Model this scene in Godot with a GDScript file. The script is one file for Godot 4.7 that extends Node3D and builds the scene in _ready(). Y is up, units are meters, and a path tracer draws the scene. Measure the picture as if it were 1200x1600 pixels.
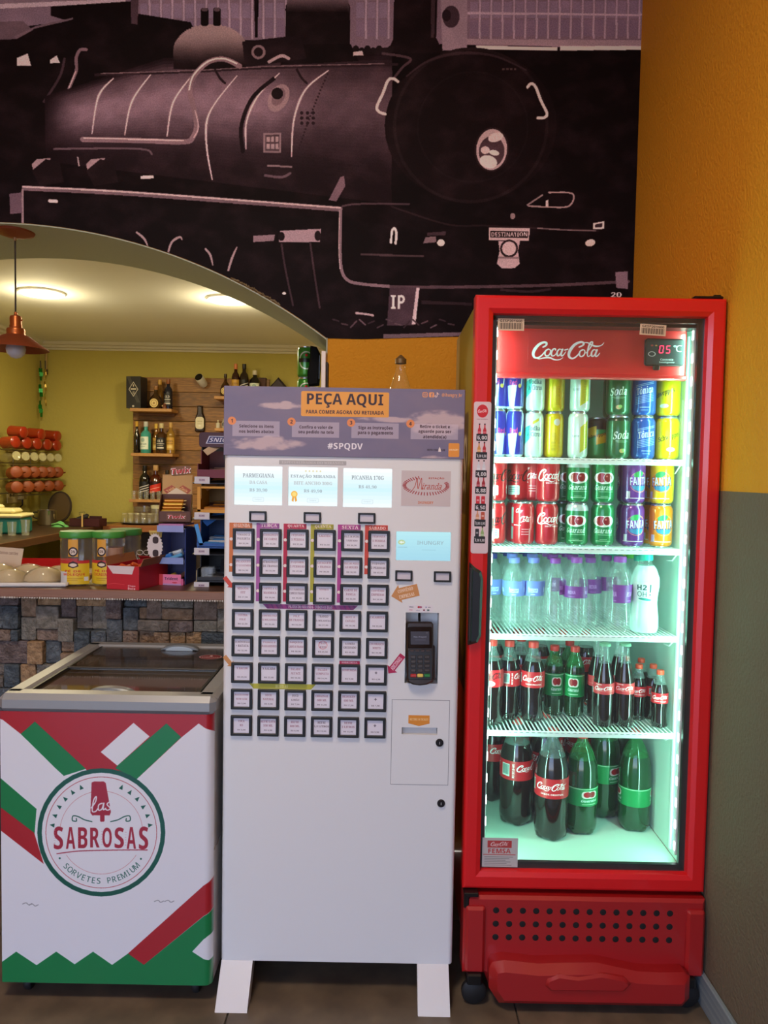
extends Node3D
# A snack bar corner: ordering kiosk, drinks fridge and ice-cream freezer before a wall with a railway mural and an arched pass-through to a kitchen.
# Metres, y up; the camera stands at z = 0 and looks towards -z. The wall with the mural is at z = -2.8, the right wall at x = 0.875.


# ---------- mesh builder: collects shapes, commits them as one mesh ----------
class MB:
	var v := PackedVector3Array()
	var n := PackedVector3Array()
	var u := PackedVector2Array()
	var t := Transform3D()
	var uvr := Rect2(0, 0, 1, 1)

	func at(x := 0.0, y := 0.0, z := 0.0, yaw := 0.0, pitch := 0.0, roll := 0.0) -> MB:
		t = Transform3D(Basis.from_euler(Vector3(pitch, yaw, roll)), Vector3(x, y, z))
		return self

	func tri(a: Vector3, b: Vector3, c: Vector3, na: Vector3, nb: Vector3, nc: Vector3, ua := Vector2.ZERO, ub := Vector2.ZERO, uc := Vector2.ZERO) -> void:
		var g := (b - a).cross(c - a)
		if g.length_squared() < 1e-22:
			return
		var ps := [a, b, c]
		var ns := [na, nb, nc]
		var us := [ua, ub, uc]
		var order := [0, 2, 1] if (g.dot(na + nb + nc) > 0.0) == (t.basis.determinant() > 0.0) else [0, 1, 2]
		for i in order:
			v.append(t * (ps[i] as Vector3))
			n.append((t.basis * (ns[i] as Vector3)).normalized())
			u.append(uvr.position + (us[i] as Vector2) * uvr.size)

	# corners: bottom left, bottom right, top right, top left, seen from the front
	func quad(a: Vector3, b: Vector3, c: Vector3, d: Vector3) -> void:
		var m := (b - a).cross(d - a).normalized()
		tri(a, b, c, m, m, m, Vector2(0, 1), Vector2(1, 1), Vector2(1, 0))
		tri(a, c, d, m, m, m, Vector2(0, 1), Vector2(1, 0), Vector2(0, 0))

	func box(c: Vector3, s: Vector3, bev := 0.0) -> MB:
		var h := s * 0.5
		bev = minf(bev, minf(h.x, minf(h.y, h.z)) * 0.98)
		for ax in 3:
			var i := (ax + 1) % 3
			var j := (ax + 2) % 3
			for sg: float in [-1.0, 1.0]:
				var p: Array[Vector3] = []
				var w: Array[Vector2] = []
				for k: Vector2 in [Vector2(-1, -1), Vector2(1, -1), Vector2(1, 1), Vector2(-1, 1)]:
					var q := Vector3()
					q[ax] = sg * h[ax]
					q[i] = k.x * (h[i] - bev)
					q[j] = k.y * (h[j] - bev)
					p.append(c + q)
					var r := q / s
					w.append(Vector2(0.5, 0.5) + (Vector2(sg * r.x, -r.y) if ax == 2 else Vector2(-sg * r.z, -r.y) if ax == 0 else Vector2(r.x, sg * r.z)))
				var m := Vector3()
				m[ax] = sg
				tri(p[0], p[1], p[2], m, m, m, w[0], w[1], w[2])
				tri(p[0], p[2], p[3], m, m, m, w[0], w[2], w[3])
			if bev > 0.0:
				for si: float in [-1.0, 1.0]:
					for sj: float in [-1.0, 1.0]:
						var e: Array[Vector3] = []
						for k: Vector2 in [Vector2(-1, 0), Vector2(1, 0), Vector2(1, 1), Vector2(-1, 1)]:
							var q := Vector3()
							q[ax] = k.x * (h[ax] - bev)
							q[i] = si * (h[i] - (bev if k.y > 0 else 0.0))
							q[j] = sj * (h[j] - (0.0 if k.y > 0 else bev))
							e.append(c + q)
						var m := Vector3()
						m[i] = si
						m[j] = sj
						tri(e[0], e[1], e[2], m, m, m)
						tri(e[0], e[2], e[3], m, m, m)
		if bev > 0.0:
			for sx: float in [-1.0, 1.0]:
				for sy: float in [-1.0, 1.0]:
					for sz: float in [-1.0, 1.0]:
						var m := Vector3(sx, sy, sz)
						var k := m * h
						tri(c + k - Vector3(0, sy, sz) * bev, c + k - Vector3(sx, 0, sz) * bev, c + k - Vector3(sx, sy, 0) * bev, m, m, m)
		return self

	# profile: (radius, height) from bottom to top, turned round the y axis; u = 0.5 faces +z
	func lathe(prof: Array, seg := 20, a0 := -PI, a1 := PI, vr := Vector2.ZERO) -> MB:
		var k := prof.size()
		var sn: Array[Vector2] = []
		for i in k - 1:
			var d: Vector2 = prof[i + 1] - prof[i]
			sn.append(Vector2(d.y, -d.x).normalized())
		var lo: float = prof[0].y
		var hi: float = prof[k - 1].y
		if vr != Vector2.ZERO:
			lo = vr.x
			hi = vr.y
		elif is_equal_approx(lo, hi):
			hi = lo + 1.0
		for i in k - 1:
			var n0 := sn[i]
			var n1 := sn[i]
			if i > 0 and sn[i - 1].dot(sn[i]) > 0.72:
				n0 = (sn[i - 1] + sn[i]).normalized()
			if i < k - 2 and sn[i + 1].dot(sn[i]) > 0.72:
				n1 = (sn[i + 1] + sn[i]).normalized()
			var p0: Vector2 = prof[i]
			var p1: Vector2 = prof[i + 1]
			var v0 := (hi - p0.y) / (hi - lo)
			var v1 := (hi - p1.y) / (hi - lo)
			for s in seg:
				var f0 := float(s) / seg
				var f1 := float(s + 1) / seg
				var b0 := lerpf(a0, a1, f0)
				var b1 := lerpf(a0, a1, f1)
				var c0 := Vector3(sin(b0), 0, cos(b0))
				var c1 := Vector3(sin(b1), 0, cos(b1))
				var up := Vector3.UP
				var q := [c0 * p0.x + up * p0.y, c1 * p0.x + up * p0.y, c1 * p1.x + up * p1.y, c0 * p1.x + up * p1.y]
				var m := [c0 * n0.x + up * n0.y, c1 * n0.x + up * n0.y, c1 * n1.x + up * n1.y, c0 * n1.x + up * n1.y]
				tri(q[0], q[1], q[2], m[0], m[1], m[2], Vector2(f0, v0), Vector2(f1, v0), Vector2(f1, v1))
				tri(q[0], q[2], q[3], m[0], m[2], m[3], Vector2(f0, v0), Vector2(f1, v1), Vector2(f0, v1))
		return self

	func tube(pts: Array, r: float, seg := 6) -> MB:
		var k := pts.size()
		var x := Vector3.ZERO
		var rings := []
		for i in k:
			var d: Vector3 = ((pts[mini(i + 1, k - 1)] as Vector3) - (pts[maxi(i - 1, 0)] as Vector3)).normalized()
			if x == Vector3.ZERO:
				x = d.cross(Vector3.UP if absf(d.y) < 0.9 else Vector3.RIGHT).normalized()
			x = (x - d * x.dot(d)).normalized()
			var y := d.cross(x)
			var ring := []
			for s in seg:
				var a := TAU * s / seg
				ring.append(x * cos(a) + y * sin(a))
			rings.append(ring)
		for i in k - 1:
			for s in seg:
				var e := (s + 1) % seg
				var na: Vector3 = rings[i][s]
				var nb: Vector3 = rings[i][e]
				var nc: Vector3 = rings[i + 1][e]
				var nd: Vector3 = rings[i + 1][s]
				var p: Vector3 = pts[i]
				var q: Vector3 = pts[i + 1]
				tri(p + na * r, p + nb * r, q + nc * r, na, nb, nc)
				tri(p + na * r, q + nc * r, q + nd * r, na, nc, nd)
		for i: int in [0, k - 1]:
			var d: Vector3 = ((pts[0] as Vector3) - (pts[1] as Vector3)).normalized() if i == 0 else ((pts[k - 1] as Vector3) - (pts[k - 2] as Vector3)).normalized()
			for s in range(1, seg - 1):
				tri(pts[i] + rings[i][0] * r, pts[i] + rings[i][s] * r, pts[i] + rings[i][s + 1] * r, d, d, d)
		return self

	# outline in the xy plane (counter-clockwise), from z0 to z1; the front faces +z, its edge chamfered by bev
	func extrude(poly: PackedVector2Array, z0: float, z1: float, bev := 0.0, smooth := false) -> MB:
		if Geometry2D.is_polygon_clockwise(poly):
			poly = poly.duplicate()
			poly.reverse()
		var k := poly.size()
		var en: Array[Vector2] = []
		for i in k:
			var d := (poly[(i + 1) % k] - poly[i]).normalized()
			en.append(Vector2(d.y, -d.x))
		var inner := PackedVector2Array()
		for i in k:
			var a := en[(i + k - 1) % k]
			var b := en[i]
			inner.append(poly[i] - (a + b) / maxf(0.35, 1.0 + a.dot(b)) * bev)
		var lo := poly[0]
		var hi := poly[0]
		for p in poly:
			lo = lo.min(p)
			hi = hi.max(p)
		var sz := hi - lo
		var ix := Geometry2D.triangulate_polygon(poly)
		for i in range(0, ix.size(), 3):
			var p: Array[Vector3] = []
			var q: Array[Vector3] = []
			var w: Array[Vector2] = []
			for j in 3:
				var f := inner[ix[i + j]]
				var o := poly[ix[i + j]]
				p.append(Vector3(f.x, f.y, z1))
				q.append(Vector3(o.x, o.y, z0))
				w.append(Vector2((f.x - lo.x) / sz.x, (hi.y - f.y) / sz.y))
			tri(p[0], p[1], p[2], Vector3.BACK, Vector3.BACK, Vector3.BACK, w[0], w[1], w[2])
			tri(q[0], q[1], q[2], Vector3.FORWARD, Vector3.FORWARD, Vector3.FORWARD, w[0], w[1], w[2])
		for i in k:
			var j := (i + 1) % k
			var a := en[i]
			var na := Vector3(a.x, a.y, 0)
			var nb := na
			if smooth:
				var pa := (en[(i + k - 1) % k] + a).normalized()
				var pb := (en[j] + a).normalized()
				na = Vector3(pa.x, pa.y, 0)
				nb = Vector3(pb.x, pb.y, 0)
			var b0 := Vector3(poly[i].x, poly[i].y, z0)
			var b1 := Vector3(poly[j].x, poly[j].y, z0)
			var c0 := Vector3(poly[i].x, poly[i].y, z1 - bev)
			var c1 := Vector3(poly[j].x, poly[j].y, z1 - bev)
			tri(b0, b1, c1, na, nb, nb)
			tri(b0, c1, c0, na, nb, na)
			if bev > 0.0:
				var d0 := Vector3(inner[i].x, inner[i].y, z1)
				var d1 := Vector3(inner[j].x, inner[j].y, z1)
				var ma := (na + Vector3.BACK).normalized()
				var mb := (nb + Vector3.BACK).normalized()
				tri(c0, c1, d1, ma, mb, mb)
				tri(c0, d1, d0, ma, mb, ma)
		return self

	func mesh() -> ArrayMesh:
		var a := []
		a.resize(Mesh.ARRAY_MAX)
		a[Mesh.ARRAY_VERTEX] = v
		a[Mesh.ARRAY_NORMAL] = n
		a[Mesh.ARRAY_TEX_UV] = u
		var m := ArrayMesh.new()
		m.add_surface_from_arrays(Mesh.PRIMITIVE_TRIANGLES, a)
		return m


static func rrect(cx: float, cy: float, w: float, h: float, r: float, seg := 5) -> PackedVector2Array:
	var p := PackedVector2Array()
	for k in 4:
		var c := Vector2(cx, cy) + Vector2([1, -1, -1, 1][k] * (w * 0.5 - r), [1, 1, -1, -1][k] * (h * 0.5 - r))
		for i in seg + 1:
			var a := PI * 0.5 * (k + float(i) / seg)
			p.append(c + Vector2(cos(a), sin(a)) * r)
	return p


static func oval(cx: float, cy: float, rx: float, ry: float, seg := 32, a0 := 0.0, a1 := TAU) -> PackedVector2Array:
	var p := PackedVector2Array()
	var whole := is_equal_approx(a1 - a0, TAU)
	for i in (seg if whole else seg + 1):
		var a := a0 + (a1 - a0) * i / seg
		p.append(Vector2(cx + cos(a) * rx, cy + sin(a) * ry))
	return p


# ---------- canvas: flat prints and labels, drawn at double size and reduced ----------
class Cv:
	static var fonts := {}
	var im: Image
	var w: int
	var h: int
	var k: float
	var m := Transform2D()   # drawing units to canvas pixels

	func _init(w_: int, h_: int, bg: Color, k_ := 2.0) -> void:
		w = w_
		h = h_
		k = k_
		im = Image.create(int(w * k), int(h * k), false, Image.FORMAT_RGBA8)
		im.fill(bg)

	func span(x0: float, x1: float, y: int, c: Color) -> void:
		var a := maxi(0, ceili(x0 - 0.5))
		var b := mini(im.get_width(), ceili(x1 - 0.5))
		if b <= a or y < 0 or y >= im.get_height():
			return
		if c.a >= 0.999:
			im.fill_rect(Rect2i(a, y, b - a, 1), c)
		else:
			for x in range(a, b):
				var o := im.get_pixel(x, y)
				im.set_pixel(x, y, Color(lerpf(o.r, c.r, c.a), lerpf(o.g, c.g, c.a), lerpf(o.b, c.b, c.a), maxf(o.a, c.a)))

	func raw(p: PackedVector2Array, c: Color) -> void:
		var lo := INF
		var hi := -INF
		for q in p:
			lo = minf(lo, q.y)
			hi = maxf(hi, q.y)
		for y in range(maxi(0, ceili(lo - 0.5)), mini(im.get_height(), ceili(hi - 0.5))):
			var f := y + 0.5
			var xs := PackedFloat32Array()
			for i in p.size():
				var a := p[i]
				var b := p[(i + 1) % p.size()]
				if (a.y <= f) != (b.y <= f):
					xs.append(a.x + (b.x - a.x) * (f - a.y) / (b.y - a.y))
			xs.sort()
			for i in range(0, xs.size() - 1, 2):
				span(xs[i], xs[i + 1], y, c)

	func poly(p: Array, c: Color) -> void:
		var q := PackedVector2Array()
		for a: Vector2 in p:
			q.append((m * a) * k)
		raw(q, c)

	func flat(xy: Array, c: Color) -> void:
		var q := []
		for i in range(0, xy.size(), 2):
			q.append(Vector2(xy[i], xy[i + 1]))
		poly(q, c)

	func rect(x: float, y: float, a: float, b: float, c: Color) -> void:
		flat([x, y, x + a, y, x + a, y + b, x, y + b], c)

	func round_rect(x: float, y: float, a: float, b: float, r: float, c: Color) -> void:
		var p := []
		for q in 4:
			var o := Vector2(x + (a - r if q in [0, 3] else r), y + (b - r if q in [0, 1] else r))
			for i in 7:
				var g := PI * 0.5 * (q + i / 6.0)
				p.append(o + Vector2(cos(g), sin(g)) * r)
		poly(p, c)

	func disc(x: float, y: float, rx: float, ry: float, c: Color, turn := 0.0) -> void:
		var p := []
		for i in 40:
			var a := TAU * i / 40
			p.append(Vector2(x, y) + Vector2(cos(a) * rx, sin(a) * ry).rotated(turn))
		poly(p, c)

	func ring(x: float, y: float, r0: float, r1: float, c: Color, a0 := 0.0, a1 := TAU) -> void:
		for i in 64:
			var a := a0 + (a1 - a0) * i / 64
			var b := a0 + (a1 - a0) * (i + 1) / 64
			var o := Vector2(x, y)
			poly([o + Vector2(cos(a), sin(a)) * r0, o + Vector2(cos(b), sin(b)) * r0, o + Vector2(cos(b), sin(b)) * r1, o + Vector2(cos(a), sin(a)) * r1], c)

	# xy: x, y pairs; wd: one width, or start, middle and end widths; smoothed
	func stroke(xy: Array, wd: Variant, c: Color) -> void:
		var p: Array[Vector2] = []
		for i in range(0, xy.size(), 2):
			p.append(Vector2(xy[i], xy[i + 1]))
		var last := p.size() - 1
		var q: Array[Vector2] = []
		for i in last:
			for s in 8:
				q.append(p[i].cubic_interpolate(p[i + 1], p[maxi(i - 1, 0)], p[mini(i + 2, last)], s / 8.0))
		q.append(p[last])
		for i in q.size() - 1:
			var f := float(i) / (q.size() - 1)
			var g := float(i + 1) / (q.size() - 1)
			var wa := width(wd, f)
			var wb := width(wd, g)
			var d := (q[i + 1] - q[i]).normalized()
			var e := Vector2(-d.y, d.x)
			poly([q[i] + e * wa, q[i] - e * wa, q[i + 1] - e * wb, q[i + 1] + e * wb], c)
			if c.a >= 0.999:
				var oc := []
				for s in 8:
					oc.append(q[i + 1] + Vector2(cos(s * PI / 4), sin(s * PI / 4)) * wb)
				poly(oc, c)

	func width(wd: Variant, f: float) -> float:
		if not wd is Array:
			return wd * 0.5
		return 0.5 * (lerpf(wd[0], wd[1], f * 2.0) if f < 0.5 else lerpf(wd[1], wd[2], f * 2.0 - 1.0))

	static func glyphs(s: String, style: String) -> Array:
		var key := s + "|" + style
		if not fonts.has(key):
			var f := SystemFont.new()
			f.font_names = PackedStringArray(["Droid Serif" if style.begins_with("serif") else "Droid Sans Mono" if style == "mono" else "Droid Sans"])
			f.font_weight = 700 if style.ends_with("bold") else 400
			var t := TextMesh.new()
			t.text = s
			t.font = f
			t.font_size = 64
			t.depth = 0.0
			t.pixel_size = 1.0 / 64.0
			t.curve_step = 2.0
			t.horizontal_alignment = HORIZONTAL_ALIGNMENT_LEFT
			var v: PackedVector3Array = t.get_mesh_arrays()[Mesh.ARRAY_VERTEX]
			var lo := Vector2(INF, INF)
			var hi := Vector2(-INF, -INF)
			for p in v:
				lo = lo.min(Vector2(p.x, p.y))
				hi = hi.max(Vector2(p.x, p.y))
			fonts[key] = [v, lo, hi]
		return fonts[key]

	# the text fills the box centred at (x, y): height b of its ink; width a, or its natural width where a is 0
	func text(s: String, x: float, y: float, b: float, c: Color, style := "sans bold", a := 0.0, turn := 0.0, slant := 0.0) -> void:
		var g := Cv.glyphs(s, style)
		var lo: Vector2 = g[1]
		var sz: Vector2 = g[2] - g[1]
		if sz.y <= 0.0:
			return
		var sy := b / sz.y
		var sx := a / sz.x if a > 0.0 else sy
		var v: PackedVector3Array = g[0]
		for i in range(0, v.size(), 3):
			var q := PackedVector2Array()
			for j in 3:
				var p := Vector2(v[i + j].x, v[i + j].y) - lo - sz * 0.5
				p = Vector2(p.x * sx + p.y * sy * slant, -p.y * sy)
				q.append((m * (Vector2(x, y) + p.rotated(turn))) * k)
			raw(q, c)

	# letters along a circle; a0 is the angle of the middle; up: the letters' tops point outwards
	func arc_text(s: String, x: float, y: float, r: float, b: float, c: Color, a0: float, step: float, up: bool, style := "sans bold") -> void:
		for i in s.length():
			if s[i] == " ":
				continue
			var a := a0 + (i - (s.length() - 1) * 0.5) * step * (1.0 if up else -1.0)
			text(s[i], x + cos(a) * r, y + sin(a) * r, b * (0.2 if s[i] == "." else 1.0), c, style, 0.0, a + (PI / 2 if up else -PI / 2))

	# a thin wandering speckle so that a print is not perfectly even
	func grain(amount: float, scale: float, id: int, stretch := Vector2.ONE) -> void:
		var f := FastNoiseLite.new()
		f.seed = id
		f.frequency = scale
		f.fractal_octaves = 3
		for y in im.get_height():
			for x in im.get_width():
				var o := im.get_pixel(x, y)
				var g := 1.0 + amount * f.get_noise_2d(x * stretch.x, y * stretch.y)
				im.set_pixel(x, y, Color(o.r * g, o.g * g, o.b * g, o.a))

	func haze(amount: float, scale: float, id: int) -> void:
		var f := FastNoiseLite.new()
		f.seed = id
		f.frequency = scale
		f.fractal_octaves = 5
		for y in im.get_height():
			for x in im.get_width():
				var o := im.get_pixel(x, y)
				var g := amount * maxf(0.0, f.get_noise_2d(x * 0.7, y) * 1.6 + 0.3)
				im.set_pixel(x, y, Color(o.r + g, o.g + g * 0.75, o.b + g * 0.8))

	func levels(black: float, gain: float) -> void:
		for y in im.get_height():
			for x in im.get_width():
				var o := im.get_pixel(x, y)
				im.set_pixel(x, y, Color(maxf(0.0, o.r - black) * gain, maxf(0.0, o.g - black) * gain, maxf(0.0, o.b - black) * gain * 1.06))

	func tex() -> ImageTexture:
		if k != 1.0:
			im.resize(w, h, Image.INTERPOLATE_BILINEAR if k == 2.0 else Image.INTERPOLATE_LANCZOS)
		return ImageTexture.create_from_image(im)


# ---------- materials ----------
var mats := {}


func mat(c: Color, rough := 0.6, metal := 0.0, spec := 0.5) -> StandardMaterial3D:
	var key := "%s %s %s %s" % [c.to_html(), rough, metal, spec]
	if not mats.has(key):
		var m := StandardMaterial3D.new()
		m.albedo_color = c
		m.roughness = rough
		m.metallic = metal
		m.metallic_specular = spec
		mats[key] = m
	return mats[key]


func tmat(t: Texture2D, rough := 0.6, metal := 0.0) -> StandardMaterial3D:
	var m := StandardMaterial3D.new()
	m.albedo_texture = t
	m.roughness = rough
	m.metallic = metal
	return m


func coat(c: Color, rough := 0.35) -> StandardMaterial3D:
	var m := StandardMaterial3D.new()
	m.albedo_color = c
	m.roughness = rough
	m.clearcoat_enabled = true
	m.clearcoat = 0.6
	m.clearcoat_roughness = 0.08
	return m


func pane(c: Color, alpha: float, rough := 0.03) -> StandardMaterial3D:
	var m := StandardMaterial3D.new()
	m.albedo_color = Color(c.r, c.g, c.b, alpha)
	m.transparency = BaseMaterial3D.TRANSPARENCY_ALPHA
	m.roughness = rough
	return m


func glow(c: Color, energy: float, t: Texture2D = null) -> StandardMaterial3D:
	var m := StandardMaterial3D.new()
	m.albedo_color = Color(0.05, 0.05, 0.05) if t else c
	m.emission_enabled = true
	m.emission = c
	m.emission_energy_multiplier = energy
	if t:
		m.emission_texture = t
		m.emission_operator = BaseMaterial3D.EMISSION_OP_MULTIPLY
	m.roughness = 0.4
	return m


func relief(m: StandardMaterial3D, freq: float, size: float, height: float, id: int, octaves := 4) -> StandardMaterial3D:
	var f := FastNoiseLite.new()
	f.seed = id
	f.noise_type = FastNoiseLite.TYPE_SIMPLEX_SMOOTH
	f.frequency = freq
	f.fractal_octaves = octaves
	var t := NoiseTexture2D.new()
	t.noise = f
	t.width = 512
	t.height = 512
	t.seamless = true
	m.heightmap_enabled = true
	m.heightmap_texture = t
	m.heightmap_scale = height
	m.uv1_triplanar = true
	m.uv1_world_triplanar = true
	m.uv1_scale = Vector3.ONE / size
	return m


func mottle(a: Color, b: Color, freq: float, id: int, stretch := Vector2.ONE, w := 256, h := 256) -> ImageTexture:
	var f := FastNoiseLite.new()
	f.seed = id
	f.frequency = freq
	f.fractal_octaves = 4
	var im := Image.create(w, h, false, Image.FORMAT_RGBA8)
	for y in h:
		for x in w:
			var g := clampf(0.5 + 0.9 * f.get_noise_2d(x * stretch.x, y * stretch.y), 0, 1)
			im.set_pixel(x, y, a.lerp(b, g))
	return ImageTexture.create_from_image(im)


func wood(a: Color, b: Color, id: int) -> ImageTexture:
	var f := FastNoiseLite.new()
	f.seed = id
	f.frequency = 0.02
	var im := Image.create(512, 128, false, Image.FORMAT_RGBA8)
	for y in 128:
		for x in 512:
			var d := f.get_noise_2d(x * 0.35, y * 1.6)
			var g := 0.5 + 0.5 * sin((y * 0.28 + d * 14.0)) * 0.6 + 0.5 * f.get_noise_2d(x * 0.6, y * 14.0)
			im.set_pixel(x, y, a.lerp(b, clampf(g, 0, 1)))
	return ImageTexture.create_from_image(im)


# ---------- nodes ----------
var taken := {}


func numbered(s: String) -> String:
	taken[s] = taken.get(s, -1) + 1
	return s if taken[s] == 0 else "%s_%03d" % [s, taken[s]]


func tag(o: Node3D, label: String, category: String, group := "") -> Node3D:
	o.set_meta("label", label)
	o.set_meta("category", category)
	if group:
		o.set_meta("group", group)
	return o


func thing(called: String, label: String, category: String, at := Vector3.ZERO, turn := 0.0, group := "") -> Node3D:
	var o := Node3D.new()
	o.name = numbered(called)
	o.position = at
	o.rotation.y = turn
	add_child(o)
	o.set_meta("base", called)
	return tag(o, label, category, group)


func part(called: String, mb: Variant, m: Material, parent: Node3D = null) -> MeshInstance3D:
	var o := MeshInstance3D.new()
	o.mesh = mb if mb is Mesh else (mb as MB).mesh()
	o.material_override = m
	if parent == null:
		o.name = numbered(called)
		add_child(o)
	else:
		o.name = called
		parent.add_child(o, true)
	return o


func shell(called: String, mb: MB, m: Material) -> MeshInstance3D:
	var o := part(called, mb, m)
	o.set_meta("kind", "structure")
	return o


func dup(src: Node3D, label: String, at: Vector3, turn := 0.0, group := "") -> Node3D:
	var o: Node3D = src.duplicate()
	o.name = numbered(str(src.get_meta("base", "copy")))
	add_child(o)
	o.position = at
	o.rotation.y = turn
	return tag(o, label, src.get_meta("category"), group if group else str(src.get_meta("group", "")))


func bx(c: Vector3, s: Vector3, bev := 0.0) -> MB:
	return MB.new().box(c, s, bev)


# a thin printed sheet or sticker facing +z, its lower left corner at (x0, y0)
func sheet(x0: float, y0: float, x1: float, y1: float, z: float, thick := 0.0008, uvr := Rect2(0, 0, 1, 1)) -> MB:
	var mb := MB.new()
	mb.uvr = uvr
	return mb.box(Vector3((x0 + x1) / 2, (y0 + y1) / 2, z + thick / 2), Vector3(x1 - x0, y1 - y0, thick))


func area(called: String, at: Vector3, towards: Vector3, size: Vector2, c: Color, energy: float) -> void:
	var l := AreaLight3D.new()
	l.name = called
	l.area_size = size
	l.area_normalize_energy = true
	l.light_color = c
	l.light_energy = energy
	l.area_range = 12.0
	l.shadow_enabled = true
	l.position = at
	l.basis = Basis.looking_at(towards, Vector3.UP if absf(towards.normalized().y) < 0.95 else Vector3.RIGHT)
	add_child(l)


func c8(r: int, g: int, b: int, a := 255) -> Color:
	return Color8(r, g, b, a)


func _ready() -> void:
	var cam := Camera3D.new()
	cam.name = "camera"
	cam.position = Vector3(0, 1.4, 0)
	cam.rotation = Vector3(-0.05, 0.002, 0.0173)
	cam.fov = 67.38
	cam.near = 0.05
	cam.far = 60.0
	add_child(cam)
	cam.make_current()

	var env := Environment.new()
	var sky := Sky.new()
	var pm := ProceduralSkyMaterial.new()
	pm.sky_top_color = c8(134, 168, 222)
	pm.sky_horizon_color = c8(204, 214, 234)
	pm.ground_horizon_color = c8(170, 168, 164)
	pm.ground_bottom_color = c8(120, 116, 110)
	pm.sun_angle_max = 0.0
	pm.energy_multiplier = 1.0
	sky.sky_material = pm
	env.background_mode = Environment.BG_SKY
	env.sky = sky
	env.background_energy_multiplier = 3.6
	env.tonemap_mode = Environment.TONE_MAPPER_LINEAR
	env.tonemap_exposure = 1.95
	env.sdfgi_enabled = true
	env.ssao_enabled = true
	env.ssil_enabled = true
	var we := WorldEnvironment.new()
	we.name = "surroundings"
	we.environment = env
	add_child(we)

	build_room()
	build_mural()
	build_kitchen_shell()
	build_stone_counter()
	build_fridge()
	build_kiosk()
	build_freezer()
	build_fridge_stock()
	build_counter_things()
	build_kitchen_things()
	build_top_things()


# ---------- prints ----------
# the flowing two-word script that the drinks fridge and its bottles carry, w wide
func script_logo(cv: Cv, x: float, y: float, w: float, c: Color, only := "") -> void:
	var keep := cv.m
	var s := w / 94.0
	cv.m = keep * Transform2D(Vector2(s, 0), Vector2(0, s), Vector2(x, y))
	if only != "second":
		cv.stroke([15, 11, 19, 8, 19.5, 4.5, 16, 3.5, 10, 7, 5, 14, 3, 21, 4.5, 26, 9, 27, 14, 23, 18, 17], [2.2, 4.2, 1.4], c)
		cv.stroke([5, 26, 10, 28.5, 17, 27, 24, 26.5, 31, 29.5, 37, 29, 41, 26], [1.0, 2.6, 0.8], c)
		cv.stroke([22.5, 13.5, 19, 16, 18, 21, 20, 24, 23.5, 22, 25, 17, 23.5, 13.8, 20.5, 14.5], [2.2, 2.0, 1.2], c)
		cv.stroke([31.5, 15, 31, 13, 28, 14, 26, 19, 27, 23.5, 30, 23, 33, 19], [1.6, 2.6, 1.0], c)
		cv.stroke([39, 14, 36, 13.5, 33.5, 18, 34, 23, 36.5, 22.5, 39.5, 16], [1.4, 2.5, 1.2], c)
		cv.stroke([40.5, 13, 38.6, 20, 39.4, 23.5, 42, 21.5, 44.5, 17], [2.6, 2.2, 0.9], c)
		cv.stroke([43, 14.6, 47, 13.2], 2.0, c)
	if only != "first":
		cv.stroke([61, 10, 66, 7, 67, 3.5, 63, 2.2, 56, 6, 51, 13, 48.6, 20, 49.6, 25.4, 54, 27, 59, 23, 63, 17], [2.0, 4.2, 1.4], c)
		cv.stroke([66, 3.2, 72, 3.0, 78, 6.6, 84, 8.2, 90, 6.4, 93, 2.4], [0.8, 2.8, 0.7], c)
		cv.stroke([66.5, 13.5, 63, 16, 62, 21, 64, 24, 67.5, 22, 69, 17, 67.5, 13.8, 64.5, 14.5], [2.2, 2.0, 1.2], c)
		cv.stroke([70, 19, 75, 12, 78.4, 4, 77.4, 1.4, 74.6, 5, 72.6, 14, 72.2, 21, 73.6, 24, 76.5, 21], [1.2, 2.4, 1.0], c)
		cv.stroke([83, 14, 80, 13.5, 77.5, 18, 78, 23, 80.5, 22.5, 83.5, 16], [1.4, 2.5, 1.2], c)
		cv.stroke([84.5, 13, 82.6, 20, 83.4, 23.5, 86, 21.5, 88, 18], [2.6, 2.2, 0.9], c)
	cv.m = keep


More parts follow.
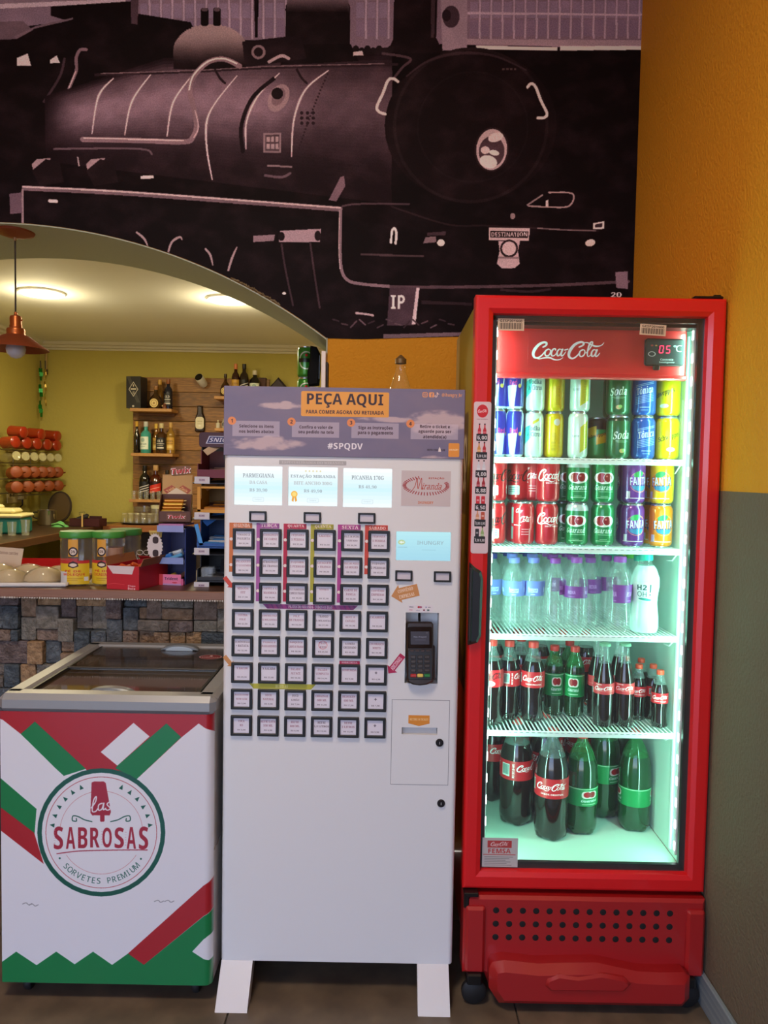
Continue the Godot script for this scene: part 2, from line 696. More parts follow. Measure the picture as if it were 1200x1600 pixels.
func mural_print() -> ImageTexture:
	var cv := Cv.new(2048, 1070, c8(21, 15, 17), 1.0)
	# drawn on the print's own grid of about 435 units a metre
	cv.m = Transform2D(Vector2(1.687, -0.0274), Vector2(0.0216, 1.652), Vector2(364, 190.3))
	var dark := c8(22, 15, 17)
	var soot := c8(33, 24, 27)
	# station roof and windows behind the engine
	cv.flat([-220, -120, 1010, -120, 1010, 30, -220, 40], c8(120, 102, 110))
	cv.flat([-220, 26, 210, 2, 420, -4, 1005, -4, 1005, 78, 690, 70, 560, 78, 440, 66, 300, 60, 100, 36, -220, 72], c8(116, 98, 108))
	cv.flat([-220, 26, 200, 6, 200, 0, -220, 17], c8(176, 158, 162))
	cv.flat([-220, -30, 1005, -60, 1005, -52, -220, -20], c8(60, 48, 54))
	for i in 46:
		var x := 222.0 + i * 17.6
		if (x > 445 and x < 550) or (x > 604 and x < 728):
			continue
		cv.flat([x, 8 - i * 0.1, x + 12, 8 - i * 0.1, x + 12.5, 30, x, 30], c8(126, 110, 126))
		cv.flat([x, 33, x + 12.5, 33, x + 12.5, 58, x, 58], c8(116, 99, 115))
		cv.flat([x + 13.5, -4, x + 16.5, -4, x + 16.5, 62, x + 13.5, 62], c8(158, 140, 150))
		cv.flat([x, -40, x + 12, -40, x + 12, 2, x, 2], c8(134, 118, 132))
	cv.flat([690, 20, 1005, 24, 1005, 27, 690, 24], c8(168, 150, 158))
	cv.flat([700, 62, 1005, 64, 1005, 76, 700, 70], c8(146, 126, 132))
	cv.flat([742, 72, 868, 75, 868, 80, 742, 78], c8(225, 208, 204))
	cv.flat([872, 73, 1005, 73, 1005, 79, 872, 80], c8(225, 208, 204))
	cv.flat([686, -10, 728, -10, 728, 80, 690, 80], c8(138, 120, 128))
	cv.disc(703, 28, 13, 17, c8(62, 48, 54))
	cv.disc(696, 26, 7, 9, c8(40, 30, 34))
	cv.flat([690, 82, 1010, 81, 1010, 560, 600, 560, 600, 84], c8(20, 14, 16))
	cv.flat([-220, 44, 40, 34, 60, 52, 30, 66, -220, 72], c8(92, 76, 82))
	# cab
	cv.flat([-220, 70, 30, 62, 60, 46, 110, 34, 84, 26, 84, 12, 210, 4, 212, 22, 300, 36, 318, 70, 300, 130, 80, 260, -220, 300], dark)
	cv.flat([30, 62, 58, 46, 118, 32, 118, 29, 60, 42, 26, 58], c8(104, 86, 92))
	cv.flat([208, 0, 220, 2, 218, 40, 208, 38], c8(72, 56, 62))
	for w: Array in [[30, 84, 22, 19], [81, 87, 16, 12], [-20, 90, 14, 20]]:
		cv.flat([w[0], w[1] + 7, w[0] + w[2] - 5, w[1], w[0] + w[2], w[1] + w[3], w[0], w[1] + w[3]], c8(196, 178, 176))
	cv.stroke([102, 156, 112, 134, 122, 110, 122, 92, 128, 79, 138, 78], 5.0, c8(112, 90, 95))
	cv.stroke([102, 155, 112, 133, 121, 112], 2.0, c8(180, 156, 156))
	cv.stroke([70, 160, 96, 120, 104, 92], 4.0, c8(58, 44, 49))
	# boiler: a long barrel, light along its upper side
	var n := FastNoiseLite.new()
	n.seed = 5
	n.frequency = 0.02
	for i in 270:
		var x := 72.0 + i * 2.0
		var f := (x - 72.0) / 540.0
		var top := lerpf(150, 84, minf(1.0, f * 2.6)) if f < 0.4 else lerpf(84, 80, (f - 0.4) / 0.6)
		top = maxf(top, 96.0 - f * 14.0)
		var bot := lerpf(252, 322, f)
		var dim := smoothstep(-0.03, 0.11, f) * (1.0 - 0.4 * smoothstep(0.62, 0.8, f))
		for j in 40:
			var g := j / 40.0
			var lit := 0.32 * smoothstep(0.0, 0.1, g) + 0.68 * exp(-pow((g - 0.33) / 0.23, 2.0)) - 0.25 * smoothstep(0.5, 0.9, g)
			lit = clampf(lit * dim * (1.0 + 0.16 * n.get_noise_2d(x * 1.4, j * 9.0)), 0, 1)
			var y := lerpf(top, bot, g)
			cv.flat([x, y, x + 2.4, y, x + 2.4, y + (bot - top) / 40.0 + 0.6, x, y + (bot - top) / 40.0 + 0.6], Color8(26, 17, 20).lerp(Color8(128, 104, 113), lit))
	cv.flat([60, 250, 610, 318, 610, 350, 60, 300], c8(20, 13, 15))
	for b: Array in [[180, 122, 156, 150, 145, 208], [238, 116, 208, 158, 196, 210], [300, 120, 272, 160, 262, 212], [372, 118, 338, 160, 324, 190, 324, 232, 332, 280], [438, 114, 404, 150, 386, 190, 385, 232], [514, 110, 478, 140, 460, 186, 456, 244]]:
		cv.stroke(b, [2.0, 4.6, 2.2], c8(152, 126, 130))
		cv.stroke(b, [0.8, 1.8, 0.6], c8(222, 198, 192))
	cv.stroke([430, 122, 396, 152, 378, 196, 380, 236], 6.0, c8(30, 21, 24))
	for r in 26:
		cv.disc(512 - r * 2.2 + r * r * 0.012, 116 + r * 5.0, 1.5, 1.5, c8(44, 32, 36))
	for q in 9:
		cv.disc(472 + (q % 3) * 9, 176 + floorf(q / 3.0) * 8, 2.6, 2.6, c8(38, 27, 31))
	# domes, whistles, chimney and the fittings on top
	for j in 36:
		var g := j / 36.0
		var half := 58.0 * sqrt(maxf(0.0, 1.0 - pow(1.0 - minf(1.0, g * 1.7), 2.0)))
		cv.flat([331 - half, 38 + g * 70, 331 + half, 38 + g * 70, 331 + half, 40.4 + g * 70, 331 - half, 40.4 + g * 70], Color8(150, 128, 126).lerp(Color8(26, 18, 20), smoothstep(0.15, 0.95, g)))
	for x: float in [322, 341]:
		cv.round_rect(x - 6, 14, 12, 28, 4, dark)
		cv.disc(x, 17, 5, 3, c8(84, 70, 74))
	cv.round_rect(447, -2, 100, 96, 18, c8(27, 19, 21))
	for j in 12:
		cv.round_rect(449, -2 + j * 2, 96, 8, 4, Color8(112, 94, 98).lerp(Color8(27, 19, 21), j / 11.0))
	cv.flat([440, 90, 450, 70, 548, 70, 560, 96, 440, 102], dark)
	cv.flat([616, -60, 684, -60, 680, 60, 692, 84, 604, 84, 614, 62], c8(26, 18, 20))
	cv.flat([672, -60, 680, -60, 677, 60, 672, 60], c8(58, 44, 48))
	cv.flat([398, -20, 406, -20, 404, 60, 400, 60], dark)
	cv.flat([380, 66, 470, 56, 480, 92, 384, 106], c8(30, 21, 24))
	cv.ring(405, 82, 7, 11, c8(120, 100, 102))
	cv.stroke([420, 98, 440, 88, 452, 92], 5.0, c8(160, 138, 138))
	for i in 7:
		cv.disc(556 + i * 9, 78 + (i % 2) * 3, 5, 6, c8(30, 22, 24))
	cv.flat([552, 82, 566, 80, 568, 87, 552, 88], c8(190, 170, 168))
	# hand rail and steam pipe
	cv.stroke([150, 117, 300, 112, 420, 106, 620, 101], 4.4, c8(44, 32, 36))
	cv.stroke([160, 115, 300, 110.6, 420, 104.4, 600, 100], 1.4, c8(116, 95, 98))
	for x: float in [347, 474]:
		cv.stroke([x - 10, 108, x - 2, 122, x + 6, 130], 3.6, c8(34, 24, 27))
	cv.stroke([378, 105, 352, 93, 326, 98, 304, 120, 298, 142, 304, 168, 308, 196, 302, 214, 288, 221, 220, 219, 130, 217], 8.0, c8(124, 100, 104))
	cv.stroke([372, 100, 350, 92, 326, 97, 304, 118, 297, 140], 2.6, c8(214, 190, 184))
	cv.stroke([288, 219, 220, 217, 132, 215], 2.4, c8(190, 164, 160))
	cv.stroke([306, 172, 311, 198, 304, 214], 2.0, c8(176, 150, 150))
	cv.disc(436, 153, 15, 23, c8(142, 118, 120), 0.5)
	cv.disc(436, 151, 9, 15, c8(112, 90, 94), 0.5)
	cv.disc(434, 146, 9, 9, c8(26, 18, 20))
	cv.rect(412, 207, 28, 31, c8(126, 104, 106))
	cv.rect(415, 210, 22, 25, c8(74, 58, 62))
	for q in 6:
		cv.rect(417 + (q % 3) * 7, 213 + floorf(q / 3.0) * 11, 5, 8, c8(150, 128, 128))
	# pumps and rods under the boiler
	cv.stroke([84, 232, 180, 231, 228, 233, 238, 240], 3.2, c8(92, 74, 79))
	for x: float in [50, 135]:
		cv.flat([x, 256, x + 8, 248, x + 30, 246, x + 24, 262, x + 2, 264], c8(146, 122, 124))
		cv.flat([x + 22, 248, x + 44, 252, x + 50, 284, x + 12, 290, x, 266], c8(30, 21, 23))
	cv.flat([220, 274, 240, 273, 241, 278, 220, 279], c8(196, 174, 170))
	cv.stroke([418, 258, 440, 259, 456, 260], 3.0, c8(120, 100, 102))
	cv.stroke([413, 273, 440, 276, 454, 270], 4.0, c8(88, 70, 75))
	cv.stroke([122, 244, 124, 258], 2.4, c8(150, 130, 130))
	cv.flat([514, 312, 532, 276, 538, 274, 540, 290, 526, 314], c8(108, 86, 92))
	# running board and frames
	cv.stroke([34, 293, 180, 300, 360, 313, 532, 326], 8.0, c8(104, 84, 88))
	cv.stroke([34, 291, 180, 298, 360, 311, 532, 324], 2.6, c8(182, 158, 154))
	cv.stroke([35, 294, 34, 350], 3.4, c8(132, 110, 112))
	cv.flat([14, 302, 32, 300, 34, 332, 15, 334], c8(96, 76, 84))
	cv.stroke([533, 326, 532, 380, 534, 420, 544, 438, 566, 444, 610, 448], 5.0, c8(118, 97, 101))
	cv.stroke([531, 328, 530, 384, 532, 420], 1.4, c8(178, 154, 152))
	cv.stroke([610, 448, 700, 449, 860, 446, 985, 440], 5.0, c8(74, 58, 62))
	cv.stroke([534, 322, 560, 318, 640, 318], 3.0, c8(70, 54, 58))
	cv.flat([438, 360, 502, 357, 500, 378, 436, 378], c8(150, 126, 130))
	cv.disc(440, 369, 5, 7, c8(30, 22, 24))
	cv.disc(497, 368, 5, 8, c8(30, 22, 24))
	cv.flat([396, 368, 430, 366, 428, 376, 396, 378], c8(122, 100, 104))
	cv.stroke([76, 313, 88, 314], 5.0, c8(196, 174, 170))
	for b: Array in [[212, 362, 224, 372, 230, 384], [262, 394, 268, 378, 280, 370, 284, 374], [320, 388, 328, 398, 332, 414], [356, 424, 362, 404, 370, 386]]:
		cv.stroke(b, [3.0, 4.0, 2.0], c8(146, 124, 124))
	cv.stroke([440, 380, 446, 420, 458, 478], 3.0, c8(58, 44, 48))
	cv.stroke([485, 378, 492, 430, 500, 482], 3.0, c8(58, 44, 48))
	cv.disc(444, 459, 3, 2.4, c8(210, 190, 184))
	# smokebox door with its lamp
	cv.disc(735, 196, 134, 118, c8(26, 18, 20))
	cv.ring(735, 196, 116, 121, c8(34, 25, 27))
	cv.ring(738, 198, 84, 87, c8(30, 22, 24))
	cv.stroke([634, 120, 668, 96, 716, 84, 770, 88, 820, 110], [2.0, 5.0, 2.0], c8(52, 39, 42))
	cv.stroke([596, 84, 640, 92, 628, 106, 612, 126], 4.0, c8(70, 54, 58))
	cv.disc(768, 233, 27, 35, c8(40, 29, 31), 0.06)
	cv.disc(768, 233, 24, 32, c8(168, 146, 144), 0.06)
	cv.disc(768, 236, 20, 24, c8(66, 50, 54), 0.06)
	cv.disc(763, 252, 14, 10, c8(206, 188, 182), 0.3)
	cv.disc(774, 214, 12, 7, c8(196, 176, 170), -0.3)
	cv.disc(758, 234, 7, 6, c8(186, 166, 160))
	cv.disc(772, 238, 8, 4, c8(236, 222, 212), 0.2)
	cv.stroke([622, 128, 614, 123, 606, 126, 598, 146, 589, 166, 592, 174, 602, 178], 4.6, c8(205, 184, 178))
	cv.stroke([822, 137, 828, 131, 835, 136, 844, 158, 853, 176, 850, 183, 839, 184], 4.6, c8(205, 184, 178))
	for i in 4:
		cv.flat([783 + i * 6, 107, 787 + i * 6, 107, 787 + i * 6, 110, 783 + i * 6, 110], c8(72, 58, 58))
	# buffer beam: plate, emblem, lamps and rods
	cv.stroke([612, 322, 700, 350, 760, 352, 840, 356, 936, 360], 3.0, c8(36, 26, 28))
	cv.stroke([824, 320, 848, 304], 2.6, c8(130, 110, 108))
	cv.stroke([826, 321, 862, 323, 890, 321, 895, 302, 858, 300], 2.6, c8(150, 128, 124))
	cv.flat([853, 313, 857, 311, 858, 322, 853, 322], c8(190, 170, 164))
	cv.disc(802, 337, 4, 5, c8(130, 110, 108))
	cv.stroke([840, 356, 890, 359, 932, 360], 2.0, c8(116, 98, 98))
	cv.flat([928, 348, 945, 345, 945, 357, 928, 358], c8(206, 186, 178))
	cv.flat([931, 350, 942, 348, 942, 354, 931, 355], c8(48, 36, 40))
	cv.disc(924, 379, 8, 5.5, c8(200, 178, 168), -0.2)
	cv.stroke([612, 380, 613, 362, 617, 356, 620, 364, 619, 380], 4.0, c8(206, 186, 182))
	cv.flat([666, 370, 682, 369, 683, 378, 662, 380], c8(112, 92, 94))
	cv.flat([668, 363, 698, 361, 697, 367, 668, 368], c8(60, 46, 50))
	cv.disc(690, 379, 6, 5.5, c8(206, 186, 178))
	cv.stroke([564, 397, 620, 399, 662, 400], 3.4, c8(66, 52, 54))
	cv.flat([765, 355, 829, 356, 828, 376, 765, 375], c8(176, 154, 150))
	cv.flat([767, 360, 827, 361, 826, 371, 767, 370], c8(34, 24, 26))
	cv.text("DESTINATION", 797, 365.6, 7, c8(190, 168, 164), "sans bold", 56)
	cv.flat([780, 376, 814, 376, 811, 392, 814, 412, 806, 419, 786, 419, 778, 412, 782, 392], c8(170, 148, 146))
	cv.ring(797, 388, 11, 14, c8(34, 24, 26))
	cv.disc(797, 388, 10, 11, c8(182, 160, 156))
	cv.flat([780, 401, 813, 401, 813, 404, 780, 404], c8(120, 100, 100))
	cv.stroke([784, 453, 830, 456, 862, 452], 4.0, c8(48, 36, 40))
	cv.flat([610, 450, 652, 450, 648, 510, 606, 510], c8(66, 51, 57))
	cv.flat([652, 450, 657, 450, 651, 508, 645, 508], c8(186, 164, 162))
	cv.text("IP", 623, 472.5, 22, c8(214, 196, 190), "sans bold", 22)
	cv.stroke([556, 490, 574, 492, 584, 494], 3.4, c8(160, 138, 138))
	cv.flat([660, 470, 740, 474, 740, 478, 660, 476], c8(44, 33, 36))
	cv.flat([964, 425, 984, 424, 984, 452, 966, 450], c8(112, 93, 100))
	cv.text("20", 966, 461, 8, c8(206, 186, 180), "sans bold", 17)
	for i in 14:
		cv.stroke([520 + i * 14, 500 + (i % 3) * 7, 530 + i * 14, 503 + (i % 2) * 6], 2.4, c8(52 + (i % 4) * 12, 40 + (i % 4) * 10, 44 + (i % 4) * 10))
	cv.flat([600, 524, 740, 520, 740, 526, 600, 531], c8(96, 80, 84))
	# soften as a photograph blown up to wall size is
	cv.im.resize(1180, 616, Image.INTERPOLATE_BILINEAR)
	cv.im.resize(2048, 1070, Image.INTERPOLATE_CUBIC)
	cv.haze(0.035, 0.012, 8)
	cv.grain(0.14, 0.22, 3)
	cv.levels(0.016, 1.38)
	return cv.tex()


func freezer_print() -> ImageTexture:
	var white := c8(226, 224, 228)
	var green := c8(14, 122, 66)
	var red := c8(168, 30, 40)
	var deep := c8(10, 84, 68)
	var cv := Cv.new(660, 868, white)
	# drawn on the print's own grid of about 600 units a metre
	cv.m = Transform2D(Vector2(2.003, -0.0376), Vector2(-0.0021, 2.0485), Vector2(0, -2277))
	cv.flat([-5, 1090, 345, 1090, 345, 1140, 331, 1147, 309, 1131, 283, 1152, 212, 1218, 158, 1222, 132, 1200, 33, 1147, 5, 1125, -5, 1134], red)
	cv.flat([33, 1147, 55, 1128, 134, 1201, 99, 1212], green)
	cv.flat([-5, 1122, 5, 1125, 101, 1213, 57, 1265, -5, 1212], white)
	cv.flat([157, 1175, 208, 1130, 233, 1151, 183, 1196], white)
	cv.flat([183, 1196, 259, 1131, 282, 1152, 213, 1217, 180, 1200], green)
	cv.flat([-5, 1210, 57, 1263, 53, 1310, -5, 1256], green)
	cv.flat([-5, 1256, 53, 1300, 68, 1349, -5, 1292], red)
	# zigzag foot
	cv.flat([-5, 1508, 24, 1487, 56, 1508.5, 87, 1487, 116, 1507, 145, 1487, 175, 1508, 200, 1490, 225, 1508, 330, 1422, 345, 1410, 345, 1560, -5, 1560], green)
	cv.flat([200, 1490, 327, 1375, 345, 1362, 345, 1408, 328, 1423, 225, 1508], red)
	cv.flat([301, 1487, 323, 1463, 345, 1452, 345, 1496, 324, 1502], white)
	# round badge
	cv.disc(158, 1300, 100, 100, deep)
	cv.disc(158, 1300, 93, 93, white)
	cv.ring(158, 1300, 86.2, 87, red)
	cv.ring(158, 1300, 64.4, 65, c8(200, 120, 122), PI * 1.02, PI * 1.98)
	cv.ring(158, 1300, 64.4, 65, c8(200, 120, 122), PI * 0.18, PI * 0.82)
	for i in 6:
		for s: float in [-1.0, 1.0]:
			var a := -PI / 2 + s * (0.42 + i * 0.2)
			var o := Vector2(158, 1300) + Vector2(cos(a), sin(a)) * 77
			var e := Vector2(cos(a), sin(a))
			var f := Vector2(-e.y, e.x)
			cv.poly([o + e * 4.5, o - e * 3 + f * 3.2, o - e * 3 - f * 3.2], deep)
	var pink := c8(162, 36, 58)
	cv.flat([143, 1222, 147, 1220.5, 162, 1220.5, 165, 1223, 173, 1268, 171, 1273, 144, 1273, 141, 1269], pink)
	cv.round_rect(156, 1270, 7, 13, 2, pink)
	cv.stroke([142, 1262, 149, 1252, 150, 1244, 146, 1250, 144, 1266, 149, 1267, 153, 1262], 2.0, white)
	cv.stroke([160, 1254, 154, 1257, 154, 1265, 159, 1263, 162, 1254, 161, 1264, 165, 1262], 2.0, white)
	cv.stroke([171, 1252, 167, 1256, 172, 1262, 168, 1265, 164, 1263], 2.0, white)
	for s: float in [-1.0, 1.0]:
		cv.stroke([158 + s * 14, 1283, 158 + s * 26, 1280, 158 + s * 36, 1275, 158 + s * 44, 1274, 158 + s * 45, 1281, 158 + s * 39, 1282, 158 + s * 39, 1278], 1.6, deep)
	var word := "SABROSAS"
	for i in 8:
		var x := 91.0 + i * 19.0
		cv.text(word[i], x, 1307.5 - 0.02 * pow(i - 3.6, 2.0) * 4.0 + absf(i - 3.5) * 0.5, 30 + absf(i - 3.5) * 1.6, pink, "sans bold", 14.5)
	for i in 26:
		cv.rect(84 + fmod(i * 37.0, 148.0), 1296 + fmod(i * 13.0, 24.0), 2.2, 0.6, c8(206, 150, 160))
	cv.stroke([88, 1333, 120, 1329, 160, 1327.5, 200, 1327, 230, 1327], 1.5, pink)
	cv.arc_text("SORVETES PREMIUM", 158, 1300, 75.5, 9, deep, PI / 2, 0.108, false, "sans")
	cv.disc(93, 1340, 1.5, 1.5, deep)
	cv.disc(220, 1341, 1.5, 1.5, deep)
	for q: Array in [[40, 1412], [50, 1414], [247, 1408], [263, 1408]]:
		cv.stroke([q[0] - 6, q[1], q[0], q[1] - 2, q[0] + 4, q[1] + 1, q[0] + 9, q[1] - 1], 1.4, c8(150, 150, 152))
	return cv.tex()


func header_print() -> ImageTexture:
	# 0.622 m by 0.179 m, 1600 units a metre
	var cv := Cv.new(995, 287, c8(120, 112, 138))
	var n := FastNoiseLite.new()
	n.seed = 11
	n.frequency = 0.006
	n.fractal_octaves = 5
	for y in cv.im.get_height():
		for x in cv.im.get_width():
			var p := Vector2(x, y) / 2.0
			var d := 0.0
			for b: Array in [[880, 140, 150, 62], [860, 120, 70, 40], [165, 238, 190, 32], [205, 222, 60, 26], [240, 78, 130, 16], [255, 70, 34, 14], [700, 128, 170, 14], [880, 286, 70, 14]]:
				var e := Vector2((p.x - b[0]) / b[2], (p.y - b[1]) / b[3])
				d = maxf(d, 1.0 - e.length_squared())
			var g := smoothstep(-0.05, 0.8, d + 0.8 * n.get_noise_2d(x * 0.9, y * 1.9)) * smoothstep(0.0, 0.4, d)
			var base := Color8(112, 106, 136).lerp(Color8(132, 118, 140), 0.5 + 0.5 * n.get_noise_2d(x * 0.3, y * 0.5))
			cv.im.set_pixel(x, y, base.lerp(Color8(206, 180, 182), g * 0.85))
	var ink := c8(48, 22, 32)
	var amber := c8(232, 160, 62)
	cv.round_rect(318, 16, 364, 104, 6, amber)
	cv.text("PEÇA AQUI", 500, 54, 60, ink, "sans bold", 316)
	cv.text("PARA COMER AGORA OU RETIRADA", 500, 101, 15, ink, "sans bold", 322)
	var box := c8(206, 190, 204, 150)
	var lines := [["Selecione os itens", "nos botões abaixo"], ["Confira o valor de", "seu pedido na tela"], ["Siga as instruções", "para o pagamento"], ["Retire o ticket e", "aguarde para ser", "atendido(a)"]]
	for i in 4:
		var x: float = [34, 281, 528, 774][i]
		cv.rect(x, 144, 196, 64, box)
		cv.disc(x - 2, 144, 17, 17, c8(230, 140, 78))
		cv.text(str(i + 1), x - 2, 144, 15, ink)
		var l: Array = lines[i]
		for j in l.size():
			var low: bool = l[j].contains("ç") or l[j].contains("p") or l[j].contains("g") or l[j].contains("(")
			cv.text(l[j], x + 100, (176 if l.size() == 2 else 176) + (j - (l.size() - 1) * 0.5) * 22, 17 if low else 13.5, ink, "sans bold", [[142, 144], [138, 146], [142, 146], [124, 136, 96]][i][j])
	cv.text("#SPQDV", 503, 245, 32, c8(240, 234, 240), "sans bold", 146)
	cv.round_rect(932, 222, 45, 58, 5, c8(232, 150, 50))
	cv.text("IHUNGRY", 954, 250, 7, c8(250, 226, 196), "sans bold", 38)
	cv.text("FEITO COM", 866, 252, 8, c8(40, 26, 40), "sans bold", 44)
	cv.text("PUB", 908, 252, 8, c8(40, 26, 40), "sans bold", 20)
	cv.flat([890, 259, 891, 248, 895, 238, 900, 248, 901, 259], c8(238, 226, 220))
	var o := c8(238, 160, 100)
	cv.round_rect(820, 12, 21, 21, 5, o)
	cv.round_rect(823, 15, 15, 15, 3, c8(122, 112, 136))
	cv.ring(830.5, 22.5, 3, 5, o)
	cv.round_rect(847, 12, 21, 21, 5, o)
	cv.text("f", 859, 24, 16, c8(122, 112, 136))
	cv.stroke([880, 12, 880, 28, 875, 31, 871, 28, 874, 24], 3.0, c8(236, 200, 186))
	cv.stroke([880, 12, 884, 18, 888, 19], 3.0, c8(236, 200, 186))
	cv.text("@ihungry_br", 942, 24, 19, o, "sans bold", 84)
	return cv.tex()


var dishes := [
	["VIRADO À|PAULISTA|R$ 32,90", "STROGONOFF|DE CARNE|R$ 35,90", "FEIJOADA|1 PESSOA|R$ 35,90", "LASANHA||R$ 32,90", "FILÉ DE PEIXE|TÁRTARO|R$ 36,90", "FEIJOADA|1 PESSOA|R$ 35,90"],
	["PICADINHO|C/ LEGUMES|R$ 34,90", "STROGONOFF|DE FRANGO|R$ 33,90", "FEIJOADA|2 PESSOAS|R$ 65,90", "ESPAGUETE|+ FRANGO|R$ 30,90", "FILÉ DE PEIXE|AO MOLHO|R$ 36,90", "FEIJOADA|2 PESSOAS|R$ 65,90"],
	["MIRANDA|FIT|R$ 27,90", "COSTELA C/|MANDIOCA|R$ 39,90", "FILÉ PARMEGIANA|CARNE OU FRANGO|R$ 39,90", "NHOQUE||R$ 32,90", "CARNE DE|PANELA|R$ 36,90", "CONVÊNIO|EMPRESAS|R$ 28,90"],
	["CONTRA|FILÉ|R$ 42,90", "CONTRA FILÉ|À MILANESA|R$ 39,90", "FILÉ|DE FRANGO|R$ 33,90", "FRANGO|À MILANESA|R$ 37,90", "BIFE À|CAVALO|R$ 38,90", "CALABRESA||R$ 32,90"],
	["ALMÔNDEGAS|+ BATATA|R$ 32,90", "FRANGO À|PASSARINHO|R$ 33,90", "PANQUECA|CARNE OU FRANGO|R$ 30,90", "PRATO|KIDS|R$ 25,90", "SALMÃO|GRELHADO|R$ 49,90", "CHURRASCO|MISTO|R$ 39,90"],
	["X BACON||R$ 29,90", "X SALADA||R$ 25,90", "SALADA|ALFACE|R$ 10,90", "SALADA|COMPLETA|R$ 24,90", "SOBREMESA||R$ 9,90", "+||R$ 4,90"],
	["ÁGUA COM/|SEM GÁS|R$ 5,90", "SUCO|NATURAL|R$ 8,90", "SUCO|LIMÃO|R$ 7,90", "ORIGINAL|600 ML|R$ 14,90", "HEINEKEN|600 ML|R$ 17,90", "+||R$ 7,90"],
	["COCA|KS|R$ 5,90", "REFRI LATA|350 ML|R$ 6,90", "REFRI|600 ML|R$ 8,90", "REFRI|1,5 LITROS|R$ 13,90", "REFRI|2 LITROS|R$ 15,90", "+||R$ 9,90"]]


func menu_print() -> ImageTexture:
	var cv := Cv.new(768, 1024, c8(228, 220, 228))
	for r in 8:
		for c in 6:
			var l: PackedStringArray = dishes[r][c].split("|")
			var x := c * 128.0 + 64
			var y := r * 128.0
			var ink := c8(150, 84, 104) if (r * 5 + c * 3) % 4 != 0 else c8(92, 62, 74)
			for j in 3:
				if l[j] == "":
					continue
				if l[j] == "+":
					cv.rect(x - 10, y + 45, 20, 6, c8(84, 70, 84))
					cv.rect(x - 3, y + 38, 6, 20, c8(84, 70, 84))
					continue
				cv.text(l[j], x, y + [30, 62, 100][j], [17, 17, 14][j], ink if j < 2 else c8(110, 90, 102), "serif bold", minf(112.0, l[j].length() * [12.0, 12.0, 9.0][j]))
			if r == 4 and c == 3:
				cv.ring(x, y + 46, 30, 33, c8(214, 80, 84))
	return cv.tex()


func screens_print() -> ImageTexture:
	# three dish screens and the order screen, one above the other
	var cv := Cv.new(512, 1600, c8(214, 240, 248))
	var grey := c8(150, 160, 162)
	for i in 3:
		var y := i * 400.0
		for s in 10:
			cv.rect(0, y + s * 40.0, 512, 40, Color8(204, 238, 246).lerp(Color8(244, 247, 248), absf(s - 5.0) / 5.0))
		var l: Array = [["PARMEGIANA", "DA CASA", "R$ 39,90"], ["ESTAÇÃO MIRANDA", "BIFE ANCHO 300G", "R$ 49,90"], ["PICANHA 170G", "", "R$ 41,90"]][i]
		cv.text(l[0], 256, y + 96, 48 if i == 1 else 42, c8(132, 138, 140), "serif bold", [335, 470, 340][i])
		if l[1]:
			cv.text(l[1], 256, y + 166, 34, c8(176, 176, 172), "serif bold", [190, 400, 0][i])
		cv.text(l[2], 256, y + (248 if i != 2 else 192), 40, grey, "serif bold", 190)
		cv.round_rect(196, y + 322, 120, 44, 8, c8(196, 214, 220))
		cv.round_rect(200, y + 326, 112, 36, 6, c8(226, 242, 246))
		cv.text("Comprar", 256, y + 344, 18, c8(190, 206, 212))
		if i == 1:
			for s in 5:
				cv.disc(180 + s * 38, y + 42, 9, 9, c8(222, 206, 150))
			cv.disc(62, y + 282, 34, 34, c8(238, 178, 40))
			cv.disc(62, y + 282, 22, 22, c8(250, 212, 110))
			cv.flat([42, y + 306, 62, y + 316, 54, y + 362, 34, y + 350], c8(226, 160, 40))
			cv.flat([64, y + 316, 84, y + 306, 92, y + 350, 72, y + 362], c8(226, 160, 40))
	cv.rect(0, 1200, 512, 400, c8(170, 232, 242))
	for s in 8:
		cv.rect(0, 1200 + s * 50.0, 512, 50, Color8(186, 238, 246).lerp(Color8(168, 222, 240), s / 7.0))
	cv.disc(50, 1350, 34, 34, c8(190, 208, 150))
	cv.flat([26, 1350, 52, 1328, 52, 1342, 74, 1342, 74, 1358, 52, 1358, 52, 1372], c8(236, 246, 236))
	cv.text("CANCELAR PEDIDO", 58, 1420, 12, c8(140, 176, 186), "sans bold", 90)
	cv.text("IHUNGRY", 322, 1352, 52, c8(150, 168, 176), "sans", 250)
	cv.rect(244, 1450, 130, 4, c8(146, 190, 204))
	return cv.tex()


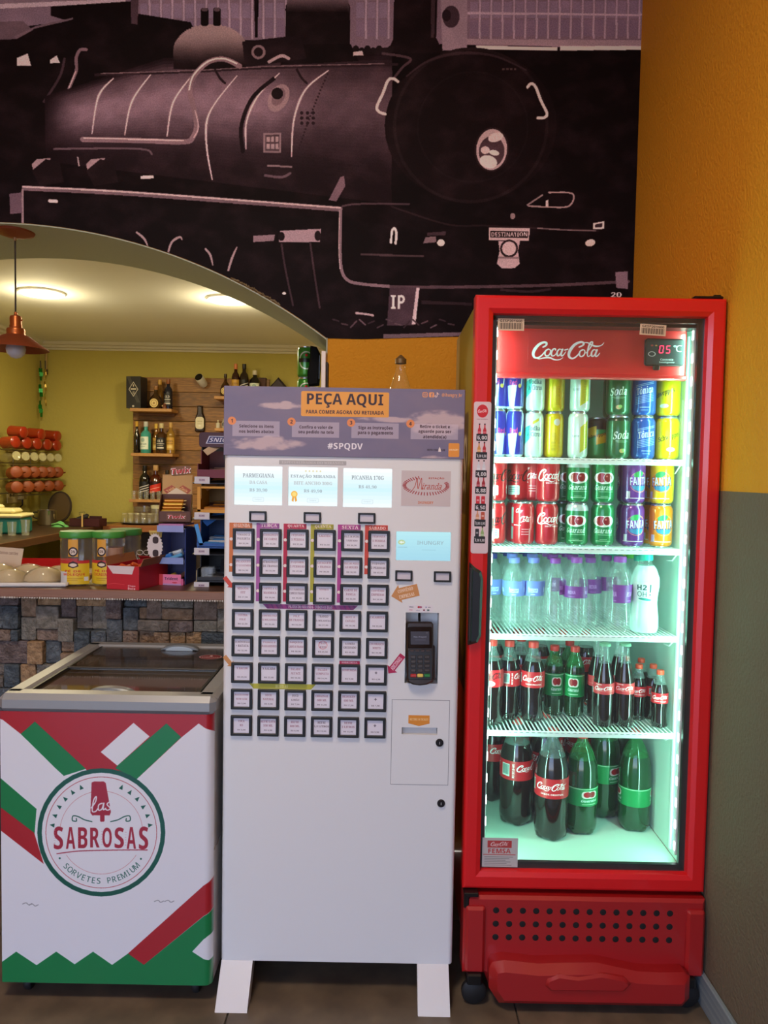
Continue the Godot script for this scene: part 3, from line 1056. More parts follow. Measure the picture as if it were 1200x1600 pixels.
# stickers of the kiosk on one sheet; the rectangles are in 1024ths
func sticker_print() -> ImageTexture:
	var cv := Cv.new(1024, 512, c8(220, 214, 220))
	var cols := [c8(206, 112, 48), c8(170, 90, 160), c8(186, 26, 62), c8(176, 168, 40), c8(178, 62, 140), c8(206, 66, 44)]
	var words := ["SEGUNDA", "TERÇA", "QUARTA", "QUINTA", "SEXTA", "SÁBADO"]
	for i in 6:
		cv.rect(i * 170, 0, 170, 40, cols[i])
		for q in 26:
			cv.rect(i * 170 + fmod(q * 53.0, 160.0), fmod(q * 17.0, 36.0), 14, 4, (cols[i] as Color).darkened(0.12 + 0.02 * (q % 5)))
		cv.text(words[i], i * 170 + 92, 20, 30 if i in [1, 5] else 26, c8(250, 232, 226), "serif bold", 122)
	# banners
	cv.rect(0, 44, 1024, 44, c8(116, 32, 112))
	for q in 20:
		cv.flat([q * 52, 44, q * 52 + 30, 44, q * 52 + 60, 88, q * 52 + 20, 88], c8(134 + (q % 3) * 12, 40 + (q % 4) * 10, 120))
	cv.text("PRATOS DO MIRANDA - TODOS OS DIAS", 512, 66, 26, c8(244, 224, 240), "serif bold", 470)
	cv.rect(0, 92, 512, 44, c8(186, 180, 52))
	cv.text("BEBIDAS", 250, 114, 26, c8(230, 226, 150), "serif bold", 96)
	cv.rect(516, 92, 256, 44, c8(184, 28, 74))
	cv.text("SOBREMESA", 644, 114, 26, c8(250, 214, 224), "serif bold", 200)
	cv.rect(776, 92, 246, 120, c8(222, 140, 40))
	cv.text("RETIRE O TICKET", 899, 138, 24, c8(246, 216, 160), "serif bold", 214)
	# arrows
	cv.rect(0, 140, 380, 200, c8(204, 140, 78))
	cv.text("CONVÊNIO", 208, 205, 44, c8(248, 224, 200), "serif bold", 210)
	cv.text("EMPRESAS", 208, 272, 38, c8(248, 224, 200), "serif bold", 210)
	cv.rect(384, 140, 380, 120, c8(180, 22, 76))
	cv.text("ADICIONAIS", 590, 200, 40, c8(250, 214, 226), "sans bold", 240)
	# cards taken
	cv.rect(384, 264, 380, 120, c8(226, 220, 224))
	cv.text("VISA", 440, 300, 22, c8(50, 48, 90), "sans bold", 66)
	cv.disc(552, 300, 20, 18, c8(190, 36, 50))
	cv.disc(580, 300, 20, 18, c8(176, 90, 120))
	cv.disc(660, 300, 12, 12, c8(150, 150, 190))
	cv.text("elo", 708, 300, 20, c8(60, 56, 70))
	cv.text("PIX", 436, 350, 18, c8(190, 90, 110), "sans bold", 46)
	cv.text("sodexo", 540, 352, 14, c8(120, 120, 160))
	cv.disc(630, 350, 13, 15, c8(120, 30, 50))
	cv.round_rect(676, 336, 34, 28, 5, c8(80, 110, 110))
	# station badge: the word on an oval of railway track
	cv.rect(768, 216, 256, 200, c8(206, 192, 192))
	for i in 46:
		var a := TAU * i / 46
		var o := Vector2(896 + cos(a) * 112, 300 + sin(a) * 46)
		if a > PI * 1.42 and a < PI * 1.86:
			continue
		var e := Vector2(cos(a), sin(a))
		cv.stroke([o.x - e.x * 8, o.y - e.y * 8, o.x + e.x * 8, o.y + e.y * 8], 5.0, c8(160, 52, 50))
	cv.text("iranda", 928, 303, 36, c8(176, 56, 40), "serif", 104, 0.0, 0.3)
	cv.stroke([826, 326, 840, 300, 850, 258, 855, 318, 872, 258, 874, 318, 882, 314], 3.2, c8(176, 56, 40))
	cv.text("ESTAÇÃO", 950, 258, 14, c8(176, 56, 40), "sans bold", 80)
	cv.text("IHUNGRY", 896, 396, 16, c8(206, 110, 66), "sans bold", 80)
	cv.rect(0, 344, 380, 40, c8(176, 172, 172))
	cv.text("ESPECIALIDADES DO MIRANDA", 190, 364, 22, c8(206, 202, 202), "serif bold", 350)
	# vertical day bars: six strips with white dots
	for i in 6:
		var n := 2 if i in [0, 5] else 3
		cv.rect(i * 60, 390, 60, 122, cols[i])
	return cv.tex()


func price_strip_print() -> ImageTexture:
	# 128 x 1024: a column of drinks with their prices
	var cv := Cv.new(128, 1024, c8(222, 200, 204))
	cv.disc(64, 58, 44, 44, c8(206, 20, 30))
	script_logo(cv, 27, 46, 74, Color.WHITE)
	cv.text("SABOR QUE REFRESCA", 64, 114, 6, c8(160, 90, 100), "sans bold", 88)
	var ys := [212, 336, 460, 572, 688, 796, 912]
	var prices := ["6,00", "8,00", "4,00", "8,88", "6,50", "8,00", "8,00"]
	for i in 7:
		var y: float = ys[i]
		for s: float in [-1.0, 1.0]:
			var x := 64 + s * 21
			var c: Color = [c8(196, 24, 40), c8(214, 150, 70) if s < 0 else c8(186, 30, 40), c8(214, 214, 222), c8(160, 20, 34), c8(206, 30, 44), c8(214, 150, 110) if s < 0 else c8(190, 80, 50), c8(36, 30, 34) if s < 0 else c8(150, 176, 110)][i]
			if i == 4 or (i == 5 and s > 0) or (i == 6 and s < 0):
				cv.round_rect(x - 15, y - 52, 30, 58, 6, c)
				cv.rect(x - 9, y - 30, 18, 12, c.lightened(0.5))
			else:
				cv.flat([x - 5, y - 60, x + 5, y - 60, x + 5, y - 44, x + 13, y - 26, x + 13, y + 6, x - 13, y + 6, x - 13, y - 26, x - 5, y - 44], c)
				cv.rect(x - 6, y - 70, 12, 10, c8(60, 20, 26))
				cv.rect(x - 12, y - 16, 24, 12, c.lightened(0.35))
		cv.round_rect(20, y, 88, 48, 4, c8(24, 18, 20))
		cv.text(prices[i] if i not in [1, 5, 6] else "8,00 8,00", 66, y + 28, 30 if i not in [1, 5, 6] else 22, c8(226, 220, 222), "sans bold", 74)
		cv.text("R$", 30, y + 16, 8, c8(200, 190, 190), "sans bold", 10)
	return cv.tex()


# labels that go round a can or bottle, the middle of the picture facing forwards
func can_print(kind: String) -> ImageTexture:
	var cv := Cv.new(384, 224, c8(200, 200, 200))
	match kind:
		"energy":
			cv.rect(0, 0, 384, 224, c8(36, 42, 150))
			for i in 3:
				var x := i * 128.0 + 60
				cv.flat([x - 46, 112, x + 18, 106, x + 2, 224, x - 30, 224], c8(206, 212, 226))
				cv.flat([x + 56, 0, x + 70, 0, x + 52, 112, x + 44, 112], c8(206, 212, 226))
			cv.text("Red", 182, 96, 30, c8(220, 60, 140), "sans bold", 50)
			cv.text("Red", 56, 96, 30, c8(220, 60, 140), "sans bold", 50)
			cv.disc(226, 112, 12, 10, c8(214, 180, 90))
			cv.rect(0, 214, 384, 10, c8(200, 208, 220))
		"vodka":
			cv.rect(0, 0, 384, 224, c8(206, 224, 218))
			for x: float in [150.0, 342.0, -42.0]:
				cv.flat([x - 40, 80, x + 20, 60, x + 20, 128, x - 40, 170], c8(70, 190, 184))
				cv.flat([x + 30, 44, x + 70, 26, x + 70, 40, x + 30, 60], c8(206, 190, 60))
			cv.text("Vodka", 190, 78, 24, c8(40, 84, 96), "serif bold", 84)
			cv.text("& Citrus", 192, 108, 24, c8(40, 84, 96), "serif bold", 90)
		"yellow":
			cv.rect(0, 0, 384, 224, c8(222, 196, 10))
			cv.disc(200, 44, 20, 18, c8(216, 216, 206))
			for i in 16:
				cv.rect(168, 100 + i * 6, 26, 2, c8(150, 126, 10))
				cv.rect(212, 84 + i * 7, 22, 2, c8(190, 164, 6))
		"citrus":
			cv.rect(0, 0, 384, 224, c8(206, 220, 210))
			for x: float in [206.0, 14.0]:
				cv.flat([x - 20, 70, x + 40, 30, x + 40, 170, x - 20, 200], c8(196, 192, 50))
			for i in 14:
				cv.rect(206, 66 + i * 8, 26, 2.4, c8(150, 150, 50))
			cv.text("Spritz", 158, 116, 16, c8(60, 90, 80), "serif")
		"ginger":
			cv.rect(0, 0, 384, 224, c8(36, 150, 76))
			cv.rect(0, 0, 384, 60, c8(24, 34, 32))
			for x: float in [0.0, 192.0]:
				cv.flat([x, 92, x + 192, 40, x + 192, 96, x, 148], c8(206, 170, 20))
			cv.text("Schweppes", 196, 96, 24, c8(30, 34, 14), "serif bold", 116, -0.24, 0.2)
			cv.text("Schweppes", 4, 96, 24, c8(30, 34, 14), "serif bold", 116, -0.24, 0.2)
		"soda":
			cv.rect(0, 0, 384, 224, c8(14, 92, 50))
			cv.rect(0, 0, 384, 20, c8(10, 60, 40))
			cv.text("Soda", 192, 96, 46, c8(206, 224, 206), "serif bold", 92, -0.06, 0.25)
			cv.rect(156, 128, 70, 3, c8(130, 180, 140))
			cv.rect(166, 135, 50, 3, c8(110, 170, 120))
			cv.disc(192, 184, 15, 12, c8(206, 180, 120))
			cv.disc(200, 180, 10, 9, c8(150, 200, 120))
		"tonic":
			cv.rect(0, 0, 384, 224, c8(14, 84, 176))
			for x: float in [192.0, 0.0, 384.0]:
				for q in 4:
					cv.flat([x - 50, 62 + q * 8, x + 50, 40 + q * 8, x + 50, 43 + q * 8, x - 50, 65 + q * 8], c8(170, 200, 230))
				cv.flat([x - 56, 74, x + 56, 50, x + 56, 104, x - 56, 124], c8(14, 84, 176))
				cv.text("Tônica", x, 88, 40, c8(226, 234, 240), "serif bold", 92, -0.18, 0.2)
				for q in 5:
					cv.flat([x - 50, 128 + q * 9, x + 50, 106 + q * 9, x + 50, 109 + q * 9, x - 50, 131 + q * 9], c8(150, 190, 230))
				cv.rect(x - 26, 180, 52, 4, c8(190, 214, 236))
				cv.rect(x - 20, 196, 40, 3, c8(150, 190, 230))
		"tonicyellow":
			cv.rect(0, 0, 384, 224, c8(232, 206, 10))
			for x: float in [196.0, 4.0, 388.0]:
				cv.text("Schweppes", x, 104, 36, c8(24, 40, 30), "serif bold", 124, -0.3, 0.2)
				cv.disc(x + 8, 172, 24, 12, c8(244, 240, 200))
		"cola":
			cv.rect(0, 0, 384, 224, c8(196, 22, 38))
			for x: float in [116.0, -268.0]:
				script_logo(cv, x, 40, 236, Color.WHITE)
				cv.text("SABOR ORIGINAL", x + 96, 122, 8, Color.WHITE)
			for q: float in [88.0, 280.0]:
				cv.rect(q, 60, 4, 150, c8(230, 150, 156))
				cv.rect(q + 7, 90, 3, 120, c8(220, 120, 130))
		"colazero":
			cv.rect(0, 0, 384, 224, c8(196, 24, 34))
			for x: float in [116.0, -268.0]:
				script_logo(cv, x, 46, 236, c8(40, 8, 14))
			for x: float in [190.0, 382.0, -2.0]:
				cv.round_rect(x - 40, 140, 72, 54, 6, c8(222, 232, 224))
				for q in 3:
					cv.rect(x - 30, 150 + q * 12, 50, 3, c8(90, 150, 140))
		"colaside":
			cv.rect(0, 0, 384, 224, c8(196, 22, 38))
			for x: float in [190.0, -2.0, 382.0]:
				script_logo(cv, x - 44, 24, 84, Color.WHITE, "first")
				script_logo(cv, x - 84, 66, 128, Color.WHITE, "second")
				cv.flat([x - 54, 116, x - 14, 118, x - 10, 122, x - 54, 121], Color.WHITE)
				cv.rect(x + 34, 136, 5, 80, c8(236, 180, 184))
				for q in 3:
					cv.rect(x - 8, 140 + q * 14, 40, 3, c8(240, 190, 196))
				cv.rect(x - 94, 20, 34, 90, c8(170, 176, 176))
				cv.rect(x - 94, 128, 34, 70, c8(140, 150, 150))
		"guarana", "guaranatop":
			cv.rect(0, 0, 384, 224, c8(6, 122, 66))
			if kind == "guaranatop":
				cv.rect(0, 0, 384, 34, c8(190, 198, 200))
			for x: float in [192.0, 0.0, 384.0]:
				cv.disc(x, 88, 58, 34, Color.WHITE)
				cv.disc(x, 90, 53, 29, c8(232, 226, 216))
				cv.flat([x - 60, 52, x + 60, 52, x + 60, 66, x + 30, 60, x - 30, 60, x - 60, 70], c8(6, 122, 66))
				cv.disc(x - 16, 88, 25, 26, c8(150, 16, 30))
				cv.disc(x + 18, 88, 25, 26, c8(206, 214, 206))
				cv.disc(x + 18, 88, 22, 23, c8(140, 14, 28))
				cv.disc(x + 10, 80, 6, 5, c8(214, 120, 120))
				cv.text("Guaraná", x, 142, 30, c8(224, 238, 224), "serif bold", 104, 0.0, 0.25)
				cv.rect(x - 30, 164, 84, 3, c8(150, 206, 160))
				cv.rect(x - 40, 198, 80, 3, c8(190, 226, 190))
				cv.rect(x - 20, 190, 40, 3, c8(150, 206, 160))
		"grape", "orange", "orangeyellow":
			cv.rect(0, 0, 384, 224, {"grape": c8(104, 42, 130), "orange": c8(226, 128, 10), "orangeyellow": c8(226, 176, 20)}[kind])
			if kind == "orangeyellow":
				cv.disc(236, 100, 60, 90, c8(234, 208, 20))
			for x: float in [206.0, 14.0, 398.0]:
				cv.disc(x, 108, 56, 58, c8(236, 160, 110) if kind != "grape" else c8(220, 140, 120))
				cv.disc(x - 2, 108, 52, 54, c8(226, 122, 20) if kind != "grape" else c8(120, 50, 146))
				cv.disc(x - 8, 66, 28, 16, c8(50, 160, 90), -0.3)
				cv.flat([x - 46, 128, x + 46, 128, x + 32, 150, x, 160, x - 34, 148], c8(60, 130, 170))
				cv.text("FANTA", x, 104, 52, c8(30, 40, 120), "sans bold", 112, -0.06)
				cv.text("FANTA", x - 1, 102, 44, c8(226, 234, 244), "sans bold", 104, -0.06)
			cv.rect(130, 196, 120, 4, c8(230, 220, 220))
			cv.rect(136, 160, 20, 40, c8(200, 190, 210))
		"beer":
			cv.rect(0, 0, 384, 224, c8(60, 140, 40))
			for x: float in [192.0, 0.0]:
				cv.disc(x, 100, 60, 70, c8(214, 224, 206))
				cv.disc(x, 100, 50, 60, c8(50, 130, 40))
				cv.rect(x - 62, 84, 124, 30, c8(30, 40, 30))
				cv.disc(x, 60, 10, 10, c8(200, 30, 30))
	return cv.tex()


func bottle_print(kind: String) -> ImageTexture:
	var cv := Cv.new(384, 96, c8(200, 30, 40))
	for x: float in [128.0, 320.0, -64.0]:
		match kind:
			"cola":
				script_logo(cv, x + 4, 20, 124, Color.WHITE)
				cv.text("SABOR ORIGINAL", x + 70, 76, 8, Color.WHITE)
				cv.rect(x - 30, 18, 22, 56, c8(214, 220, 216))
				for q in 7:
					cv.rect(x - 28 + q * 3, 22, 1.6, 46, c8(40, 60, 60))
			"side":
				cv.rect(x + 14, 16, 32, 62, c8(210, 220, 212))
				for q in 8:
					cv.rect(x + 17 + q * 3.3, 20, 1.8, 50, c8(40, 70, 66))
				cv.text("RECICLE-ME", x + 60, 48, 8, Color.WHITE, "sans bold", 70, -PI / 2)
				script_logo(cv, x + 70, 14, 120, Color.WHITE)
			"colazero":
				script_logo(cv, x + 4, 14, 124, c8(30, 6, 10))
				cv.disc(x + 60, 76, 22, 14, Color.WHITE)
			"guarana":
				cv.rect(x - 64, 0, 192, 96, c8(8, 132, 70))
				cv.rect(x - 64, 4, 192, 3, c8(190, 220, 190))
				cv.round_rect(x + 32, 16, 64, 38, 14, c8(226, 222, 210))
				cv.disc(x + 54, 34, 15, 15, c8(170, 24, 30))
				cv.disc(x + 74, 34, 15, 15, c8(150, 18, 26))
				cv.text("Guaraná", x + 64, 66, 15, Color.WHITE, "serif bold", 66, 0, 0.25)
				cv.rect(x + 34, 84, 60, 3, c8(190, 226, 190))
			"glass":
				cv.rect(x - 64, 0, 192, 96, c8(206, 60, 66))
				script_logo(cv, x + 4, 24, 124, Color.WHITE)
				cv.rect(x + 14, 8, 40, 6, c8(240, 214, 210))
				cv.rect(x - 64, 66, 192, 4, c8(230, 120, 120))
			"fresh":
				cv.rect(x - 64, 0, 192, 96, c8(116, 126, 206))
				cv.text("frescca", x + 64, 56, 38, c8(226, 232, 248), "sans bold", 110)
				cv.rect(x + 40, 84, 50, 4, c8(226, 232, 248))
			"grapewater":
				cv.rect(x - 64, 0, 192, 96, c8(122, 52, 138))
				cv.text("ROXA", x + 64, 50, 26, c8(190, 140, 206), "sans bold", 84)
				cv.rect(x + 30, 84, 70, 3, c8(180, 120, 196))
	return cv.tex()


func misc_print() -> ImageTexture:
	# small labels of one kind each, in cells of 128 x 128
	var cv := Cv.new(1024, 1024, c8(220, 214, 206))
	var cell := func(i: int) -> void: cv.m = Transform2D(0.0, Vector2((i % 8) * 128, (i / 8) * 128))
	# 0, 1: barcode stickers on the fridge glass
	for i in 2:
		cell.call(i)
		cv.rect(0, 0, 128, 128, c8(214, 192, 164))
		cv.text("GESP201660", 64, 26, 26, c8(60, 44, 36), "sans bold", 104)
		for q in 26:
			cv.rect(10 + q * 4.2, 46, 1.2 + (q * 7) % 3, 64, c8(50, 36, 30))
	# 2: paper notice low on the fridge door
	cell.call(2)
	cv.rect(0, 0, 128, 128, c8(190, 184, 178))
	cv.rect(20, 14, 84, 30, c8(176, 60, 58))
	script_logo(cv, 30, 18, 64, c8(236, 220, 214))
	cv.text("FEMSA", 62, 58, 20, c8(186, 60, 58), "sans bold", 78)
	cv.rect(6, 72, 112, 3, c8(186, 70, 66))
	for q in 6:
		cv.rect(10, 82 + q * 7, 100 - (q * 13) % 30, 2.6, c8(130, 126, 124))
	# 3: technical label on the fridge wall
	cell.call(3)
	cv.rect(0, 0, 128, 128, c8(196, 216, 196))
	for q in 22:
		cv.rect(10, 6 + q * 5.4, 96 - (q * 29) % 60, 2, c8(110, 140, 120))
	cv.rect(4, 74, 3, 50, c8(110, 140, 120))
	# 4: price tag
	cell.call(4)
	cv.rect(0, 0, 128, 128, c8(212, 204, 208))
	cv.rect(34, 30, 60, 60, c8(186, 166, 182))
	cv.text("5,00", 64, 60, 26, c8(90, 70, 90), "sans bold", 50)
	# 5: whisky gift box
	cell.call(5)
	cv.rect(0, 0, 128, 128, c8(30, 30, 34))
	for q in 5:
		cv.stroke([4 + q * 6, -4, 124 + q * 6 - 30, 104], 1.2, c8(130, 124, 112))
	cv.flat([64, 22, 106, 52, 64, 82, 22, 52], c8(190, 184, 170))
	cv.flat([64, 27, 99, 52, 64, 77, 29, 52], c8(30, 30, 34))
	cv.text("18", 64, 66, 12, c8(200, 190, 170))
	cv.rect(40, 48, 48, 6, c8(200, 190, 170))
	cv.disc(64, 38, 5, 5, c8(200, 190, 170))
	cv.disc(62, 118, 10, 4, c8(190, 184, 170))
	# 6: oval label, 7: dark label with light lines, 8: pale label, 9: red slanted, 10: gold
	cell.call(6)
	cv.rect(0, 0, 128, 128, c8(210, 186, 110))
	cv.disc(64, 64, 46, 46, c8(150, 110, 50))
	cv.disc(64, 64, 38, 38, c8(214, 192, 120))
	cv.disc(64, 66, 16, 16, c8(160, 120, 60))
	cell.call(7)
	cv.rect(0, 0, 128, 128, c8(26, 24, 28))
	cv.text("OLD", 64, 36, 26, c8(214, 208, 196), "serif bold", 60)
	cv.rect(20, 60, 88, 8, c8(200, 194, 180))
	cv.rect(30, 80, 68, 5, c8(170, 160, 140))
	cv.rect(24, 98, 80, 14, c8(206, 200, 186))
	cell.call(8)
	cv.rect(0, 0, 128, 128, c8(214, 224, 206))
	cv.disc(64, 34, 22, 20, c8(150, 176, 160))
	cv.text("DRY GIN", 64, 74, 16, c8(70, 110, 100), "serif bold", 84)
	cv.rect(36, 96, 56, 3, c8(110, 150, 136))
	cell.call(9)
	cv.rect(0, 0, 128, 128, c8(40, 14, 12))
	cv.flat([0, 44, 128, 14, 128, 84, 0, 114], c8(206, 50, 32))
	cv.stroke([16, 76, 110, 52], 5.0, c8(240, 170, 150))
	cell.call(10)
	cv.rect(0, 0, 128, 128, c8(196, 150, 60))
	cv.text("RESERVA", 64, 40, 18, c8(80, 50, 20), "serif bold", 92)
	cv.rect(20, 60, 88, 5, c8(100, 66, 24))
	cv.rect(28, 80, 72, 30, c8(226, 196, 120))
	# 11: slanted white stripe on black
	cell.call(11)
	cv.rect(0, 0, 128, 128, c8(20, 16, 18))
	for q in 3:
		cv.flat([0, 60 + q * 22, 128, 26 + q * 22, 128, 34 + q * 22, 0, 68 + q * 22], c8(206, 200, 196))
	# 12: sweets jar label
	for i in 2:
		cell.call(12 + i)
		cv.rect(0, 0, 128, 128, c8(226, 190, 40))
		cv.rect(0, 0, 128, 18, c8(196, 50, 50))
		cv.rect(0, 60, 40 if i == 0 else 0, 68, c8(206, 206, 206))
		cv.flat([64, 4, 80, 14, 84, 32, 64, 42, 44, 32, 48, 14], c8(60, 24, 20))
		cv.disc(64, 25, 14, 9, c8(232, 214, 190))
		cv.text("PÉ DE" if i == 0 else "PÉ DE", 62, 56, 14, c8(206, 60, 30), "sans bold", 62)
		cv.text("MOLEQUE" if i == 0 else "COCADINHA", 66, 76, 15, c8(206, 60, 30), "sans bold", 84)
		cv.rect(40, 94, 60, 5, c8(196, 150, 20))
		cv.rect(40, 104, 40, 4, c8(196, 150, 20))
		cv.rect(104, 88, 18, 22, c8(226, 226, 220))
	# 14: neck seal of the jar
	cell.call(14)
	cv.rect(0, 0, 128, 128, c8(222, 160, 50))
	cv.disc(64, 90, 60, 34, c8(40, 22, 18))
	cv.disc(64, 90, 42, 23, c8(226, 206, 190))
	cv.text("DN", 64, 90, 22, c8(60, 24, 20), "sans bold", 52)
	# 16.. sweets: 16 Twix lid, 17 Twix front, 18 header, 19 gum, 20 mint bars, 21 red box front
	cell.call(16)
	cv.rect(0, 0, 128, 128, c8(196, 150, 84))
	cv.flat([4, 96, 40, 64, 56, 80, 20, 122], c8(170, 70, 40))
	cv.flat([124, 96, 88, 64, 72, 80, 108, 122], c8(170, 70, 40))
	cv.flat([20, 122, 60, 82, 108, 122], c8(226, 206, 176))
	cv.text("Twix", 34, 92, 16, c8(236, 190, 120), "sans bold", 40, -0.75)
	cv.text("Twix", 94, 92, 16, c8(236, 190, 120), "sans bold", 40, 0.75)
	cell.call(17)
	cv.rect(0, 0, 128, 128, c8(120, 70, 40))
	cv.text("Twix", 64, 62, 64, Color.WHITE, "sans bold", 116, 0, 0.15)
	cv.text("Twix", 64, 62, 54, c8(206, 30, 50), "sans bold", 106, 0, 0.15)
	cell.call(18)
	cv.rect(0, 0, 128, 128, c8(66, 22, 34))
	cv.flat([16, 30, 128, 30, 128, 98, 4, 98], c8(206, 206, 226))
	cv.flat([19, 36, 128, 36, 128, 92, 9, 92], c8(40, 40, 100))
	cv.text("SNICKERS", 78, 64, 38, c8(226, 224, 236), "sans bold", 118, 0, 0.15)
	cell.call(19)
	cv.rect(0, 0, 128, 128, c8(232, 120, 160))
	cv.rect(0, 0, 30, 128, c8(196, 50, 60))
	cv.text("Trident", 74, 50, 34, c8(40, 26, 60), "sans bold", 70)
	cv.disc(92, 96, 14, 8, c8(206, 40, 60))
	cv.rect(30, 108, 98, 20, c8(190, 150, 200))
	cell.call(20)
	cv.rect(0, 0, 128, 128, c8(30, 28, 32))
	cv.text("HALLS", 70, 40, 26, c8(226, 226, 230), "sans bold", 76)
	cv.text("HALLS", 74, 88, 26, c8(226, 226, 230), "sans bold", 76)
	cell.call(21)
	cv.rect(0, 0, 128, 128, c8(192, 28, 44))
	cv.flat([2, 0, 110, 0, 100, 44, 26, 44], c8(222, 206, 206))
	cv.text("Chupa", 98, 106, 12, c8(240, 220, 220), "sans bold", 28)
	cv.text("Doce", 98, 119, 12, c8(240, 220, 220), "sans bold", 28)
	cv.stroke([0, 104, 30, 96, 70, 100], 2.0, c8(226, 90, 90))
	# 22: card terminal screen, 23: thermostat face
	cell.call(22)
	cv.rect(0, 0, 128, 128, c8(70, 58, 72))
	cv.text("No Papel", 64, 56, 20, c8(186, 180, 206), "sans bold", 84)
	cv.rect(30, 80, 70, 5, c8(120, 110, 136))
	cv.disc(110, 16, 6, 4, c8(150, 140, 150))
	cell.call(23)
	cv.rect(0, 0, 128, 128, c8(18, 20, 26))
	cv.text("Controle", 72, 102, 12, c8(206, 200, 200), "sans bold", 44)
	cv.text("Inteligente", 72, 117, 12, c8(206, 200, 200), "sans bold", 52)
	cv.ring(20, 74, 10, 13, c8(190, 170, 170))
	cv.text("C", 112, 44, 34, c8(206, 200, 200), "sans", 20)
	cv.ring(98, 32, 3, 5, c8(206, 200, 200))
	cv.disc(20, 30, 5, 5, c8(150, 40, 40))
	cv.disc(34, 30, 4, 4, c8(190, 120, 60))
	# 24: plaque label, 25: freezer lid badge, 26: card with a written line, 27: clear water print
	cell.call(24)
	cv.rect(0, 0, 128, 128, c8(214, 204, 170))
	cv.text("CERVEJA", 64, 50, 16, c8(150, 140, 90), "serif bold", 80)
	cv.rect(30, 70, 68, 4, c8(170, 160, 110))
	cv.disc(64, 92, 18, 10, c8(226, 220, 200))
	cell.call(25)
	cv.rect(0, 0, 128, 128, c8(110, 16, 26))
	cv.ring(64, 64, 56, 60, c8(226, 206, 206))
	cv.text("SABROSAS", 64, 76, 22, c8(226, 200, 200), "sans bold", 90)
	cv.flat([58, 26, 70, 26, 72, 52, 56, 52], c8(226, 200, 200))
	cell.call(26)
	cv.rect(0, 0, 128, 128, c8(206, 186, 160))
	cv.text("Aceitamos cartões", 60, 22, 13, c8(110, 80, 70), "serif", 96)
	# 28: side panel of the fridge
	cell.call(28)
	cv.rect(0, 0, 128, 128, c8(150, 132, 40))
	cv.flat([0, 0, 24, 0, 24, 128, 0, 128], c8(186, 170, 110))
	cv.flat([30, 22, 34, 14, 38, 60, 40, 110, 30, 116], c8(60, 46, 20))
	cv.round_rect(54, 34, 40, 34, 4, c8(36, 26, 22))
	cv.text("IS!", 74, 51, 20, c8(226, 220, 200), "sans bold", 26)
	cv.flat([76, 84, 104, 70, 104, 88, 76, 102], c8(110, 92, 20))
	cv.flat([0, 128, 0, 106, 48, 100, 110, 128], c8(40, 22, 18))
	# 29: leaf-green beer label, 30: H2 print, 31: ribbed yellow
	cell.call(30)
	cv.rect(0, 0, 128, 128, c8(214, 240, 232))
	cv.text("H2", 46, 36, 34, c8(20, 70, 76), "sans bold", 52)
	cv.text("OH", 46, 80, 34, c8(20, 70, 76), "sans", 52)
	cv.rect(88, 16, 8, 52, c8(20, 70, 76))
	cv.rect(88, 78, 8, 10, c8(20, 70, 76))
	cv.disc(64, 114, 40, 8, c8(50, 150, 140), 0.1)
	cv.m = Transform2D()
	return cv.tex()


func cell(i: int) -> Rect2:
	return Rect2((i % 8) / 8.0 + 0.002, (i / 8) / 8.0 + 0.002, 0.121, 0.121)


# ---------- the setting ----------
const ARC := Vector3(-1.42, 0.255, 2.02)   # centre x, centre y and radius of the arch


func arc_points(r: float, x0: float, x1: float, n: int) -> Array:
	var p := []
	for i in n + 1:
		var x := lerpf(x0, x1, float(i) / n)
		p.append(Vector2(x, ARC.y + sqrt(r * r - (x - ARC.x) * (x - ARC.x))))
	return p


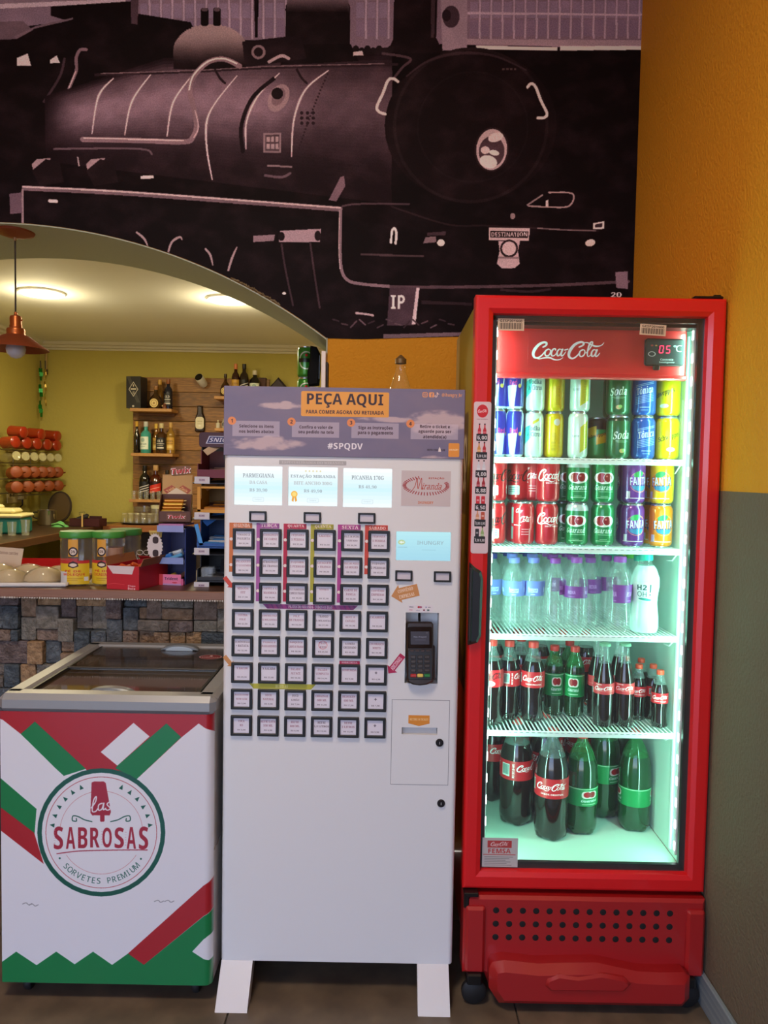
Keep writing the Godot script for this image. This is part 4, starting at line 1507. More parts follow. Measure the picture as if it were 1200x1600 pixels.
func build_room() -> void:
	var orange := relief(mat(c8(208, 142, 36), 0.75, 0.0, 0.3).duplicate(), 0.07, 0.5, 0.22, 21)
	var tile_m: Array[StandardMaterial3D] = []
	for i in 3:
		var t := tmat(mottle(c8(86 + i * 3, 74 + i * 3, 62 + i * 2), c8(112 + i * 3, 97 + i * 2, 80 + i * 2), 0.02, 40 + i), 0.42)
		tile_m.append(t)
	# floor: grout bed with large tiles
	var floor_ := shell("floor", bx(Vector3(-1.16, -0.06, -0.1), Vector3(4.1, 0.11, 5.4)), mat(c8(60, 54, 48), 0.9))
	for i in 6:
		for j in 8:
			var x0 := maxf(-3.2, -3.385 + i * 0.75)
			var x1 := minf(0.872, -2.635 + i * 0.75)
			var z0 := maxf(-2.79, -3.1 + j * 0.75)
			var z1 := minf(2.58, -2.35 + j * 0.75)
			part("tile", bx(Vector3((x0 + x1) / 2, -0.005, (z0 + z1) / 2), Vector3(x1 - x0 - 0.004, 0.01, z1 - z0 - 0.004), 0.0012), tile_m[(i * 2 + j) % 3], floor_)
	shell("ceiling", bx(Vector3(-1.16, 3.45, -0.1), Vector3(4.4, 0.1, 5.7)), mat(c8(214, 206, 190), 0.9))
	# the wall with the arched pass-through
	var mb := MB.new()
	mb.box(Vector3(-2.97, 1.7, -3.02), Vector3(0.7, 3.4, 0.44))
	mb.box(Vector3(0.39, 1.7, -3.02), Vector3(1.22, 3.4, 0.44))
	var top := PackedVector2Array(arc_points(ARC.z, -2.62, -0.22, 40))
	top.append(Vector2(-0.22, 3.4))
	top.append(Vector2(-2.62, 3.4))
	mb.extrude(top, -3.24, -2.8)
	shell("wall_back", mb, orange)
	# grey-green paint inside the arch
	mb = MB.new()
	var a := arc_points(ARC.z, -2.62, -0.22, 48)
	var b := arc_points(ARC.z - 0.004, -2.616, -0.224, 48)
	b.reverse()
	mb.extrude(PackedVector2Array(a + b), -3.242, -2.796, 0.0, true)
	mb.box(Vector3(-0.222, 1.42, -3.019), Vector3(0.004, 0.93, 0.446))
	mb.box(Vector3(-2.618, 1.42, -3.019), Vector3(0.004, 0.93, 0.446))
	shell("trim_1", mb, relief(mat(c8(178, 188, 172), 0.8).duplicate(), 0.03, 0.4, 0.1, 22))
	# right wall: orange above, grey below
	shell("wall_right", bx(Vector3(0.945, 1.7, -0.1), Vector3(0.14, 3.4, 5.5)), orange)
	shell("trim_2", bx(Vector3(0.8745, 0.685, -0.1), Vector3(0.003, 1.37, 5.39)), relief(mat(c8(102, 87, 70), 0.8).duplicate(), 0.07, 0.5, 0.22, 23))
	shell("baseboard_right", bx(Vector3(0.866, 0.044, -0.1), Vector3(0.013, 0.088, 5.38), 0.003), tmat(mottle(c8(108, 118, 128), c8(140, 146, 150), 0.02, 44), 0.4))
	shell("wall_left", bx(Vector3(-3.28, 1.7, -0.1), Vector3(0.14, 3.4, 5.5)), orange)
	# the shop front behind the camera stands open to the street
	mb = MB.new()
	mb.box(Vector3(-1.16, 3.08, 2.65), Vector3(4.1, 0.66, 0.14))
	mb.box(Vector3(0.63, 1.37, 2.65), Vector3(0.5, 2.76, 0.14))
	mb.box(Vector3(-3.06, 1.37, 2.65), Vector3(0.3, 2.76, 0.14))
	shell("wall_front", mb, orange)
	shell("ground", bx(Vector3(-1.16, -0.08, 7.0), Vector3(16, 0.1, 8.6)), mat(c8(150, 146, 140), 0.9))
	# ceiling panel light of the shop
	var t := thing("ceiling_light", "square warm ceiling panel light above the shop floor", "light", Vector3(-0.7, 3.4, -0.6))
	part("frame", bx(Vector3(0, -0.012, 0), Vector3(0.64, 0.024, 0.64), 0.004), mat(c8(230, 230, 226), 0.5), t)
	part("diffuser", bx(Vector3(0, -0.026, 0), Vector3(0.58, 0.006, 0.58)), glow(c8(255, 232, 204), 2.4), t)
	area("ceiling_light_glow", Vector3(-0.7, 3.365, -0.6), Vector3.DOWN, Vector2(0.58, 0.58), c8(255, 232, 206), 2.5)


func build_mural() -> void:
	# wallpaper from the ceiling down to the arch, 2 mm thick
	var p := PackedVector2Array()
	p.append(Vector2(-1.9, 3.31))
	var a := arc_points(ARC.z + 0.002, -1.9, -0.222, 36)
	for q: Vector2 in a:
		p.append(q)
	p.append(Vector2(-0.1, 1.883))
	p.append(Vector2(0.3, 1.9))
	p.append(Vector2(0.875, 1.905))
	p.append(Vector2(0.875, 3.31))
	var mb := MB.new()
	# the print covers x -1.9 to 0.875 and y 1.86 to 3.31
	mb.uvr = Rect2(0, 0, 1, 1.427 / 1.45)
	mb.extrude(p, -2.7995, -2.7975)
	var m := relief(tmat(mural_print(), 0.62), 0.05, 0.35, 0.05, 24)
	m.uv1_triplanar = false
	m.uv1_scale = Vector3.ONE
	m.metallic_specular = 0.2
	var mural := part("wall_mural", mb, m)
	tag(mural, "purple-black photo mural of an old steam locomotive above the arch", "mural")
	# torn bits of paper along the arch's edge
	var rng := RandomNumberGenerator.new()
	rng.seed = 6
	var torn := MB.new()
	for i in 22:
		var x := -0.56 + i * 0.0078
		var y := ARC.y + sqrt(ARC.z * ARC.z - (x - ARC.x) * (x - ARC.x))
		torn.at(x, y + 0.006, -2.795, rng.randf_range(-0.6, 0.6), rng.randf_range(-0.5, 0.5), -0.5 + rng.randf_range(-0.5, 0.5))
		torn.box(Vector3.ZERO, Vector3(0.012 + rng.randf() * 0.012, 0.005, 0.0012))
	part("torn_edge", torn, mat(c8(120, 100, 70), 0.7), mural)


func build_kitchen_shell() -> void:
	var olive := relief(mat(c8(180, 166, 84), 0.7, 0.0, 0.3).duplicate(), 0.03, 0.6, 0.1, 25)
	shell("wall_kitchen_back", bx(Vector3(-1.2, 1.25, -6.66), Vector3(3.9, 2.7, 0.12)), olive)
	shell("wall_kitchen_left", bx(Vector3(-3.034, 1.25, -4.94), Vector3(0.12, 2.7, 3.4)), olive)
	shell("wall_kitchen_right", bx(Vector3(0.66, 1.25, -4.94), Vector3(0.12, 2.7, 3.4)), olive)
	shell("floor_kitchen", bx(Vector3(-1.2, -0.06, -4.92), Vector3(3.9, 0.11, 3.36)), mat(c8(186, 176, 156), 0.5))
	shell("ceiling_kitchen", bx(Vector3(-1.2, 2.52, -4.92), Vector3(3.9, 0.1, 3.36)), mat(c8(226, 226, 218), 0.85))
	# plaster cornice in three steps
	var prof := PackedVector2Array([Vector2(0, 0), Vector2(0.012, 0), Vector2(0.014, 0.014), Vector2(0.03, 0.02), Vector2(0.034, 0.036), Vector2(0.052, 0.044), Vector2(0.056, 0.066), Vector2(0, 0.066)])
	var white := mat(c8(206, 200, 176), 0.8)
	var mb := MB.new()
	mb.at(-2.974, 2.404, -6.6, -PI / 2)
	mb.t = Transform3D(Basis(Vector3(0, 0, 1), Vector3.UP, Vector3(1, 0, 0)), Vector3(-2.974, 2.404, -6.6))
	mb.extrude(prof, 0.0, 3.6)
	shell("trim_3", mb, white)
	mb = MB.new()
	mb.t = Transform3D(Basis(Vector3(1, 0, 0), Vector3.UP, Vector3(0, 0, 1)), Vector3(-2.974, 2.404, -6.6))
	mb.extrude(prof, 0.0, 3.36)
	shell("trim_4", mb, white)
	for i in 2:
		var t := thing("ceiling_lamp", ["round glowing ceiling lamp in the kitchen beside the pendant cord", "round glowing ceiling lamp in the kitchen nearest the arch's right side"][i], "light", [Vector3(-2.12, 2.47, -4.74), Vector3(-1.0, 2.47, -4.84)][i], 0.0, "round kitchen ceiling lamps")
		part("rim", MB.new().lathe([Vector2(0.0, -0.004), Vector2(0.132, -0.012), Vector2(0.139, -0.006), Vector2(0.139, 0.0)], 32), mat(c8(236, 236, 228), 0.5), t)
		part("diffuser", MB.new().lathe([Vector2(0.0, -0.018), Vector2(0.118, -0.017), Vector2(0.129, -0.011)], 32), glow(c8(255, 244, 214), 2.5), t)
		area("ceiling_lamp_glow", t.position + Vector3(0, -0.03, 0), Vector3.DOWN, Vector2(0.26, 0.26), c8(255, 237, 192), 1.25)
		var bulb := OmniLight3D.new()
		bulb.name = "ceiling_lamp_bulb"
		bulb.light_color = c8(255, 237, 192)
		bulb.light_energy = 0.11
		bulb.light_size = 0.06
		bulb.omni_range = 12.0
		bulb.omni_attenuation = 2.0
		bulb.shadow_enabled = true
		bulb.position = t.position + Vector3(0, -0.12, 0)
		add_child(bulb)


func build_stone_counter() -> void:
	var body := shell("wall_counter", bx(Vector3(-1.42, 0.4725, -3.01), Vector3(2.4, 0.945, 0.46)), mat(c8(52, 46, 42), 0.9))
	# split-faced stone blocks
	var tones := [c8(138, 116, 100), c8(120, 110, 100), c8(92, 99, 104), c8(72, 83, 90), c8(156, 126, 98), c8(180, 142, 100), c8(110, 94, 90), c8(132, 126, 114)]
	var sm: Array[StandardMaterial3D] = []
	for i in 8:
		var c: Color = tones[i]
		var m := relief(tmat(mottle(c.darkened(0.22), c.lightened(0.1), 0.03, 60 + i, Vector2.ONE, 128, 128), 0.85), 0.02, 0.16, 0.7, 70 + i, 5)
		sm.append(m)
	var rng := RandomNumberGenerator.new()
	rng.seed = 17
	var cw := 0.0285
	var rh := 0.0425
	var cols := 44
	var rows := 15
	var used := {}
	for r in rows:
		var c := 0
		while c < cols:
			if used.has(Vector2i(c, r)):
				c += 1
				continue
			var w: int = [2, 3, 3, 4, 4, 2][rng.randi() % 6]
			var h := 2 if rng.randf() < 0.3 and r < rows - 1 else 1
			var n := 0
			while n < w and c + n < cols and not used.has(Vector2i(c + n, r)):
				n += 1
			w = n
			if w == 2 and rng.randf() < 0.5:
				h = 2 if r < rows - 1 else 1
			for i in w:
				for j in h:
					used[Vector2i(c + i, r + j)] = true
			var d := rng.randf_range(0.018, 0.05)
			var x0 := -1.57 + c * cw
			var y1 := 0.944 - r * rh
			var mb := MB.new()
			mb.at(x0 + w * cw / 2, y1 - h * rh / 2, -2.78 + d / 2, rng.randf_range(-0.05, 0.05), rng.randf_range(-0.06, 0.06))
			mb.box(Vector3.ZERO, Vector3(w * cw - 0.0025, h * rh - 0.0025, d), 0.003)
			part("stone", mb, sm[rng.randi() % 8], body)
			c += w
	var t := thing("bar_counter", "dark brown wooden counter top on the stone-clad base", "counter", Vector3(-1.42, 0.945, 0))
	part("board", bx(Vector3(0, 0.015, -2.97), Vector3(2.39, 0.03, 0.57), 0.003), tmat(wood(c8(72, 48, 36), c8(96, 66, 48), 31), 0.4), t)
	part("edge_strip", bx(Vector3(0, 0.0145, -2.6805), Vector3(2.39, 0.031, 0.012), 0.003), tmat(wood(c8(132, 94, 76), c8(150, 110, 90), 32), 0.5), t)
	var mb2 := MB.new()
	for i in 130:
		var x := -0.2 + i * 0.0078 if false else -0.15 + i * 0.0088
		mb2.box(Vector3(x, -0.002, -2.676), Vector3(0.0046 + rng.randf() * 0.003, 0.004 + rng.randf() * 0.003, 0.004), 0.001)
	var crust := part("crust", mb2, mat(c8(206, 196, 186), 0.9), t)
	crust.set_meta("kind", "stuff")


# moves a thing built about the world's origin so that its node stands at its base
func rebase(t: Node3D, at: Vector3) -> void:
	t.position = at
	for c in t.get_children():
		(c as Node3D).position -= at


func frame_mesh(w: float, h: float, rim: float, deep: float) -> MB:
	var mb := MB.new()
	mb.box(Vector3(-w / 2 + rim / 2, 0, deep / 2), Vector3(rim, h, deep), 0.0012)
	mb.box(Vector3(w / 2 - rim / 2, 0, deep / 2), Vector3(rim, h, deep), 0.0012)
	mb.box(Vector3(0, h / 2 - rim / 2, deep / 2), Vector3(w - rim * 1.4, rim, deep), 0.0012)
	mb.box(Vector3(0, -h / 2 + rim / 2, deep / 2), Vector3(w - rim * 1.4, rim, deep), 0.0012)
	return mb


func cut(body: CSGShape3D, x0: float, y0: float, x1: float, y1: float, z0: float, z1: float) -> void:
	var b := CSGBox3D.new()
	b.name = "cutout"
	b.operation = CSGShape3D.OPERATION_SUBTRACTION
	b.size = Vector3(x1 - x0, y1 - y0, z1 - z0)
	b.position = Vector3((x0 + x1) / 2, (y0 + y1) / 2, (z0 + z1) / 2)
	body.add_child(b, true)


func build_kiosk() -> void:
	var t := thing("ordering_kiosk", "tall white ordering kiosk with rows of black-framed dish buttons", "kiosk")
	var white := coat(c8(226, 224, 223), 0.42)
	white.clearcoat = 0.15
	white.clearcoat_roughness = 0.35
	var black := mat(c8(11, 10, 11), 0.45)
	# steel body with rounded upright edges; screens, card recess and ticket slot are cut into it
	var body := CSGCombiner3D.new()
	body.name = "body"
	body.material_override = white
	t.add_child(body)
	var pol := CSGPolygon3D.new()
	pol.name = "case"
	pol.polygon = rrect(-0.111, -2.15, 0.622, 0.3, 0.012, 5)
	pol.depth = 1.3538
	pol.rotation.x = PI / 2
	pol.position.y = 0.087
	body.add_child(pol)
	for s: Array in [[-0.396, 1.312, -0.27, 1.414], [-0.255, 1.312, -0.126, 1.414], [-0.112, 1.311, 0.016, 1.413], [0.029, 1.174, 0.172, 1.25]]:
		cut(body, s[0], s[1], s[2], s[3], -2.008, -1.99)
	cut(body, 0.058, 0.849, 0.145, 1.037, -2.06, -1.99)
	cut(body, 0.053, 0.712, 0.147, 0.731, -2.05, -1.99)
	# header board
	var hp := tmat(header_print(), 0.5)
	var hb := part("header", bx(Vector3(-0.111, 1.5302, -2.006), Vector3(0.624, 0.179, 0.02), 0.0015), mat(c8(112, 104, 128), 0.5), t)
	part("header_print", sheet(-0.4215, 1.4415, 0.1995, 1.6190, -1.9962, 0.0006), hp, hb)
	# feet
	for x: float in [-0.378, 0.148]:
		for z: float in [-2.0, -2.3]:
			var s := 1.0 if z > -2.1 else -1.0
			var mb := MB.new()
			mb.t = Transform3D(Basis(Vector3(0, 0, 1), Vector3.UP, Vector3(-1, 0, 0)), Vector3(x + 0.042, 0, 0))
			mb.extrude(PackedVector2Array([Vector2(z, 0.087), Vector2(z + s * 0.082, 0.0), Vector2(z + s * 0.03, 0.0), Vector2(z - s * 0.06, 0.087)]), 0.0, 0.084, 0.001)
			part("foot", mb, coat(c8(220, 218, 220), 0.4), t)
	# the dish buttons: a printed key in a black frame
	var menu := tmat(menu_print(), 0.35)
	var fm := frame_mesh(0.056, 0.0545, 0.0072, 0.008).mesh()
	for r in 8:
		for c in 6:
			var x := -0.369 + 0.0706 * c - 0.0003 * r
			var y := 1.2235 - 0.0706 * r
			var mb := MB.new()
			mb.uvr = Rect2(c / 6.0, r / 8.0, 1 / 6.0, 1 / 8.0)
			mb.box(Vector3(0, 0, 0.0015), Vector3(0.0445, 0.043, 0.003), 0.0)
			var key := part("dish_button", mb, menu, t)
			key.position = Vector3(x, y, -2.0)
			part("frame", fm, black, key)
	var sm := frame_mesh(0.045, 0.028, 0.0048, 0.007).mesh()
	var km := bx(Vector3(0, 0, 0.0015), Vector3(0.0362, 0.0192, 0.003)).mesh()
	for s: Vector2 in [Vector2(-0.3325, 1.2825), Vector2(-0.1905, 1.2825), Vector2(-0.049, 1.283), Vector2(0.0505, 1.134), Vector2(0.1515, 1.1335)]:
		var key := part("select_button", km, mat(c8(206, 196, 202), 0.35), t)
		key.position = Vector3(s.x, s.y, -2.0)
		part("frame", sm, black, key)
	# lit screens
	var sp := screens_print()
	var i := 0
	for s: Array in [[-0.396, 1.312, -0.27, 1.414], [-0.255, 1.312, -0.126, 1.414], [-0.112, 1.311, 0.016, 1.413], [0.029, 1.174, 0.172, 1.25]]:
		part("dish_screen" if i < 3 else "order_screen", sheet(s[0] + 0.0005, s[1] + 0.0005, s[2] - 0.0005, s[3] - 0.0005, -2.006, 0.002, Rect2(0, i * 0.25, 1, 0.25)), glow(Color.WHITE, 0.54 if i < 3 else 0.48, sp), t)
		area("screen_glow", Vector3((s[0] + s[2]) / 2, (s[1] + s[3]) / 2, -1.998), Vector3.BACK, Vector2(s[2] - s[0], s[3] - s[1]), c8(206, 236, 246), 0.006)
		i += 1
	# stickers
	var st := tmat(sticker_print(), 0.5)
	var put := func(called: String, x0: float, y0: float, x1: float, y1: float, u: float, v: float, w: float, h: float) -> void:
		part(called, sheet(x0, y0, x1, y1, -2.0, 0.0006, Rect2(u / 1024, v / 512, w / 1024, h / 512)), st, t)
	for k in 6:
		var x := -0.407 + 0.0708 * k
		put.call("day_sticker", x, 1.2515, x + 0.0598, 1.2652, k * 170, 0, 170, 40)
		var low := 1.136 if k in [0, 5] else 1.06
		put.call("day_bar", x, low, x + 0.0105, 1.2515, k * 60 + 10, 396, 40, 110)
		for q in (2 if k in [0, 5] else 3):
			var dot := MB.new().at(x + 0.005, 1.2225 - 0.0675 * q, -1.9993, 0, PI / 2)
			dot.lathe([Vector2(0.0042, 0), Vector2(0.0042, 0.0004), Vector2(0, 0.0004)], 14)
			part("day_dot", dot, mat(c8(244, 222, 214), 0.5), t)
	var banner := MB.new()
	banner.uvr = Rect2(0, 44 / 512.0, 1, 44 / 512.0)
	banner.extrude(PackedVector2Array([Vector2(-0.318, 1.053), Vector2(-0.306, 1.041), Vector2(-0.08, 1.041), Vector2(-0.068, 1.053)]), -2.0, -1.9994)
	part("banner", banner, st, t)
	banner = MB.new()
	banner.uvr = Rect2(0, 92 / 512.0, 0.5, 44 / 512.0)
	banner.extrude(PackedVector2Array([Vector2(-0.352, 0.8415), Vector2(-0.34, 0.8275), Vector2(-0.188, 0.8275), Vector2(-0.176, 0.8415)]), -2.0, -1.9994)
	part("banner", banner, st, t)
	put.call("banner", -0.1145, 0.8972, -0.061, 0.9058, 516, 92, 256, 44)
	put.call("title_strip", -0.279, 1.4195, -0.104, 1.4305, 0, 344, 380, 40)
	put.call("badge_sticker", 0.04, 1.317, 0.168, 1.409, 768, 216, 256, 200)
	put.call("card_sticker", 0.062, 1.0385, 0.129, 1.0575, 384, 264, 380, 120)
	var arrow := func(called: String, cx: float, cy: float, len: float, hw: float, sw: float, turn: float, u: Rect2) -> void:
		var mb := MB.new().at(cx, cy, -2.0, 0, 0, turn)
		mb.uvr = u
		mb.extrude(PackedVector2Array([Vector2(-len / 2, 0), Vector2(-len / 2 + hw, -hw), Vector2(-len / 2 + hw, -sw), Vector2(len / 2, -sw), Vector2(len / 2, sw), Vector2(-len / 2 + hw, sw), Vector2(-len / 2 + hw, hw)]), 0.0, 0.0006)
		part(called, mb, st, t)
	arrow.call("arrow_sticker", 0.054, 1.0885, 0.073, 0.0245, 0.016, 0.25, Rect2(0, 140 / 512.0, 380 / 1024.0, 200 / 512.0))
	arrow.call("arrow_sticker", 0.0335, 0.899, 0.062, 0.0165, 0.0085, 0.93, Rect2(384 / 1024.0, 140 / 512.0, 380 / 1024.0, 120 / 512.0))
	arrow.call("arrow_sticker", -0.4075, 1.108, 0.036, 0.011, 0.0055, 2.25, Rect2(0.84, 0.01, 0.02, 0.05))
	arrow.call("arrow_sticker", -0.4065, 0.899, 0.036, 0.011, 0.0055, 2.25, Rect2(0.01, 0.4, 0.02, 0.03))
	# ticket hatch with its slot, label and locks
	var groove := frame_mesh(0.1532, 0.229, 0.0011, 0.0006).mesh()
	var hatch := part("ticket_hatch", groove, mat(c8(120, 116, 122), 0.6), t)
	hatch.position = Vector3(0.102, 0.691, -2.0)
	var lab := MB.new()
	lab.uvr = Rect2(776 / 1024.0, 92 / 512.0, 246 / 1024.0, 120 / 512.0)
	lab.extrude(PackedVector2Array([Vector2(0.07, 0.764), Vector2(0.07, 0.742), Vector2(0.098, 0.735), Vector2(0.126, 0.742), Vector2(0.126, 0.764)]), -2.0, -1.9994)
	part("ticket_label", lab, st, t)
	var chute := MB.new()
	chute.at(0.1, 0.7215, -2.024, 0, -0.9)
	chute.box(Vector3.ZERO, Vector3(0.092, 0.03, 0.002))
	part("ticket_chute", chute, white, t)
	for p: Vector2 in [Vector2(0.1535, 0.6915), Vector2(0.161, 0.528)]:
		var lk := MB.new().at(p.x, p.y, -2.0, 0, PI / 2)
		lk.lathe([Vector2(0.0105, 0), Vector2(0.0105, 0.003), Vector2(0.0088, 0.005), Vector2(0.006, 0.005), Vector2(0.0055, 0.0035), Vector2(0, 0.0035)], 20)
		var lock := part("lock", lk, mat(c8(52, 48, 50), 0.3, 0.7), t)
		part("keyhole", bx(Vector3(p.x, p.y, -1.996), Vector3(0.0022, 0.007, 0.001)), mat(c8(190, 184, 180), 0.3, 0.8), lock)
	rebase(t, Vector3(-0.111, 0, -2.15))
	build_card_terminal()


func build_card_terminal() -> void:
	var t := thing("card_terminal", "black card payment terminal leaning out of the kiosk's recess", "card reader")
	var shell_m := coat(c8(40, 30, 28), 0.3)
	var mb := MB.new()
	mb.extrude(PackedVector2Array([Vector2(-0.036, 0.07), Vector2(-0.034, -0.078), Vector2(-0.018, -0.086), Vector2(0, -0.088), Vector2(0.018, -0.086), Vector2(0.034, -0.078), Vector2(0.036, 0.07), Vector2(0.031, 0.077), Vector2(-0.031, 0.077)]), -0.018, 0.006, 0.004, false)
	part("case", mb, shell_m, t)
	part("side_rail", bx(Vector3(0.038, -0.03, -0.006), Vector3(0.005, 0.09, 0.016), 0.002), shell_m, t)
	part("display_bezel", MB.new().extrude(rrect(0, 0.036, 0.064, 0.056, 0.004), 0.005, 0.008, 0.001), mat(c8(18, 14, 15), 0.12), t)
	part("display", sheet(-0.0245, 0.018, 0.0245, 0.052, 0.008, 0.0006, cell(22)), glow(Color.WHITE, 0.16, misc()), t)
	part("key_panel", MB.new().extrude(rrect(0, -0.034, 0.064, 0.078, 0.006), 0.005, 0.0072, 0.001), mat(c8(20, 17, 17), 0.3), t)
	for i in 4:
		part("soft_key", bx(Vector3(-0.021 + i * 0.014, 0.0015, 0.0075), Vector3(0.01, 0.005, 0.003), 0.001), mat(c8(66, 50, 46), 0.3), t)
	for r in 4:
		for c in 3:
			part("key", bx(Vector3(-0.018 + c * 0.018, -0.0145 - r * 0.0115, 0.0085), Vector3(0.0145, 0.0088, 0.004), 0.0015), mat(c8(60, 54, 52), 0.25), t)
	var cols := [c8(176, 36, 28), c8(222, 190, 80), c8(30, 120, 50)]
	for i in 3:
		part("command_key", bx(Vector3(-0.018 + i * 0.018, -0.062, 0.0085), Vector3(0.0155, 0.009, 0.004), 0.0015), mat(cols[i], 0.3), t)
	part("cable", MB.new().tube([Vector3(0, 0.074, -0.006), Vector3(0.0, 0.086, -0.008), Vector3(0.001, 0.098, -0.016)], 0.0035, 8), mat(c8(14, 14, 16), 0.4), t)
	t.position = Vector3(0.0965, 0.935, -1.999)
	t.rotation = Vector3(-0.16, 0.05, 0.01)


var misc_tex: ImageTexture


func misc() -> ImageTexture:
	if misc_tex == null:
		misc_tex = misc_print()
	return misc_tex


var misc_mat: StandardMaterial3D


func mm() -> StandardMaterial3D:
	if misc_mat == null:
		misc_mat = tmat(misc(), 0.5)
	return misc_mat


# ---------- drinks fridge ----------
func build_fridge() -> void:
	var t := thing("drinks_fridge", "tall red glass-door drinks fridge with white lettering", "fridge")
	var red := coat(c8(218, 18, 24), 0.35)
	var liner := mat(c8(196, 222, 210), 0.5)
	var black := mat(c8(14, 13, 14), 0.3)
	# cabinet and its pale liner
	var mb := MB.new()
	mb.box(Vector3(0.2535, 0.98, -2.36), Vector3(0.037, 1.75, 0.6), 0.004)
	mb.box(Vector3(0.8475, 0.98, -2.36), Vector3(0.037, 1.75, 0.6), 0.004)
	mb.box(Vector3(0.5505, 0.98, -2.64), Vector3(0.6, 1.75, 0.04), 0.004)
	mb.box(Vector3(0.5505, 1.8325, -2.36), Vector3(0.6, 0.045, 0.6), 0.004)
	mb.box(Vector3(0.5505, 0.21, -2.36), Vector3(0.6, 0.21, 0.6), 0.004)
	part("cabinet", mb, red, t)
	mb = MB.new()
	mb.box(Vector3(0.2735, 1.073, -2.34), Vector3(0.003, 1.47, 0.556))
	mb.box(Vector3(0.8275, 1.073, -2.34), Vector3(0.003, 1.47, 0.556))
	mb.box(Vector3(0.5505, 1.073, -2.6185), Vector3(0.556, 1.47, 0.003))
	mb.box(Vector3(0.5505, 1.8085, -2.34), Vector3(0.556, 0.003, 0.556))
	mb.box(Vector3(0.5505, 0.325, -2.34), Vector3(0.556, 0.02, 0.556), 0.002)
	part("liner", mb, liner, t)
	# printed film on the left side
	mb = MB.new()
	mb.uvr = cell(28)
	mb.box(Vector3(0.2345, 1.32, -2.36), Vector3(0.001, 1.08, 0.59))
	part("side_film", mb, mm(), t)
	# door frame: four mitred bars with a sloping inner edge
	var bars := MB.new()
	var o := [Vector2(0.223, 0.2953), Vector2(0.870, 0.2953), Vector2(0.870, 1.8646), Vector2(0.223, 1.8646)]
	var rings := []
	for d: Vector2 in [Vector2(0.0, -2.05), Vector2(0.0, -2.008), Vector2(0.003, -2.002), Vector2(0.008, -2.0), Vector2(0.034, -2.0), Vector2(0.046, -2.006), Vector2(0.048, -2.02), Vector2(0.048, -2.05)]:
		rings.append([Vector3(o[0].x + d.x, o[0].y + d.x, d.y), Vector3(o[1].x - d.x, o[1].y + d.x, d.y), Vector3(o[2].x - d.x, o[2].y - d.x, d.y), Vector3(o[3].x + d.x, o[3].y - d.x, d.y)])
	for i in rings.size() - 1:
		for k in 4:
			var j := (k + 1) % 4
			bars.quad(rings[i][k], rings[i][j], rings[i + 1][j], rings[i + 1][k])
	part("door_frame", bars, red, t)
	# black seal behind the glass edge and the pane
	mb = MB.new()
	mb.box(Vector3(0.275, 1.08, -2.03), Vector3(0.012, 1.48, 0.012))
	mb.box(Vector3(0.8145, 1.08, -2.03), Vector3(0.017, 1.48, 0.012))
	mb.box(Vector3(0.5465, 1.811, -2.03), Vector3(0.56, 0.013, 0.012))
	mb.box(Vector3(0.5465, 0.351, -2.03), Vector3(0.56, 0.018, 0.012))
	part("door_seal", mb, black, t)
	mb = MB.new()
	mb.quad(Vector3(0.27, 0.342, -2.021), Vector3(0.823, 0.342, -2.021), Vector3(0.823, 1.818, -2.021), Vector3(0.27, 1.818, -2.021))
	part("glass_pane", mb, pane(c8(236, 244, 244), 0.03), t)
	# red header inside, with the lettering and the thermostat
	var head := part("header_panel", MB.new().box(Vector3(0.5505, 1.7425, -2.108), Vector3(0.516, 0.135, 0.012), 0.004).box(Vector3(0.5505, 1.672, -2.102), Vector3(0.516, 0.014, 0.024), 0.004), coat(c8(198, 20, 24), 0.4), t)
	part("header_cap", bx(Vector3(0.5505, 1.803, -2.08), Vector3(0.53, 0.009, 0.05)), black, head)
	var cv := Cv.new(512, 256, Color(0.79, 0.08, 0.09))
	cv.im.fill(Color(0.78, 0.08, 0.095))
	script_logo(cv, 20, 60, 472, Color.WHITE)
	part("lettering", sheet(0.378, 1.699, 0.594, 1.79, -2.102, 0.0006), tmat(cv.tex(), 0.4), head)
	var th := part("thermostat", MB.new().extrude(rrect(0.746, 1.74, 0.106, 0.073, 0.008), -2.103, -2.094, 0.002), black, t)
	part("thermostat_face", sheet(0.697, 1.708, 0.795, 1.772, -2.094, 0.0006, cell(23)), mm(), th)
	var led := MB.new()
	for d in 2:
		var x := 0.7365 + d * 0.018
		var segs: Array = [[0, 1], [-1, 0.5], [1, 0.5], [-1, -0.5], [1, -0.5], [0, -1]] if d == 0 else [[0, 1], [-1, 0.5], [0, 0], [1, -0.5], [0, -1]]
		for s: Array in segs:
			var upright: bool = absf(s[1]) == 0.5
			led.box(Vector3(x + s[0] * 0.0048 + s[1] * 0.0012, 1.7475 + s[1] * 0.0095, -2.0928), Vector3(0.0022 if upright else 0.0085, 0.0085 if upright else 0.0022, 0.0008))
	part("led_digits", led, glow(c8(255, 50, 90), 1.0), th)
	part("knob", MB.new().box(Vector3(0.726, 1.699, -2.098), Vector3(0.018, 0.014, 0.008), 0.003), black, th)
	# lamp strips up both sides of the opening
	for s: float in [-1.0, 1.0]:
		var x := 0.5505 + s * 0.2665
		var strip := part("led_strip", bx(Vector3(x, 1.085, -2.072), Vector3(0.012, 1.44, 0.012), 0.002), mat(c8(226, 234, 232), 0.4), t)
		var beads := MB.new()
		for i in 24:
			beads.box(Vector3(x - s * 0.0062, 0.39 + i * 0.0605, -2.070), Vector3(0.002, 0.024, 0.009), 0.0008)
		part("led_lamp", beads, glow(c8(236, 255, 250), 3.0), strip)
		area("led_strip_glow", Vector3(x - s * 0.009, 1.085, -2.074), Vector3(-s, 0, -0.75), Vector2(0.012, 1.42), c8(166, 255, 226), 0.22)
	# wire shelves with a white front rail
	var wire := mat(c8(232, 238, 236), 0.35)
